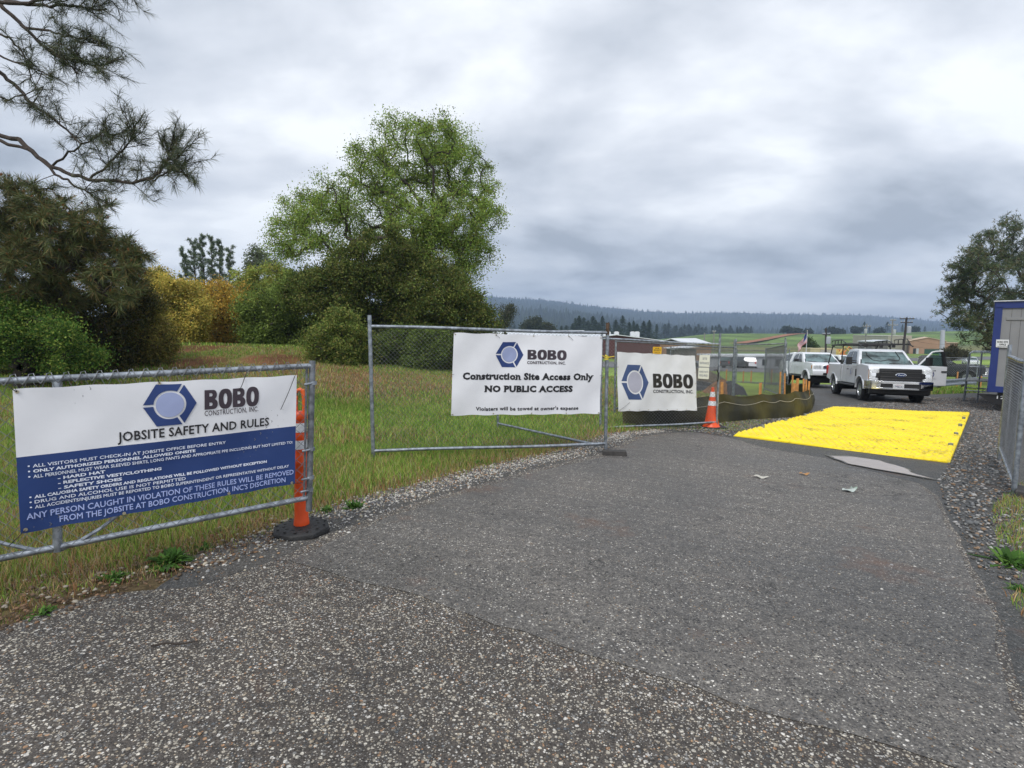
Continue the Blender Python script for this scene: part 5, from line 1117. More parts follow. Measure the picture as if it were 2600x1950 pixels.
# ------------------------------------------------------------------ vehicles
M_WPAINT = mat('white_car_paint', (.72, .74, .78), rough=.25, var=.02, coat=.6); M_GPAINT = mat('dark_grey_car_paint', (.035, .037, .042), rough=.22, var=.05, coat=.7)
M_GLASS = mat('tinted_window', (.03, .04, .045), rough=.05, var=.05, spec=.8); M_GLASSB = mat('windscreen_glass', (.085, .13, .135), rough=.04, vscale=2.6, var=.65, spec=.9)
M_CHR = mat('chrome', (.78, .8, .83), rough=.08, metal=1, var=.03); M_TYRE = mat('tyre', (.02, .02, .021), rough=.8, var=.2); M_RIM = mat('alloy', (.45, .47, .5), rough=.3, metal=.8, var=.1)
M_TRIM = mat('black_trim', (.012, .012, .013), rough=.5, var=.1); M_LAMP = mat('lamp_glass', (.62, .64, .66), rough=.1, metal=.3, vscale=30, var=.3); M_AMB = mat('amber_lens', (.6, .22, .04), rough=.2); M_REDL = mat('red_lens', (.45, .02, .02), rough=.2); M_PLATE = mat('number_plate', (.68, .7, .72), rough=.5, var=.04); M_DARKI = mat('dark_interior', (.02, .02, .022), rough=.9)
def orient(root, x, y, heading, sc=1.0):
    """heading = world angle of the vehicle's forward (+x) axis; follows the ground slope"""
    z = gzf(x, y); e = .8; nx = -(gzf(x+e, y)-gzf(x-e, y))/(2*e); ny = -(gzf(x, y+e)-gzf(x, y-e))/(2*e); n_ = Vector((nx, ny, 1)).normalized()
    f = Vector((math.cos(heading), math.sin(heading), 0)); f = (f-n_*f.dot(n_)).normalized(); l = n_.cross(f)
    root.matrix_world = Matrix(((f.x, l.x, n_.x, x), (f.y, l.y, n_.y, y), (f.z, l.z, n_.z, z), (0, 0, 0, 1))) @ Matrix.Scale(sc, 4)
def wheel(root, x, y, r, w_, lug=6, side=1):
    mb = MB(); mb.lathe([(r*.60, -w_/2), (r*.9, -w_/2), (r*.985, -w_*.36), (r, -w_*.2), (r, w_*.2), (r*.985, w_*.36), (r*.9, w_/2), (r*.60, w_/2)], (0, 0, 0), 30, ax='y', caps=False)
    for k in range(30):
        a = k/30*6.283; c = Vector((math.cos(a)*r*1.0, 0, math.sin(a)*r*1.0)); mb.box((0, 0, 0), (.03, w_*.85, .02), M=Matrix.Translation(c) @ Matrix.Rotation(-a+math.pi/2, 4, 'Y'))
    t = mb.build('wheel', M_TYRE, root, smooth=True); t.location = (x, y, r)
    mb = MB(); s = side; y0 = s*w_*.40
    mb.lathe([(r*.62, y0-.09*s), (r*.62, y0+.02*s), (r*.57, y0+.025*s), (r*.54, y0-.04*s), (0.001, y0-.05*s)], (0, 0, 0), 28, ax='y')
    for k in range(lug):
        a = k/lug*6.283; c = Vector((math.cos(a)*r*.33, y0-.01*s, math.sin(a)*r*.33)); mb.box((0, 0, 0), (r*.5, .035, r*.13), M=Matrix.Translation(c) @ Matrix.Rotation(-a, 4, 'Y'), top=(1, 1))
    mb.lathe([(r*.13, y0-.02*s), (r*.12, y0+.03*s), (.001, y0+.03*s)], (0, 0, 0), 12, ax='y')
    o = mb.build('rim', M_RIM, t, smooth=True)
def arc(cx, cz, r, a0, a1, n=12): return [(cx+r*math.cos(R(a0+(a1-a0)*i/n)), cz+r*math.sin(R(a0+(a1-a0)*i/n))) for i in range(n+1)]
def pickup(name, label, c):
    """c: dimensions. origin = ground under the front axle centre, +x forward, +y left"""
    root = thing(name, label, c.get('cat', 'pickup truck'))
    wb, r, W, fo, ro = c['wb'], c['r'], c['W']/2, c['fo'], c['ro']; zs, zb, zh, zr = c['sill'], c['belt'], c['hood'], c['roof']; xc, xcr = c['cowl'], c['cabrear']; paint = c['paint']
    wf_pts = [(0, W*.95), (zs, W*.965), (zs+.3*(zb-zs), W), (zb-.22, W*.99), (zb, W*.925), (zr, W*.74), (9, W*.7)]
    def wf(z):
        for (a, wa), (b, wb_) in zip(wf_pts, wf_pts[1:]):
            if z <= b: return wa+(wb_-wa)*(z-a)/(b-a)
        return W*.7
    c['wf'] = wf; ra = r+c.get('gap', .09); zc = r+.02
    def archpts(cx):   # from rear to front along the bottom, going +x
        a0 = math.degrees(math.asin(max(-1, min(1, (zs-zc)/ra)))); return arc(cx, zc, ra, 180-a0, a0, 16)
    fx = fo
    # front clip + cab lower body: one hull with the front arch
    bot = [(xcr, zs)]+archpts(0)+[(fx-.10, zs+.02)]
    top = [(fx-.02, zs+.22), (fx, zh-.20), (fx-.06, zh-.06), (fx-.22, zh), (xc+.25, zb+.05), (xc, zb+.035), (xc-.3, zb), (xcr, zb)]
    mb = MB(); mb.prism(bot+top, -1, 1, wf=wf); body = mb.build('body', paint, root, bevel=.035, seg=3)
    # fender flares
    for cx in (0, -wb):
        for s in (-1, 1):
            mb = MB(); a = arc(cx, zc, ra-.006, 176, 4, 18); b = arc(cx, zc, ra+c.get('flare', .045), 176, 4, 18); y0 = s*(wf(zc+ra)-.06); y1 = s*(wf(zc+ra)+c.get('flare_out', .015))
            n = len(a); vs = [(x, y0, z) for x, z in a]+[(x, y0, z) for x, z in b]+[(x, y1, z) for x, z in a]+[(x, y1-.01*s, z) for x, z in b]
            fs = [(i, i+1, n+i+1, n+i) for i in range(n-1)]+[(2*n+i, 2*n+i+1, 3*n+i+1, 3*n+i) for i in range(n-1)]+[(i, i+1, 2*n+i+1, 2*n+i) for i in range(n-1)]+[(n+i, n+i+1, 3*n+i+1, 3*n+i) for i in range(n-1)]
            mb.add(vs, fs); mb.build('wheel_arch', c.get('flare_mat', paint), root, smooth=True)
    # bed sides
    xb0, xb1 = xcr-.03, -(wb+ro)
    for s in (-1, 1):
        mb = MB(); bt = [(xb1, zs+.1)]+archpts(-wb)+[(xb0, zs)]; tp = [(xb0, zb-.01), (xb1+.02, zb-.01), (xb1, zb-.1)]
        pts = bt+tp; n = len(pts); a = [(x, s*wf(z), z) for x, z in pts]; b = [(x, s*(wf(z)-.12), z) for x, z in pts]
        mb.add(a+b, [tuple(range(n)), tuple(range(2*n-1, n-1, -1))]+[(i, (i+1) % n, n+(i+1) % n, n+i) for i in range(n)]); mb.build('bed_side', paint, root, bevel=.015, seg=2)
    mb = MB(); mb.box(((xb0+xb1)/2, 0, zs+.32), (xb0-xb1-.02, 2*W-.26, .06)); mb.box((xb1+.03, 0, (zs+.2+zb)/2), (.06, 2*W-.27, zb-zs-.25)); mb.box((xb0-.03, 0, (zs+.2+zb)/2), (.05, 2*W-.27, zb-zs-.25)); mb.build('bed', paint, root, bevel=.01)
    # greenhouse
    ws = c['ws']; gh = [(xc-.02, zb-.02), (xc-ws, zr-.06), (xc-ws-.14, zr-.01), ((xc-ws+xcr)/2, zr+.015), (xcr+.22, zr-.01), (xcr+.06, zr-.09), (xcr+.005, zb-.02)]
    mb = MB(); mb.prism(gh, -1, 1, wf=wf); mb.build('cab', paint, root, bevel=.03, seg=3)
    # windscreen
    def fp(f, g):  # f across -1..1, g up 0..1 on the screen plane
        z = zb+.03+(zr-.085-zb-.03)*g; x = xc-.02-(ws)*(z-zb+.02)/(zr-.06-zb+.02); return x, f*(wf(z)-.075), z
    nrm = Vector((zr-zb, 0, ws)).normalized()
    def scr(pts, name_, m_, o_, th=.006):
        mb = MB(); mb.poly([Vector(fp(f, g))+nrm*o_ for f, g in pts], 0, th, nrm); return mb.build(name_, m_, root)
    scr([(-1.02, -.03), (1.02, -.03), (1.03, 1.03), (-1.03, 1.03)], 'windscreen_seal', M_TRIM, .001, .004); wsn = scr([(-.97, .0), (.97, .0), (.97, .97), (-.97, .97)], 'windscreen', c.get('wsmat', M_GLASSB), .006)
    if c.get('shade'):
        mb = MB(); pts = [(-.78, .92), (-.72, .6), (-.5, .28), (-.2, .22), (.2, .34), (.55, .28), (.66, .45), (.63, .95)]; mb.path([Vector(fp(f, g))+nrm*.016 for f, g in pts], .016, 6); mb.build('sunshade_cord', M_TRIM, wsn, smooth=True)
    for s in (-1, 1):
        mb = MB(); p0 = Vector(fp(-.1 if s < 0 else .85, -.02)); p1 = Vector(fp(-.85 if s < 0 else .12, .07)); mb.path([p0+nrm*.02, (p0+p1)/2+nrm*.035, p1+nrm*.02], .013, 6); mb.build('wiper', M_TRIM, root, smooth=True)
    # side glass
    def sp_(x, z, s, o_): return Vector((x, s*(wf(z)+o_), z))
    for s in (-1, 1):
        for poly in c['sideglass']:
            mb = MB(); mb.poly([sp_(x, z, s, .004) for x, z in poly], 0, .006, (0, s, .25)); mb.build('side_window', c.get('sgmat', M_GLASS), root)
        for x0_, x1_, z_ in c['seams']:
            mb = MB(); n = 10
            for k in range(n):
                za, zb2 = zs+.03+(z_-zs-.03)*k/n, zs+.03+(z_-zs-.03)*(k+1)/n; mb.add([sp_(x0_, za, s, .004), sp_(x1_, za, s, .004), sp_(x1_, zb2, s, .004), sp_(x0_, zb2, s, .004)], [(0, 1, 2, 3)])
            mb.build('door_seam', M_TRIM, root, fix=False)
        for hx, hz in c['handles']:
            if s == 1 and c.get('open'): continue
            mb = MB(); mb.box((hx, s*(wf(hz)+.02), hz), (.17, .03, .035)); mb.build('door_handle', c.get('handle_mat', M_TRIM), root, bevel=.008)
        # mirror
        if not (s == 1 and c.get('open')):
            mirror(root, xc-c.get('mirx', .38), s, wf(zb)+.02, zb+.08, c['mir'], c.get('mirmat', M_TRIM))
        mb = MB(); mb.tube((-(ra+.12)+.0, s*(W-.02), zs-.06), (-wb+ra+.35, s*(W-.02), zs-.06), .04, n=10); mb.build('running_board', M_TRIM, root, smooth=True)
    # wheels
    for x_ in (0, -wb):
        for s in (-1, 1): wheel(root, x_, s*(W-.16), r, .27, side=s)
    # chassis shadow box and axles
    mb = MB(); mb.box((-wb/2, 0, zs+.02), (wb+1.2, 2*W-.75, .16)); mb.tube((0, -W+.2, r), (0, W-.2, r), .06); mb.tube((-wb, -W+.2, r), (-wb, W-.2, r), .07); mb.box((-wb/2, 0, r+.1), (wb, .9, .14)); mb.build('chassis', M_TRIM, root)
    for cx in (0, -wb):
        mb = MB(); mb.prism(arc(cx, zc, ra-.004, 200, -20, 14), -W*.86, W*.86); mb.build('wheel_well', M_TRIM, root)
    return root, wf
def mirror(root, x, s, y, z, d, m_):
    mb = MB(); mb.tube((x, s*y*.96, z-.02), (x-.02, s*(y+.12), z+.0), .028, n=8); mb.tube((x, s*y*.96, z+.06), (x-.02, s*(y+.12), z+.08), .02, n=8)
    mb.box((x-.03, s*(y+.12+d[1]/2), z+d[2]*.22), d); return mb.build('mirror', m_, root, bevel=.03, seg=3)
# --- the big white pickup
cfg = dict(wb=3.76, r=.415, W=2.03, fo=.92, ro=1.22, sill=.60, belt=1.36, hood=1.36, roof=1.99, cowl=-.42, cabrear=-2.62, ws=.70, paint=M_WPAINT, gap=.085, flare=.035, flare_out=.010,
           sideglass=[[(-.80, 1.40), (-1.30, 1.88), (-1.66, 1.90), (-1.70, 1.40)], [(-1.80, 1.40), (-1.76, 1.90), (-2.26, 1.88), (-2.44, 1.72), (-2.48, 1.40)]], seams=[(-.60, -.585, 1.36), (-1.765, -1.75, 1.36), (-2.635, -2.60, 1.33)], handles=[(-1.60, 1.17)], mir=(.12, .19, .30), shade=True, open=True)
truck, wf = pickup('pickup_truck', 'white work pickup with a black ladder rack and its driver door open', cfg)
fx = .92
def T(name, m_, mb, **k): return mb.build(name, m_, truck, **k)
# grille, lights, bumper
mb = MB(); mb.box((fx+.03, 0, 1.02), (.10, 1.30, .46)); mb.box((fx+.02, 0, .99), (.09, 1.56, .20)); gr = T('grille', M_TRIM, mb, bevel=.02)
mb = MB()
for z_ in (.86, .95, 1.09, 1.18): mb.box((fx+.085, 0, z_), (.02, 1.26, .028))
mb.build('bar', mat('grille_bar', (.03, .03, .032), rough=.35), gr, bevel=.005)
mb = MB(); mb.lathe([(1, 0), (1, 1), (.97, 1.02)], (0, 0, 0), 32); Mx = Matrix.Translation((fx+.075, 0, 1.02)) @ Matrix(((0, 0, .035, 0), (.17, 0, 0, 0), (0, .075, 0, 0), (0, 0, 0, 1)))
mb.build('badge', M_CHR, truck, smooth=True, M=Mx); mb = MB(); mb.lathe([(.86, 0), (.86, 1.25), (.82, 1.27)], (0, 0, 0), 32); bd = mb.build('badge_field', mat('badge_blue', (.012, .03, .11), rough=.2), truck, smooth=True, M=Mx)
class FA(Art): pass
A = Art(lambda u, v, o_: Vector((fx+.124, -.10+.20*u, 1.055-.07*v))); A.text('Ford', .05, .95, .78, .62, M_CHR, .01, shear=.2); A.finish(truck, (0, 0, 0))
for s in (-1, 1):
    mb = MB(); mb.box((fx-.02, s*.83, 1.02), (.16, .30, .44)); hl = T('headlight', M_LAMP, mb, bevel=.03)
    mb = MB(); mb.box((fx+.055, s*.85, .90), (.02, .24, .015)); mb.box((fx+.055, s*.85, 1.13), (.02, .24, .015)); mb.box((fx+.055, s*.83, 1.02), (.02, .16, .12)); mb.build('trim', M_CHR, hl, bevel=.004)
    mb = MB(); mb.box((fx-.02, s*.955, 1.02), (.13, .05, .36)); mb.build('indicator', M_AMB, hl, bevel=.01)
# bumper: chrome wrap, dark intake, air dam
mb = MB(); pr = [(-1.04, -.22), (-1.03, .02), (-.90, .12), (-.4, .17), (.4, .17), (.90, .12), (1.03, .02), (1.04, -.22)]
for (z0, z1) in ((.50, .56), (.70, .80)): 
    n = len(pr); V = [(fx+x, y, z) for z in (z0, z1) for y, x in pr]+[(fx+x-.08, y*.97, z) for z in (z0, z1) for y, x in pr]; F = [(i, i+1, n+i+1, n+i) for i in range(n-1)]+[(n+i, n+i+1, 3*n+i+1, 3*n+i) for i in range(n-1)]+[(i, i+1, 2*n+i+1, 2*n+i) for i in range(n-1)]; mb.add(V, F)
for s in (-1, 1):
    pr2 = [(y, x) for y, x in pr if y*s > .3]; pr2.sort(key=lambda q: abs(q[0])); pr2 = [(s*.62, .15)]+[q for q in pr2 if abs(q[0]) > .62]
    n = len(pr2); V = [(fx+x, y, z) for z in (.56, .70) for y, x in pr2]; mb.add(V, [(i, i+1, n+i+1, n+i) for i in range(n-1)])
T('bumper', M_CHR, mb, bevel=.006); mb = MB(); mb.box((fx+.07, 0, .63), (.12, 1.26, .15)); mb.prism([(fx-.1, .30), (fx+.05, .34), (fx+.10, .50), (fx-.1, .52)], -.93, .93); T('air_dam', M_TRIM, mb)
mb = MB(); mb.box((fx+.185, -.10+.02, .62), (.012, .34, .17)); T('number_plate', M_PLATE, mb, bevel=.003)
A = Art(lambda u, v, o_: Vector((fx+.1935, -.25+.34*u, .70-.16*v))); A.text('17M82X2', .06, .94, .82, .5, mat('plate_ink', (.04, .05, .14), rough=.5), .02); A.text('California', .25, .75, .26, .14, M_REDW, 0); A.finish(truck, (0, 0, 0))
# body details: right side (camera side) logo, vent, tail light
def side_art(s, x0, x1, z0, z1):
    return Art(lambda u, v, o_: (lambda z: Vector((x0+(x1-x0)*u, s*(wf(z)+.005), z)))(z1-(z1-z0)*v))
A = side_art(-1, -1.33, -1.03, .82, 1.22); A.text('BOBO', .2, .8, .10, .09, M_INK, .03); A.logo(.30, .70, .16, .68, M_LOGOB, None, M_DISC); A.text('CONSTRUCTION, INC.', .1, .9, .86, .06, M_INK, 0); A.finish(truck, (0, 0, 0))
mb = MB(); mb.box((-.50, -1.008, 1.05), (.05, .03, .30)); T('fender_vent', M_TRIM, mb, bevel=.01)
for s in (-1, 1):
    mb = MB(); mb.box((-wfm if False else -(3.76+1.22)+.02, s*.985, 1.08), (.12, .07, .40)); T('tail_light', M_REDL, mb, bevel=.02)
A = side_art(-1, -4.85, -4.60, 1.12, 1.24); A.text('4X4', .1, .9, .9, .7, M_REDW, .04); A.finish(truck, (0, 0, 0))
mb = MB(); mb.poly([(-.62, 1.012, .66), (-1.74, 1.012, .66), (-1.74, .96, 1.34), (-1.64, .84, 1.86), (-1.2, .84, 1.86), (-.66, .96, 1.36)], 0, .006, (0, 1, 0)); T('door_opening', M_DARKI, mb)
mb = MB(); mb.box((-3.15, 0, 1.40), (.45, 1.7, .22)); tb_ = T('tool_box', M_TRIM, mb, bevel=.03)
# ladder rack
mb = MB(); r_ = .024; zt = 2.22
for s in (-1, 1):
    y = s*.86
    mb.path([(.05-.6, y*.98, 2.10), (-.9, y, 2.17), (-1.6, y, zt-.02), (-2.6, y, zt), (-4.7, y, zt), (-4.95, y, zt-.02)], r_, 8)
    mb.path([(-4.92, y, zt-.02), (-4.94, y, zt+.15), (-4.85, y, zt+.19), (-3.3, y, zt+.19), (-2.7, y, zt+.04)], r_*.8, 8)
    if s > 0: mb.path([(-2.5, y, zt), (-2.5, y, zt+.19), (-1.2, y, zt+.19), (-.75, y, zt-.08)], r_*.7, 8)
    for x in (-4.4, -3.9, -3.4): mb.tube((x, y, zt), (x, y, zt+.19), r_*.7, n=6)
    if s > 0:
        for x in (-2.1, -1.6): mb.tube((x, y, zt), (x, y, zt+.19), r_*.7, n=6)
    mb.tube((-4.98, s*.95, 1.35), (-4.72, y, zt), r_, n=8); mb.tube((-2.95, s*.93, 1.35), (-3.0, y, zt), r_, n=8); mb.box((-3.05, y, zt-.06), (.16, .05, .1)); mb.box((-4.62, y, zt-.05), (.14, .05, .1))
for x in (-.95, -1.8, -2.9, -3.8, -4.75): mb.tube((x, -.86, zt-.02), (x, .86, zt-.02), r_*.8, n=8)
for x, s in ((-1.3, -.5), (-1.3, .45), (-2.2, .3)): mb.box((x, s, zt-.10), (.1, .1, .12))
rack = T('ladder_rack', M_TRIM, mb, smooth=True)
# open driver door hinged at the cowl
Md = Matrix.Translation((-.60, 1.0, 0)) @ Matrix.Rotation(R(-74), 4, 'Z')
def D(x): return -x   # along the door from the hinge
door = bpy.data.objects.new('door', None); 
mb = MB(); mb.prism([(-.02, .62), (-1.14, .62), (-1.15, 1.0), (-1.14, 1.36), (-.02, 1.38)], -.05, .045); dr = mb.build('door', M_WPAINT, truck, bevel=.02, seg=2)
dr.matrix_local = Md
fr = MB(); fr.path([(-.08, 0, 1.36), (-.30, -.02, 1.58), (-.62, -.06, 1.90), (-.75, -.07, 1.93), (-1.02, -.07, 1.95)], .032, 8); fr.build('window_frame', M_WPAINT, dr, smooth=True)
fr = MB(); fr.add([(-.96, -.11, 1.95), (-1.06, -.11, 1.94), (-1.15, -.03, 1.36), (-1.02, -.03, 1.36), (-.96, -.05, 1.95), (-1.06, -.05, 1.94), (-1.15, .03, 1.36), (-1.02, .03, 1.36)], [(0, 1, 2, 3), (7, 6, 5, 4), (0, 4, 5, 1), (1, 5, 6, 2), (2, 6, 7, 3), (3, 7, 4, 0)]); fr.build('window_post', M_TRIM, dr)
def glassm():
    m = bpy.data.materials.new('clear_glass'); m.use_nodes = True; t = m.node_tree; b = t.nodes['Principled BSDF']; b.inputs['Base Color'].default_value = (.03, .05, .05, 1); b.inputs['Roughness'].default_value = .03
    tr = nd(t, 'ShaderNodeBsdfTransparent'); tr.inputs[0].default_value = (.72, .86, .84, 1); mi = nd(t, 'ShaderNodeMixShader'); fz = nd(t, 'ShaderNodeTexNoise'); mi.inputs[0].default_value = .18
    t.links.new(tr.outputs[0], mi.inputs[1]); t.links.new(b.outputs[0], mi.inputs[2]); t.links.new(mi.outputs[0], t.nodes['Material Output'].inputs[0]); return m
fr = MB(); fr.poly([(-.14, -.0, 1.38), (-1.04, -.03, 1.38), (-.99, -.07, 1.92), (-.72, -.06, 1.90), (-.34, -.02, 1.56)], 0, .005, (0, 1, 0)); fr.build('window', glassm(), dr)
fr = MB(); fr.box((-1.02, .065, 1.17), (.20, .04, .045)); fr.build('door_handle', M_TRIM, dr, bevel=.01)
mirror(dr, -.26, 1, .04, 1.46, (.12, .21, .32), M_TRIM)
A = Art(lambda u, v, o_: Vector((-.80+.42*u, .052, 1.22-.40*v))); A.text('BOBO', .2, .8, .10, .09, M_INK, .03); A.logo(.30, .70, .16, .68, M_LOGOB, None, M_DISC); A.text('CONSTRUCTION, INC.', .1, .9, .86, .06, M_INK, 0); A.finish(dr, (0, 0, 0))
# place it: right front wheel at the photo's spot
gt = G(2199, 1015); th = R(14.7); fwd = Vector((-math.sin(th), -math.cos(th))); lft = Vector((-fwd.y, fwd.x)); cen = Vector((gt.x, gt.y))+lft*.86
orient(truck, 13.4, 18.75, math.atan2(-math.cos(R(18)), -math.sin(R(18))), .94)
# --- white truck with camper shell
cfg2 = dict(wb=3.25, r=.40, W=1.90, fo=.85, ro=1.05, sill=.62, belt=1.27, hood=1.27, roof=1.82, cowl=-.42, cabrear=-2.45, ws=.72, paint=M_WPAINT, gap=.085, flare=.06, flare_out=.028,
            sideglass=[[(-.82, 1.30), (-1.22, 1.70), (-1.50, 1.73), (-1.54, 1.30)], [(-1.64, 1.30), (-1.62, 1.73), (-2.05, 1.70), (-2.22, 1.58), (-2.26, 1.30)]], seams=[(-.62, -.61, 1.27), (-1.60, -1.59, 1.27), (-2.465, -2.44, 1.25)], handles=[(-1.45, 1.10), (-2.2, 1.10)], mir=(.10, .20, .15), wsmat=M_GLASSB, sgmat=M_GLASS, handle_mat=M_WPAINT, mirx=.42)
t2, wf2 = pickup('pickup_truck', 'white double cab pickup with a camper shell parked left of the rack truck', cfg2)
mb = MB(); mb.prism([(-2.50, 1.25), (-2.50, 1.80), (-2.6, 1.83), (-3.6, 1.78), (-3.98, 1.66), (-4.28, 1.25)], -1, 1, wf=lambda z: wf2(z)*1.005); mb.build('camper_shell', M_WPAINT, t2, bevel=.035, seg=3)
for s in (-1, 1):
    mb = MB(); mb.poly([(x, s*(wf2(z)*1.005+.004), z) for x, z in ((-2.70, 1.33), (-2.66, 1.72), (-3.55, 1.68), (-4.02, 1.33))], 0, .006, (0, s, .2)); mb.build('side_window', M_GLASS, t2)
    mb = MB(); mb.box((.78, s*.68, 1.06), (.14, .42, .22)); h = mb.build('headlight', M_LAMP, t2, bevel=.05, seg=3); mb = MB(); mb.box((.74, s*.90, 1.06), (.12, .05, .18)); mb.build('indicator', M_AMB, h, bevel=.01)
    mb = MB(); mb.lathe([(.075, 0), (.08, .03), (.05, .035)], (0, 0, 0), 16); mb.build('fog_light', M_LAMP, t2, smooth=True, M=Matrix.Translation((.90, s*.68, .78)) @ Matrix.Rotation(R(90), 4, 'Y'))
mb = MB(); mb.prism([(.70, .62), (.92, .64), (.96, .76), (.94, .90), (.80, .94)], -.93, .93); mb.build('bumper', M_WPAINT, t2, bevel=.03, seg=3)
mb = MB(); mb.box((.84, 0, 1.06), (.06, .85, .2)); mb.build('grille', M_CHR, t2, bevel=.02); mb = MB(); mb.box((.955, 0, .72), (.03, .9, .12)); mb.build('intake', M_TRIM, t2)
gt = G(2062, 988); th = R(20); fwd = Vector((-math.sin(th), -math.cos(th))); cen = P(2110, 980, 28.5); orient(t2, 16.1, 27.25, math.atan2(-math.cos(R(10)), -math.sin(R(10))))
# --- dark pickup behind the guard rail
cfg3 = dict(wb=3.6, r=.42, W=2.02, fo=.95, ro=1.15, sill=.58, belt=1.32, hood=1.30, roof=1.93, cowl=-.5, cabrear=-2.75, ws=.85, paint=M_GPAINT, gap=.09, flare=.05,
            sideglass=[[(-.95, 1.36), (-1.45, 1.80), (-1.75, 1.83), (-1.80, 1.36)], [(-1.9, 1.36), (-1.86, 1.83), (-2.35, 1.80), (-2.58, 1.36)]], seams=[(-.7, -.69, 1.3), (-1.86, -1.85, 1.3)], handles=[(-1.7, 1.15), (-2.4, 1.15)], mir=(.12, .22, .2), mirmat=M_CHR, handle_mat=M_CHR, wsmat=M_GLASS)
t3, wf3 = pickup('pickup_truck', 'dark grey crew cab pickup parked behind the guard rail', cfg3)
for s in (-1, 1):
    mb = MB(); mb.box((.90, s*.80, 1.08), (.14, .34, .18)); mb.build('headlight', M_LAMP, t3, bevel=.03)
mb = MB(); mb.box((.96, 0, 1.05), (.05, 1.15, .30)); mb.build('grille', M_TRIM, t3, bevel=.02); mb = MB(); mb.box((.985, 0, 1.19), (.03, 1.4, .05)); mb.box((.985, 0, .93), (.03, 1.2, .04)); mb.box((.93, 0, .66), (.26, 2.0, .10)); mb.box((.93, 0, .82), (.26, 1.9, .05)); mb.build('bumper', M_CHR, t3, bevel=.02); mb = MB(); mb.box((1.07, 0, .74), (.02, .32, .15)); mb.build('number_plate', M_PLATE, t3)
g3 = P(2440, 960, 41); orient(t3, P(2452, 960, 37).x, 37, math.atan2(-.52, .70))
# --- small distant vehicles
def small_car(label, px, Y, heading, L_=4.6, W=1.8, Hh=1.6, paint=M_WPAINT, kind='suv', name='parked_car', group='vehicles parked in the distance', cat='car'):
    root = thing(name, label, cat, group=group); r = .34; z0 = .32; zb = Hh*.58; hw = W/2
    if kind == 'suv': prof = [(L_*.5, z0), (L_*.5, zb-.12), (L_*.42, zb), (L_*.22, zb+.06), (-L_*.47, zb+.04), (-L_*.5, z0)]; gh = [(L_*.22, zb), (L_*.08, Hh-.04), (-L_*.2, Hh), (-L_*.42, Hh-.06), (-L_*.49, zb)]
    elif kind == 'truck': prof = [(L_*.5, z0+.1), (L_*.5, zb-.05), (L_*.25, zb+.06), (-L_*.5, zb+.04), (-L_*.5, z0+.1)]; gh = [(L_*.26, zb), (L_*.15, Hh-.04), (-L_*.02, Hh), (-L_*.1, Hh-.04), (-L_*.12, zb)]
    else: prof = [(L_*.5, z0), (L_*.5, zb-.12), (L_*.44, zb-.04), (L_*.22, zb+.02), (-L_*.36, zb+.06), (-L_*.5, zb), (-L_*.5, z0)]; gh = [(L_*.22, zb), (L_*.05, Hh-.03), (-L_*.15, Hh), (-L_*.28, Hh-.06), (-L_*.40, zb)]
    wf_ = lambda z: hw*(1 if z <= zb+.08 else 1-.2*(z-zb)/(Hh-zb))
    mb = MB(); mb.prism(prof, -1, 1, wf=wf_); mb.build('body', paint, root, bevel=.05, seg=2); mb = MB(); mb.prism(gh, -1, 1, wf=wf_); mb.build('cab', paint, root, bevel=.04, seg=2)
    mb = MB(); cx = sum(p[0] for p in gh)/len(gh); cz = (zb+Hh)/2+.03
    ins = [(cx+(x-cx)*.86, cz+(z-cz)*.66) for x, z in gh]
    for s in (-1, 1): mb = MB(); mb.poly([(x, s*(wf_(z)+.012), z) for x, z in ins], 0, .004, (0, s, .2)); mb.build('side_window', M_GLASS, root)
    for e0, e1, dx in ((0, 1, .02), (-1, -2, -.02)):
        mb = MB(); a, b = gh[e0], gh[e1]; p = [(a[0]+(b[0]-a[0])*f+dx, a[1]+(b[1]-a[1])*f+.01) for f in (.14, .88)]; mb.add([(p[0][0], -hw*.86, p[0][1]), (p[0][0], hw*.86, p[0][1]), (p[1][0], hw*.74, p[1][1]), (p[1][0], -hw*.74, p[1][1])], [(0, 1, 2, 3)])
        mb.build('windscreen' if dx > 0 else 'rear_window', M_GLASSB, root, fix=False)
    for x in (-L_*.3, L_*.31):
        for s in (-1, 1): mb = MB(); mb.lathe([(r*.5, -.1), (r, -.1), (r, .1), (r*.5, .1)], (0, 0, 0), 16, ax='y'); o = mb.build('wheel', M_TYRE, root, smooth=True); o.location = (x, s*(hw-.09), r)
    for s in (-1, 1):
        mb = MB(); mb.box((L_*.5, s*hw*.72, zb-.16), (.05, .34, .14)); mb.build('headlight', M_LAMP, root, bevel=.01); mb = MB(); mb.box((-L_*.5, s*hw*.82, zb-.12), (.05, .2, .26)); mb.build('tail_light', M_REDL, root, bevel=.01)
    mb = MB(); mb.box((0, 0, z0), (L_*.9, W*.9, .12)); mb.build('underbody', M_TRIM, root)
    p = P(px, 900, Y); orient(root, p.x, Y, heading); return root
small_car('silver white estate car seen from behind through the yard mesh', 1906, 76, R(64), paint=M_WPAINT); small_car('white car half hidden right of the silver white estate', 1934, 80, R(58))
small_car('white estate car facing us on the far road above the pickup bed', 2139, 104, R(-100), Hh=1.65); small_car('white pickup in the far yard seen over the rack truck roof', 2226, 142, R(175), L_=5.6, kind='truck', Hh=1.9); small_car('white sedan right of the far pickup in front of the beige hall', 2266, 142, R(180), kind='sedan', Hh=1.45)
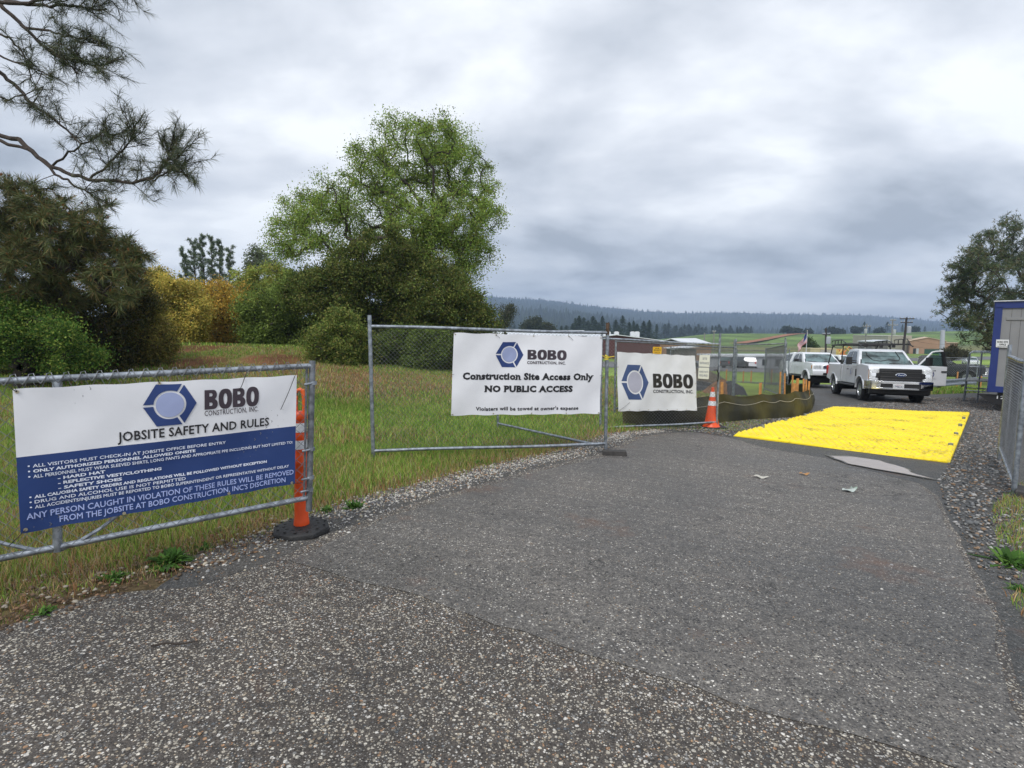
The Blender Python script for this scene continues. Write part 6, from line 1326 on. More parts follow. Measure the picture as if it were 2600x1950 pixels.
small_car('small white car glimpsed between the stair rails and the dark pickup', 2466, 98, R(-120)); small_car('silver car in the yard behind the cream site plates', 1735, 72, R(20), paint=mat('silver_paint', (.4, .42, .45), rough=.3, metal=.4)); small_car('dark car in the yard between the paired posts and the silver estate', 1868, 74, R(30), paint=M_GPAINT); small_car('dark car parked far behind the tall end post of the fence', 1972, 78, R(70), paint=M_GPAINT); small_car('red car parked far left of the paired posts', 1832, 82, R(20), paint=mat('red_paint', (.35, .03, .03), rough=.3)); small_car('dark suv left of the silver car behind the emblem banner', 1610, 80, R(15), paint=M_GPAINT)
small_car('white van roof glimpsed between the two white pickups', 2142, 44, R(-80), Hh=1.9)
# ------------------------------------------------------------------ site office trailer
M_SID = mat('grey_siding', (.235, .24, .25), rough=.75, vscale=3, var=.05, bump=.3, bscale=90); M_BLUT = mat('blue_trim', (.012, .03, .165), rough=.45, vscale=3, var=.08); M_GRV = mat('groove', (.10, .10, .105), rough=.8)
c0 = P(2509, 995, 15.8); ctop = P(2530, 766, 15.8).z; zb_ = c0.z; Ht = ctop-zb_
ex_ = Vector((.743, -.669, 0)); ey_ = Vector((.669, .743, 0)); Mt = Matrix(((ex_.x, ey_.x, 0, c0.x), (ex_.y, ey_.y, 0, c0.y), (0, 0, 1, zb_), (0, 0, 0, 1)))
tr_ = thing('office_trailer', 'grey panelled site office trailer with royal blue trim at the right edge', 'trailer'); tr_.matrix_world = Mt
Wt, Lt = 3.66, 9.75
mb = MB(); mb.box((Wt/2, Lt/2, Ht/2), (Wt-.04, Lt-.04, Ht-.04)); mb.build('wall', M_SID, tr_)
mb = MB()
for x in (0.0, Wt):
    for y in (0, Lt): mb.box((x+(.065 if x == 0 else -.065), y+(.03 if y == 0 else -.03), Ht/2), (.17, .09, Ht-.3))
mb.box((Wt/2, .02, Ht-.10), (Wt+.05, .07, .20)); mb.box((Wt/2, .02, .09), (Wt+.05, .07, .18)); mb.box((0.0, Lt/2, Ht-.10), (.07, Lt-.12, .20)); mb.box((0.0, Lt/2, .09), (.07, Lt-.12, .18)); mb.build('trim', M_BLUT, tr_, bevel=.006)
mb = MB(); mb.box((Wt/2, Lt/2, Ht+.015), (Wt+.12, Lt+.12, .03)); mb.build('roof', mat('roof_flashing', (.55, .57, .6), rough=.4, metal=.4), tr_)
mb = MB()
for i in range(1, 16): mb.box((.15+i*.2032*1.0, .0175, Ht/2), (.008, .008, Ht-.40))
mb.build('groove', M_GRV, tr_); mb = MB(); mb.box((Wt/2+.07, .012, Ht-.50), (Wt-.36, .035, .085)); mb.build('batten', M_SID, tr_, bevel=.004)
mb = MB(); mb.box((Wt/2+.1, Lt/2, -.14), (Wt-.25, Lt-.2, .22)); mb.box((1.7, 2.2, -.35), (.1, 4.2, .2)); mb.prism([(-.25, -.08), (.4, -.08), (.4, -.36), (.1, -.36)], .1, .16); mb.build('chassis', mat('chassis_black', (.012, .012, .014), rough=.6), tr_)
A = Art(lambda u, v, o_: Vector((.06+1.05*u, -.004+.09, -.04-.25*v))); 
A = Art(lambda u, v, o_: Vector((.17+.62*u, .085, -.06-.17*v))); A.text('12X32', .05, .95, .80, .55, M_PLATE, .02, 1.15); A.finish(tr_, (0, 0, 0))
for x in (.5, 1.4, 2.4, 3.3):
    mb = MB(); mb.box((x, .8, -.40), (.12, .12, .36)); mb.tube((x+.1, 1.0, -.25), (x+.25, 1.0, -.6), .02); mb.build('jack', M_GALVD, tr_)
# plate sign on its front
sg = thing('sign', 'white plate reading site office on the grey trailer end', 'sign', tr_.matrix_world @ Vector((.18, -.012, 1.3)))
c4 = [plane_pt(x, y, c0, c0+ex_, .03) for x, y in ((2529.5, 862), (2562, 862.5), (2561.5, 883), (2528.5, 881.5))]; sg.location = c4[0]
mb = MB(); mb.poly(c4, 0, .006, -ey_); mb.build('plate', mat('white_plate', (.72, .74, .76), rough=.4, var=.03), sg, origin=c4[0])
A = Art(lambda u, v, o_: (c4[0]*(1-u)*(1-v)+c4[1]*u*(1-v)+c4[2]*u*v+c4[3]*(1-u)*v)-ey_*.0085); A.text('BOBO SITE', .10, .92, .42, .24, M_INK, .03); A.text('OFFICE', .25, .78, .76, .24, M_INK, .03); A.put('lettering', M_INK, [(.08, .86), (.92, .86), (.92, .9), (.08, .9)], [(0, 1, 2, 3)]); A.finish(sg, c4[0])
# steel stairs beside it
st0 = G(2446, 1021); st = thing('steel_stairs', 'galvanised landing with tube railings beside the office trailer', 'stairs'); Ms = Matrix(((ey_.x*0+ex_.x, ey_.x, 0, st0.x), (ex_.y, ey_.y, 0, st0.y), (0, 0, 1, st0.z), (0, 0, 0, 1)))
st.matrix_world = Matrix(((ex_.x, ey_.x, 0, st0.x), (ex_.y, ey_.y, 0, st0.y), (0, 0, 1, st0.z), (0, 0, 0, 1)))
zl = P(2450, 966, st0.y).z-st0.z; zh = P(2455, 894, st0.y).z-st0.z; r_ = .022
mb = MB(); mb.box((.37, .6, zl), (.70, 1.25, .05)); mb.build('landing', mat('steel_deck', (.30, .31, .31), rough=.6, metal=.4, vscale=30, var=.3), st, bevel=.004)
for y in (0, 1.2):
    mb = MB(); mb.path([(0, y, -.05), (.02, y, zl), (.04, y, zh-.2), (.06, y, zh-.06), (.12, y, zh), (.3, y, zh+.01), (.70, y, zh)], r_, 8); mb.path([(.03, y, (zl+zh)/2), (.7, y, (zl+zh)/2-.02)], r_*.9, 8); mb.path([(.01, y, zl*.55), (.7, y, zl*.54)], r_*.9, 8)
    mb.tube((.38, y, -.1), (.38, y, zh), r_*.9, n=8); mb.build('railing', M_GALV, st, smooth=True)
mb = MB(); mb.tube((.03, 0, zh-.35), (.03, 1.2, zh-.35), r_*.9); mb.build('crossbar', M_GALV, st, smooth=True); mb = MB(); mb.tube((.06, 0, zh-.05), (.06, 1.2, zh-.05), r_*.9); mb.build('crossbar', M_GALV, st, smooth=True)
# guard rail
ga_, gb_ = G(2300, 1000), G(2480, 990); ga_ = on(P(2290, 985, 24.5).x, 24.5); gb_ = on(P(2478, 965, 27.5).x, 27.5)
root = thing('guard_rail', 'low corrugated steel guard rail right of the open truck door', 'guard rail', ga_); d = gb_-ga_; zt0_, zt1_ = P(2290, 972, 24.5).z-ga_.z, P(2478, 958, 27.5).z-ga_.z; hb = .33
prof = [(0, 0), (.05, .03), (.05, .08), (0, .13), (0, .20), (.05, .25), (.05, .30), (0, .33)]; nn = Vector((d.y, -d.x, 0)).normalized(); mb = MB()
a = [nn*x+Vector((0, 0, zt0_-hb+z)) for x, z in prof]; b = [d.xy.to_3d()+nn*x+Vector((0, 0, zt1_-hb+z)) for x, z in prof]; m = len(prof); mb.add(a+b+[v-nn*.01 for v in a]+[v-nn*.01 for v in b], [(i, i+1, m+i+1, m+i) for i in range(m-1)]+[(2*m+i, 3*m+i, 3*m+i+1, 2*m+i+1) for i in range(m-1)]); mb.build('beam', M_GALV, root, smooth=True, fix=False)
for f in (.15, .5, .85):
    mb = MB(); p = d*f-nn*.1; mb.box((p.x, p.y, p.z+.1), (.12, .12, .7)); mb.build('post', mat('timber_post', (.10, .08, .06), rough=.9), root)
for px, Y_, t_, lab in ((2374, 27.6, 942, 'stake just right of the open truck door'), (2432, 29, 944, 'orange stake in front of the dark pickup bumper'), (2492, 30, 955, 'orange stake behind the stair landing'), (1845, 30, 938, 'orange stake left of the paired posts in the yard'), (1888, 31, 942, 'first orange stake in the yard right of the paired posts'), (1908, 31, 942, 'second orange stake in the yard right of the paired posts'), (1960, 30, 938, 'orange stake in the yard left of the tall end post')):
    pt3 = P(px, t_, Y_); g_ = on(pt3.x, Y_); mb = MB(); h_ = pt3.z-g_.z; mb.box((0, 0, h_/2), (.07, .03, h_)); o = mb.build('wooden_stake', M_STK, bevel=.003); o.location = g_; tag(o, lab, 'stake', 'orange stakes in the yard')
# ------------------------------------------------------------------ far buildings
def bld(name, label, px0, px1, Y, pytop, pybase, depth, roof, wall, roofm, ridge=None, door=None, skew=0, cat='building', gable='x', windows=(), zbase=None, over=.3):
    """front wall spans the two photo columns at distance Y; roof: flat, gable or shed"""
    a = P(px0, pybase, Y); b = P(px1, pybase, Y+skew); g0 = min(gzf(a.x, a.y), gzf(b.x, b.y))-.3; zt_ = P(px0, pytop, Y).z
    root = thing(name, label, cat, (a.x, a.y, g0)); u_ = Vector((b.x-a.x, b.y-a.y, 0)); L_ = u_.length; u_.normalize(); v_ = Vector((-u_.y, u_.x, 0)); root.matrix_world = Matrix(((u_.x, v_.x, 0, a.x), (u_.y, v_.y, 0, a.y), (0, 0, 1, g0), (0, 0, 0, 1)))
    h = zt_-g0; rh = (P(px0, ridge, Y).z-g0) if ridge else h
    mb = MB()
    if gable == 'x': mb.box((L_/2, depth/2, h/2), (L_, depth, h))
    else: mb.prism([(0, 0), (L_, 0), (L_, h), (L_/2, rh-.05), (0, h)], 0, depth)
    mb.build('wall', wall, root); mb = MB(); o_ = over
    if roof == 'flat': mb.box((L_/2, depth/2, h+.1), (L_+2*o_, depth+2*o_, .2))
    elif roof == 'shed': mb.add([(-o_, -o_, h+.02), (L_+o_, -o_, h+.02+(rh-h)), (L_+o_, depth+o_, h+.02+(rh-h)), (-o_, depth+o_, h+.02), (-o_, -o_, h-.13), (L_+o_, -o_, h-.13+(rh-h)), (L_+o_, depth+o_, h-.13+(rh-h)), (-o_, depth+o_, h-.13)], [(0, 1, 2, 3), (7, 6, 5, 4), (0, 4, 5, 1), (1, 5, 6, 2), (2, 6, 7, 3), (3, 7, 4, 0)])
    elif gable == 'x':
        e = .15; mb.add([(-o_, -o_, h), (L_+o_, -o_, h), (L_+o_, depth/2, rh), (-o_, depth/2, rh), (L_+o_, depth+o_, h), (-o_, depth+o_, h), (-o_, -o_, h-e), (L_+o_, -o_, h-e), (L_+o_, depth/2, rh-e), (-o_, depth/2, rh-e), (L_+o_, depth+o_, h-e), (-o_, depth+o_, h-e)], [(0, 1, 2, 3), (3, 2, 4, 5), (6, 9, 8, 7), (9, 11, 10, 8), (0, 6, 7, 1), (5, 4, 10, 11), (0, 3, 9, 6), (3, 5, 11, 9), (1, 7, 8, 2), (2, 8, 10, 4)])
    else:
        e = .15; mb.add([(-o_, -o_, h), (L_/2, -o_, rh), (L_+o_, -o_, h), (-o_, depth+o_, h), (L_/2, depth+o_, rh), (L_+o_, depth+o_, h)]+[(-o_, -o_, h-e), (L_/2, -o_, rh-e), (L_+o_, -o_, h-e), (-o_, depth+o_, h-e), (L_/2, depth+o_, rh-e), (L_+o_, depth+o_, h-e)], [(0, 1, 4, 3), (1, 2, 5, 4), (6, 9, 10, 7), (7, 10, 11, 8), (0, 6, 7, 1), (1, 7, 8, 2), (3, 4, 10, 9), (4, 5, 11, 10), (0, 3, 9, 6), (2, 8, 11, 5)])
    mb.build('roof', roofm, root)
    for k, (f0, f1, z0_, z1_, m_, nm) in enumerate(windows):
        mb = MB(); mb.box((L_*(f0+f1)/2, -.03, h*(z0_+z1_)/2), (L_*(f1-f0), .08, h*(z1_-z0_))); mb.build(nm, m_, root)
    return root, h, L_
M_TAN = mat('tan_stucco', (.38, .225, .145), rough=.9, vscale=.4, var=.06); M_BEI = mat('beige_metal', (.36, .345, .27), rough=.7, vscale=.5, var=.05); M_TANR = mat('tan_roof', (.55, .40, .27), rough=.6, var=.05); M_WMR = mat('white_metal_roof', (.66, .69, .72), rough=.35, vscale=.4, var=.07); M_REDB = mat('maroon_siding', (.10, .03, .028), rough=.8, var=.15); M_GRN = mat('green_door', (.018, .07, .04), rough=.6, var=.1); M_SHED = mat('grey_wood', (.13, .12, .11), rough=.9, vscale=1, var=.2); M_OFF = mat('pale_siding', (.42, .45, .48), rough=.6, vscale=.6, var=.08); M_CONT = mat('cream_steel', (.48, .43, .24), rough=.6, vscale=.8, var=.08); M_DKW = mat('dark_pane', (.03, .035, .04), rough=.15)
bld('hall', 'tan stucco hall with a green roller door on the hillside foot', 2309, 2400, 205, 865, 897, 18, 'gable', M_TAN, M_TANR, ridge=856, gable='y', skew=-6, windows=[(.42, .96, .0, .42, M_GRN, 'roller_door'), (.10, .18, 0, .45, M_DKW, 'door'), (.19, .26, 0, .45, M_OFF, 'door')])
bld('hall', 'flat topped beige metal hall left of the tan hall', 2252, 2312, 214, 853.5, 897, 22, 'flat', M_BEI, mat('beige_roof', (.5, .49, .43), rough=.6), over=.1)
bld('shed', 'small tan annex at the right end of the tan hall', 2398, 2431, 205, 871, 885, 8, 'flat', M_TAN, M_TANR)
bld('shed', 'low open shed with a pale slanting roof left of the beige hall', 2213, 2254, 180, 867, 882, 7, 'shed', M_SHED, M_WMR, ridge=863.5)
bld('warehouse', 'long low warehouse with a white roof just above the access banner', 1245, 1490, 125, 851, 885, 26, 'gable', M_OFF, M_WMR, ridge=839, over=1.0)
bld('warehouse', 'maroon gable ended warehouse with a pale roof edge behind the emblem banner', 1425, 1702, 112, 867, 885, 40, 'gable', M_REDB, M_WMR, ridge=849, gable='y', over=.5)
bld('house', 'small house with a white metal gable roof behind the cream plates', 1748, 1806, 105, 874, 893, 9, 'gable', M_TAN, M_WMR, ridge=860, skew=3)
bld('lean_to', 'lower white roofed wing in front of the small gabled house', 1712, 1768, 98, 885, 895, 5, 'shed', M_SHED, M_WMR, ridge=879, over=.5)
bld('office_trailer', 'long pale office trailer behind the yard mesh, left of the white camper truck', 1800, 2040, 76, 905, 935, 4, 'flat', M_OFF, M_WMR, windows=[(.45, .50, .4, .8, M_DKW, 'window'), (.56, .61, .4, .8, M_DKW, 'window'), (.70, .76, .4, .8, M_DKW, 'window'), (.25, .29, .1, .8, M_DKW, 'door')], cat='trailer')
bld('shipping_container', 'cream shipping container beyond the white camper truck', 2057, 2082, 88, 887.5, 905, 3, 'flat', M_CONT, M_CONT, over=.02, cat='container')
bld('shipping_container', 'pale grey container with a dark opening right of the cream one', 2083, 2122, 90, 888, 906, 3, 'flat', mat('grey_container', (.42, .40, .34), rough=.6), M_CONT, over=.02, cat='container', windows=[(.1, .6, .1, .7, M_DKW, 'door')])
for px, lab in ((1544, 'left white rooftop cooling unit on the warehouse'), (1565, 'second white rooftop cooling unit on the warehouse'), (1606, 'third rooftop cooling unit, left of the last pair'), (1617, 'rightmost rooftop cooling unit on the warehouse')):
    p = P(px, 853, 126); mb = MB(); mb.box((0, 0, .3), (1.0, 1.2, 1.3)); mb.box((0, 0, 1.0), (.7, .7, .1)); o = mb.build('rooftop_unit', mat('unit_white', (.6, .62, .63), rough=.6), bevel=.03); o.location = (p.x, p.y, p.z); tag(o, lab, 'air conditioner', 'rooftop units on the warehouse')
# digger and machines, very small
def machine(label, px, Y, m_):
    p = on(P(px, 900, Y).x, Y); root = thing('excavator', label, 'digger', p); mb = MB(); mb.box((0, 0, 1.3), (2.4, 1.8, 1.0)); mb.prism([(-.2, 1.7), (.9, 1.7), (.8, 2.7), (-.1, 2.7)], -.7, .7); mb.build('body', m_, root, bevel=.08); mb = MB(); mb.box((0, .8, .4), (2.8, .45, .8)); mb.box((0, -.8, .4), (2.8, .45, .8)); mb.build('track', M_TRIM, root, bevel=.2); mb = MB(); mb.path([(1.0, 0, 1.6), (2.2, 0, 3.2), (3.4, 0, 2.2), (3.5, 0, .8)], .16, 6); mb.build('arm', m_, root); return root
machine('orange and white digger parked above the bed of the rack truck', 2128, 112, mat('digger_orange', (.55, .20, .04), rough=.5)); machine('yellow machine right of the grey container', 2112, 96, mat('digger_yellow', (.6, .45, .12), rough=.5))
# ------------------------------------------------------------------ poles, flag, wires
M_POLE = mat('creosote_pole', (.045, .038, .034), rough=.9, var=.2); M_POLEG = mat('grey_pole', (.25, .24, .23), rough=.9, var=.15); M_TRF = mat('transformer_grey', (.42, .45, .48), rough=.4, var=.05)
pole_tops = {}
def upole(key, label, px, Y, pt, r, m_, arms=(), cans=(), xt=None):
    p = on(P(px, 880, Y).x, Y); root = thing('utility_pole', label, 'utility pole', p, group='utility poles'); top = P(xt or px, pt, Y)-p
    mb = MB(); mb.tube((0, 0, -.5), top, r, r*.75, n=10); mb.build('pole', m_, root, smooth=True)
    for f, w_ in arms:
        mb = MB(); z = top.z*f; x = top.x*f; mb.box((x, -.12, z), (w_, .12, .14)); ar = mb.build('crossarm', m_, root); mb = MB()
        for q in (-.45, -.2, .2, .45): mb.lathe([(.05, 0), (.08, .1), (.03, .22)], (x+w_*q, -.12, z+.07), 8)
        mb.build('insulator', M_TRF, ar, smooth=True)
    for f, dx in cans:
        mb = MB(); mb.lathe([(.28, 0), (.3, .05), (.3, .95), (.2, 1.05)], (top.x*f+dx, -.25, top.z*f-.5), 12); mb.build('transformer', M_TRF, root, smooth=True)
    pole_tops[key] = (p, top)
upole('a', 'dark pole nearest the flag, left of the rack truck', 2100, 78, 833, .16, M_POLE, [(.84, 1.1)], [(.70, .22)], xt=2097)
upole('b', 'thin grey pole left of the twin transformer pole', 2196, 120, 822, .15, M_POLEG, [(.93, 1.8)], [(.80, -.3)], xt=2201)
upole('c', 'grey pole with two crossarms and a white transformer before the beige hall', 2263, 110, 810, .16, M_POLEG, [(.97, 1.2), (.86, 2.1)], [(.70, .3)], xt=2267)
upole('d', 'tall dark pole with a big transformer beside the open truck door', 2293, 82, 806, .19, M_POLE, [(.975, 2.2), (.90, 1.8)], [(.76, .35)], xt=2302)
upole('e', 'short pale pole behind the small gabled house', 1789, 130, 846, .18, M_POLEG); upole('f', 'pale pole just right of the small gabled house', 1813, 125, 840, .16, M_POLEG, [(.97, .8)])
upole('g', 'thick grey stub mast at the foot of the right pine', 2394, 90, 838, .42, M_TRF)
def wire(lab, a, fa, dxa, b, fb, dxb, sag=.8):
    pa, ta = pole_tops[a]; pb2, tb2 = pole_tops[b] if isinstance(b, str) else (b, Vector((0, 0, 0)))
    A_ = pa+ta*fa+Vector((dxa, 0, 0)); B_ = pb2+tb2*fb+Vector((dxb, 0, 0)); pts = [A_.lerp(B_, f)-Vector((0, 0, sag*4*f*(1-f))) for f in np.linspace(0, 1, 13)]; mb = MB(); mb.path([p-A_ for p in pts], .014, 4); o = mb.build('power_line', M_TRIM); o.location = A_; tag(o, lab, 'power line', 'overhead wires between the utility poles')
wire('upper wire from the flag side pole to the twin transformer pole', 'a', .55, 0, 'd', .62, 0); wire('lower wire from the flag side pole toward the tall dark pole', 'a', .42, 0, 'd', .50, 0)
wire('upper wire leaving the tall dark pole to the right', 'd', .62, 0, P(2420, 872, 84), 0, 0, .5); wire('lower wire leaving the tall dark pole to the right', 'd', .50, 0, P(2420, 882, 84), 0, 0, .5); wire('slack wire between the grey poles', 'b', .5, 0, 'c', .5, 0, 1.0)
# flag
p = on(P(2046, 900, 72).x, 72); root = thing('flagpole', 'slim white flagpole behind the white camper truck', 'flagpole', p); top = P(2050, 841, 72)-p; mb = MB(); mb.tube((0, 0, -.3), top, .06, .035, n=10); mb.build('pole', mat('pole_white', (.6, .62, .63), rough=.4), root, smooth=True); mb = MB(); mb.lathe([(.01, 0), (.08, .06), (.01, .14)], top, 10); mb.build('finial', M_BRASS, root, smooth=True)
ft = p+top-Vector((0, 0, .15)); fl = thing('flag', 'striped red and white flag with a blue corner drooping from the pole', 'flag', ft)
M_FR = mat('flag_red', (.45, .03, .04), rough=.8, var=.05); M_FW = mat('flag_white', (.7, .7, .72), rough=.8, var=.04); M_FB = mat('flag_blue', (.02, .035, .16), rough=.8, var=.05)
nx, ny = 30, 26; V = []; 
for j in range(ny+1):
    for i in range(nx+1):
        u_, v = i/nx, j/ny; # droop down-left
        x = -1.15*u_+.06*math.sin(u_*6+v*3); z = -1.75*u_*1.0-(1.35-.25*u_)*v*(1-.15*u_); y = .14*math.sin(u_*9+v*4); V.append((x-.05, y, z))
F = []; Mi = []
for j in range(ny):
    for i in range(nx):
        F.append((j*(nx+1)+i, j*(nx+1)+i+1, (j+1)*(nx+1)+i+1, (j+1)*(nx+1)+i)); Mi.append(2 if (i/nx < .4 and j/ny < 7/13) else (0 if (j*13//ny) % 2 == 0 else 1))
mb = MB(); mb.v = V; mb.f = F; mb.m = Mi; mb.build('cloth', [M_FR, M_FW, M_FB], fl, smooth=True, fix=False)
# ------------------------------------------------------------------ distant trees
def conifer_mesh(name, seed, h=1.0, w_=.2, bare=.08):
    r = np.random.default_rng(seed); C = []; n = 900
    z = r.uniform(bare, 1, n)**.9; rad = w_*(1-z)**.8*(.55+.45*np.abs(np.sin(z*26+seed)))*r.uniform(.3, 1.15, n)+.008; a = r.uniform(0, 6.283, n)
    C = np.stack([rad*np.cos(a), rad*np.sin(a), z*h], 1); d = np.stack([np.cos(a), np.sin(a), -.35+0*a], 1); s = np.stack([-np.sin(a), np.cos(a), 0*a], 1); l = .055*r.uniform(.6, 1.3, (n, 1))
    V = np.stack([C-d*l*.6-s*l*.35, C-d*l*.6+s*l*.35, C+d*l], 1).reshape(-1, 3)
    col = np.repeat(np.array([(.035, .06, .034), (.045, .075, .04), (.06, .09, .045)])[r.integers(0, 3, n)]*r.uniform(.7, 1.3, (n, 1)), 3, 0)
    return V, col
con = []
for k in range(4):
    V, col = conifer_mesh('c', k, w_=(.46, .52, .58, .40)[k]); o = npmesh('crown', V, None, np.arange(len(V)).reshape(-1, 3), mats=[M_LEAF], col=col); m_c = o.data; bpy.data.objects.remove(o)
    mb = MB(); mb.tube((0, 0, -.02), (0, 0, .95), .016, .003, n=6); o = mb.build('trunk', M_BARKP); m_t = o.data; bpy.data.objects.remove(o); con.append((m_c, m_t))
def conifer(px, pt, Y, label, group, zb=None, k=None):
    k = random.randrange(4) if k is None else k; x = P(px, 850, Y).x; z0 = gzf(x, Y) if zb is None else zb; h = P(px, pt, Y).z-z0
    root = thing('conifer', label, 'tree', (x, Y, z0), group=group); root.rotation_euler = (0, 0, random.uniform(0, 6.28)); root.scale = (h*random.uniform(.85, 1.2),)*2+(h,)
    for nm, me in (('crown', con[k][0]), ('trunk', con[k][1])):
        c_ = bpy.data.objects.new(nm, me); COL.objects.link(c_); c_.parent = root
xs_ = [(1335, 838), (1352, 842), (1392, 836), (1410, 833), (1425, 828), (1437, 826), (1460, 808), (1470, 802), (1482, 806), (1493, 814), (1505, 803), (1512, 812), (1529, 803), (1545, 818), (1563, 812), (1580, 802), (1597, 818), (1608, 815), (1617, 822), (1634, 816), (1648, 813), (1667, 823), (1453, 822), (1520, 820), (1571, 828)]
for i, (px, pt) in enumerate(xs_): conifer(px, pt, 300+random.uniform(-15, 25), 'dark conifer in the near row behind the white roofed warehouse', 'conifers behind the warehouse')
for i in range(46):
    px = 1690+i*9.5+random.uniform(-4, 4) if i < 24 else 1290+(i-24)*17+random.uniform(-6, 6)
    conifer(px, 826+(px-1690)*.02+random.uniform(-6, 6) if px > 1680 else 829+random.uniform(-6, 6), 620+random.uniform(-30, 60), 'hazy grey conifer in the far row below the blue ridge', 'far conifers below the ridge', zb=-24)
def crest_tree(px, pt, label, wide=1.0, conif=True):
    Y = 425; x = P(px, 850, Y).x
    if conif: conifer(px, pt, Y, label, 'lone trees on the green crest')
    else:
        r_ = wide; tree('round_tree', label, 'tree', [(px-r_*.5, pt+r_*.6, r_*.55), (px+r_*.5, pt+r_*.6, r_*.5), (px, pt+r_*.5, r_*.6)], Y, 26, 1500, 1.6, [(.03, .045, .022), (.045, .06, .03)], clump=1.6, rad=.08, tip_r=.05, group='lone trees on the green crest', shell=.3)
crest_tree(2000, 831, 'dark bushy tree where the red track meets the crest', 13, False); crest_tree(2025, 837, 'small dark tree right of the one by the red track', 9, False); crest_tree(2054, 840, 'tiny tree above the flag on the crest', 5, False)
crest_tree(2112, 834, 'broad round tree behind the dark pole on the crest', 13, False); crest_tree(2134, 839, 'small low tree right of the broad round one', 7, False); crest_tree(2176, 831, 'round tree left of the grey pole on the crest', 11, False)
crest_tree(2193, 817, 'tall conifer behind the thin grey pole on the crest'); crest_tree(2207, 826, 'shorter conifer right of the thin grey pole on the crest'); crest_tree(2232, 836, 'low dark tree before the tallest crest conifer', 9, False); crest_tree(2252, 817, 'broad conifer just left of the twin crossarm pole')
crest_tree(2290, 823, 'thin conifer left of the tall dark pole on the crest'); crest_tree(2306, 831, 'small conifer right of the tall dark pole on the crest'); crest_tree(2347, 828, 'isolated little conifer right of the tall dark pole'); crest_tree(2325, 834, 'tiny round tree between two crest conifers', 5, False); crest_tree(1658, 858, 'low bush where the green crest begins', 6, False)
tree('bare_tree', 'greyish thin leaved tree at the right end of the thicket below the ridge', 'tree', [(1284, 790, 18), (1290, 805, 18), (1280, 820, 16), (1296, 785, 12)], 85, 90, 4200, .22, [(.09, .10, .06), (.12, .12, .08), (.07, .08, .05)], clump=.6, trunk_px=1286, rad=.02, tip_r=.014, shell=.3)
tree('round_tree', 'grey green tree left of the steam above the warehouse roof', 'tree', [(1352, 822, 16), (1366, 818, 12), (1340, 830, 12)], 210, 50, 3500, .8, [(.06, .075, .04), (.08, .09, .05)], clump=1.3, rad=.05, tip_r=.03, shell=.4)
tree('round_tree', 'low rounded tree right of the grey green one above the warehouse', 'tree', [(1385, 833, 14), (1400, 838, 10), (1372, 840, 12)], 215, 40, 3000, .8, [(.06, .075, .04), (.09, .09, .05)], clump=1.3, rad=.05, tip_r=.03, shell=.4)
tree('round_tree', 'leafy green tree standing behind the flagpole', 'tree', [(2056, 872, 12), (2045, 878, 10), (2066, 880, 8), (2050, 866, 8)], 96, 50, 4500, .22, [(.06, .10, .035), (.08, .12, .04)], clump=.4, rad=.02, tip_r=.012, shell=.4)
tree('green_shrub', 'low brown green shrub in front of the tan hall annex', 'bush', [(2420, 896, 16), (2445, 898, 12), (2400, 900, 12)], 70, 50, 7000, .16, [(.06, .065, .03), (.09, .08, .04)], clump=.4, rad=.015, shell=.5)
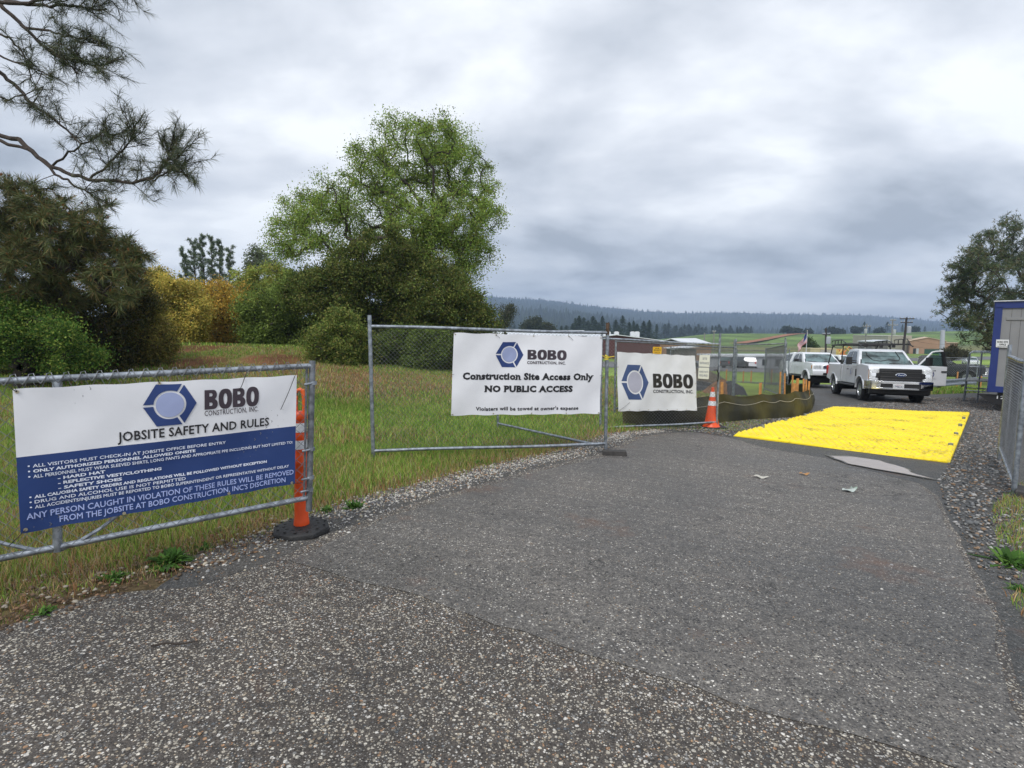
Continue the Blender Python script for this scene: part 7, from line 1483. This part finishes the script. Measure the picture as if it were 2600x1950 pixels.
# ------------------------------------------------------------------ hills
def hills():
    rp = [(-1200, 800), (900, 764), (1250, 758), (1330, 764), (1400, 768), (1480, 779), (1550, 785), (1640, 793), (1720, 797), (1850, 797), (2000, 801), (2200, 806), (2300, 814), (2400, 823), (2500, 829), (2650, 836), (3200, 842), (5000, 846)]
    qx = [p[0] for p in rp]; qy = [p[1]+7 for p in rp]; q2x = [-1200, 900, 1250, 1350, 1450, 1550, 1650, 1750, 1900, 2300, 5000]; q2y = [840, 800, 797, 800, 808, 822, 836, 846, 852, 856, 860]
    Y1, Y2 = 1500., 2700.; ts = np.linspace(-1.9, 1.9, 420); ys = np.concatenate([np.linspace(660, 1500, 26), np.linspace(1540, 2700, 30), np.linspace(2760, 3200, 4)])
    Y, T = np.meshgrid(ys, ts, indexing='ij'); px = 1300+1350*T; z0 = -30.
    z1 = CZ+(835-np.interp(px, q2x, q2y))/1350*Y1; z2 = CZ+(835-np.interp(px, qx, qy))/1350*Y2
    A_ = z0+(z1-z0)*sm((Y-680)/(Y1-680)); Bz = z1-12*np.sin(np.clip((Y-Y1)/400, 0, 1)*3.14)+(z2-z1)*sm((Y-Y1)/(Y2-Y1)); Z = np.where(Y < Y1, A_, Bz)+6*fbm(T*1500, Y, .004, 51)*sm((Y-700)/300); Z = np.where(Y > Y2, z2-(Y-Y2)*.2, Z)
    n, k = Y.shape; X = T*Y; i = np.arange(n-1)[:, None]*k+np.arange(k-1)[None]; q = np.stack([i, i+1, i+k+1, i+k], -1).reshape(-1, 4)
    g = fbm(X, Y, .006, 52)[..., None]; mead = sm((g+.12)*3)*sm((1750-Y[..., None])/400); c = np.array([.022, .036, .022])*(1-mead)+np.array([.13, .24, .06])*mead
    m_ = leafmat('hill_forest', rough=.95, trans=0, spec=.1); o = npmesh('hills', np.stack([X, Y, Z], -1).reshape(-1, 3), q, mats=[m_], col=c.reshape(-1, 3), smooth=True); tag(o, kind='structure')
    # forest of many small crowns
    N_ = 26000; t = rng.uniform(-.08, 1.0, N_); y = 720+rng.uniform(0, 1, N_)**.75*1990; y[:3500] = rng.uniform(2560, 2705, 3500)
    from_x = t*y; gi = fbm(from_x, y, .006, 52); keep = (gi < .08) | (y > 1700) | (rng.uniform(size=N_) < .12); t, y, from_x = t[keep], y[keep], from_x[keep]; pxx = 1300+1350*t
    z1 = CZ+(835-np.interp(pxx, q2x, q2y))/1350*Y1; z2 = CZ+(835-np.interp(pxx, qx, qy))/1350*Y2
    zz2 = np.where(y < Y1, z0+(z1-z0)*sm((y-680)/(Y1-680)), z1-12*np.sin(np.clip((y-Y1)/400, 0, 1)*3.14)+(z2-z1)*sm((y-Y1)/(Y2-Y1)))+6*fbm(t*1500, y, .004, 51)*sm((y-700)/300)
    h = rng.uniform(9, 24, len(t)); h = np.where(rng.uniform(size=len(t)) < .1, h*1.4, h); p0 = np.stack([from_x, y, zz2-2], 1); p1 = p0+np.stack([0*h, 0*h, h], 1)
    V, q = tubes_np(p0, p1, h*.24, h*.02, 5); col = np.repeat(pick_cols(len(t), [(.018, .032, .02), (.028, .044, .026), (.04, .058, .03)]), 10, 0)
    tag(npmesh('forest', V, q, mats=[m_], col=col), 'blue hazed conifer forest covering the far ridge', 'forest', kind='stuff')
hills()
# ------------------------------------------------------------------ haze
hz = bpy.data.materials.new('haze'); hz.use_nodes = True; t = hz.node_tree; t.nodes.remove(t.nodes['Principled BSDF']); pv = nd(t, 'ShaderNodeVolumePrincipled')
pv.inputs['Color'].default_value = (.55, .72, 1.0, 1); pv.inputs['Density'].default_value = .00038; pv.inputs['Anisotropy'].default_value = 0
t.links.new(pv.outputs[0], t.nodes['Material Output'].inputs['Volume'])
mb = MB(); mb.box((0, 0, 0), (14000, 3300, 260)); o = mb.build('haze', hz); o.location = (0, 1600, 75); tag(o, kind='stuff'); o['label'] = 'thin pale blue air veiling the far hills'; o['category'] = 'haze'
o.location = (0, 1620, 85)
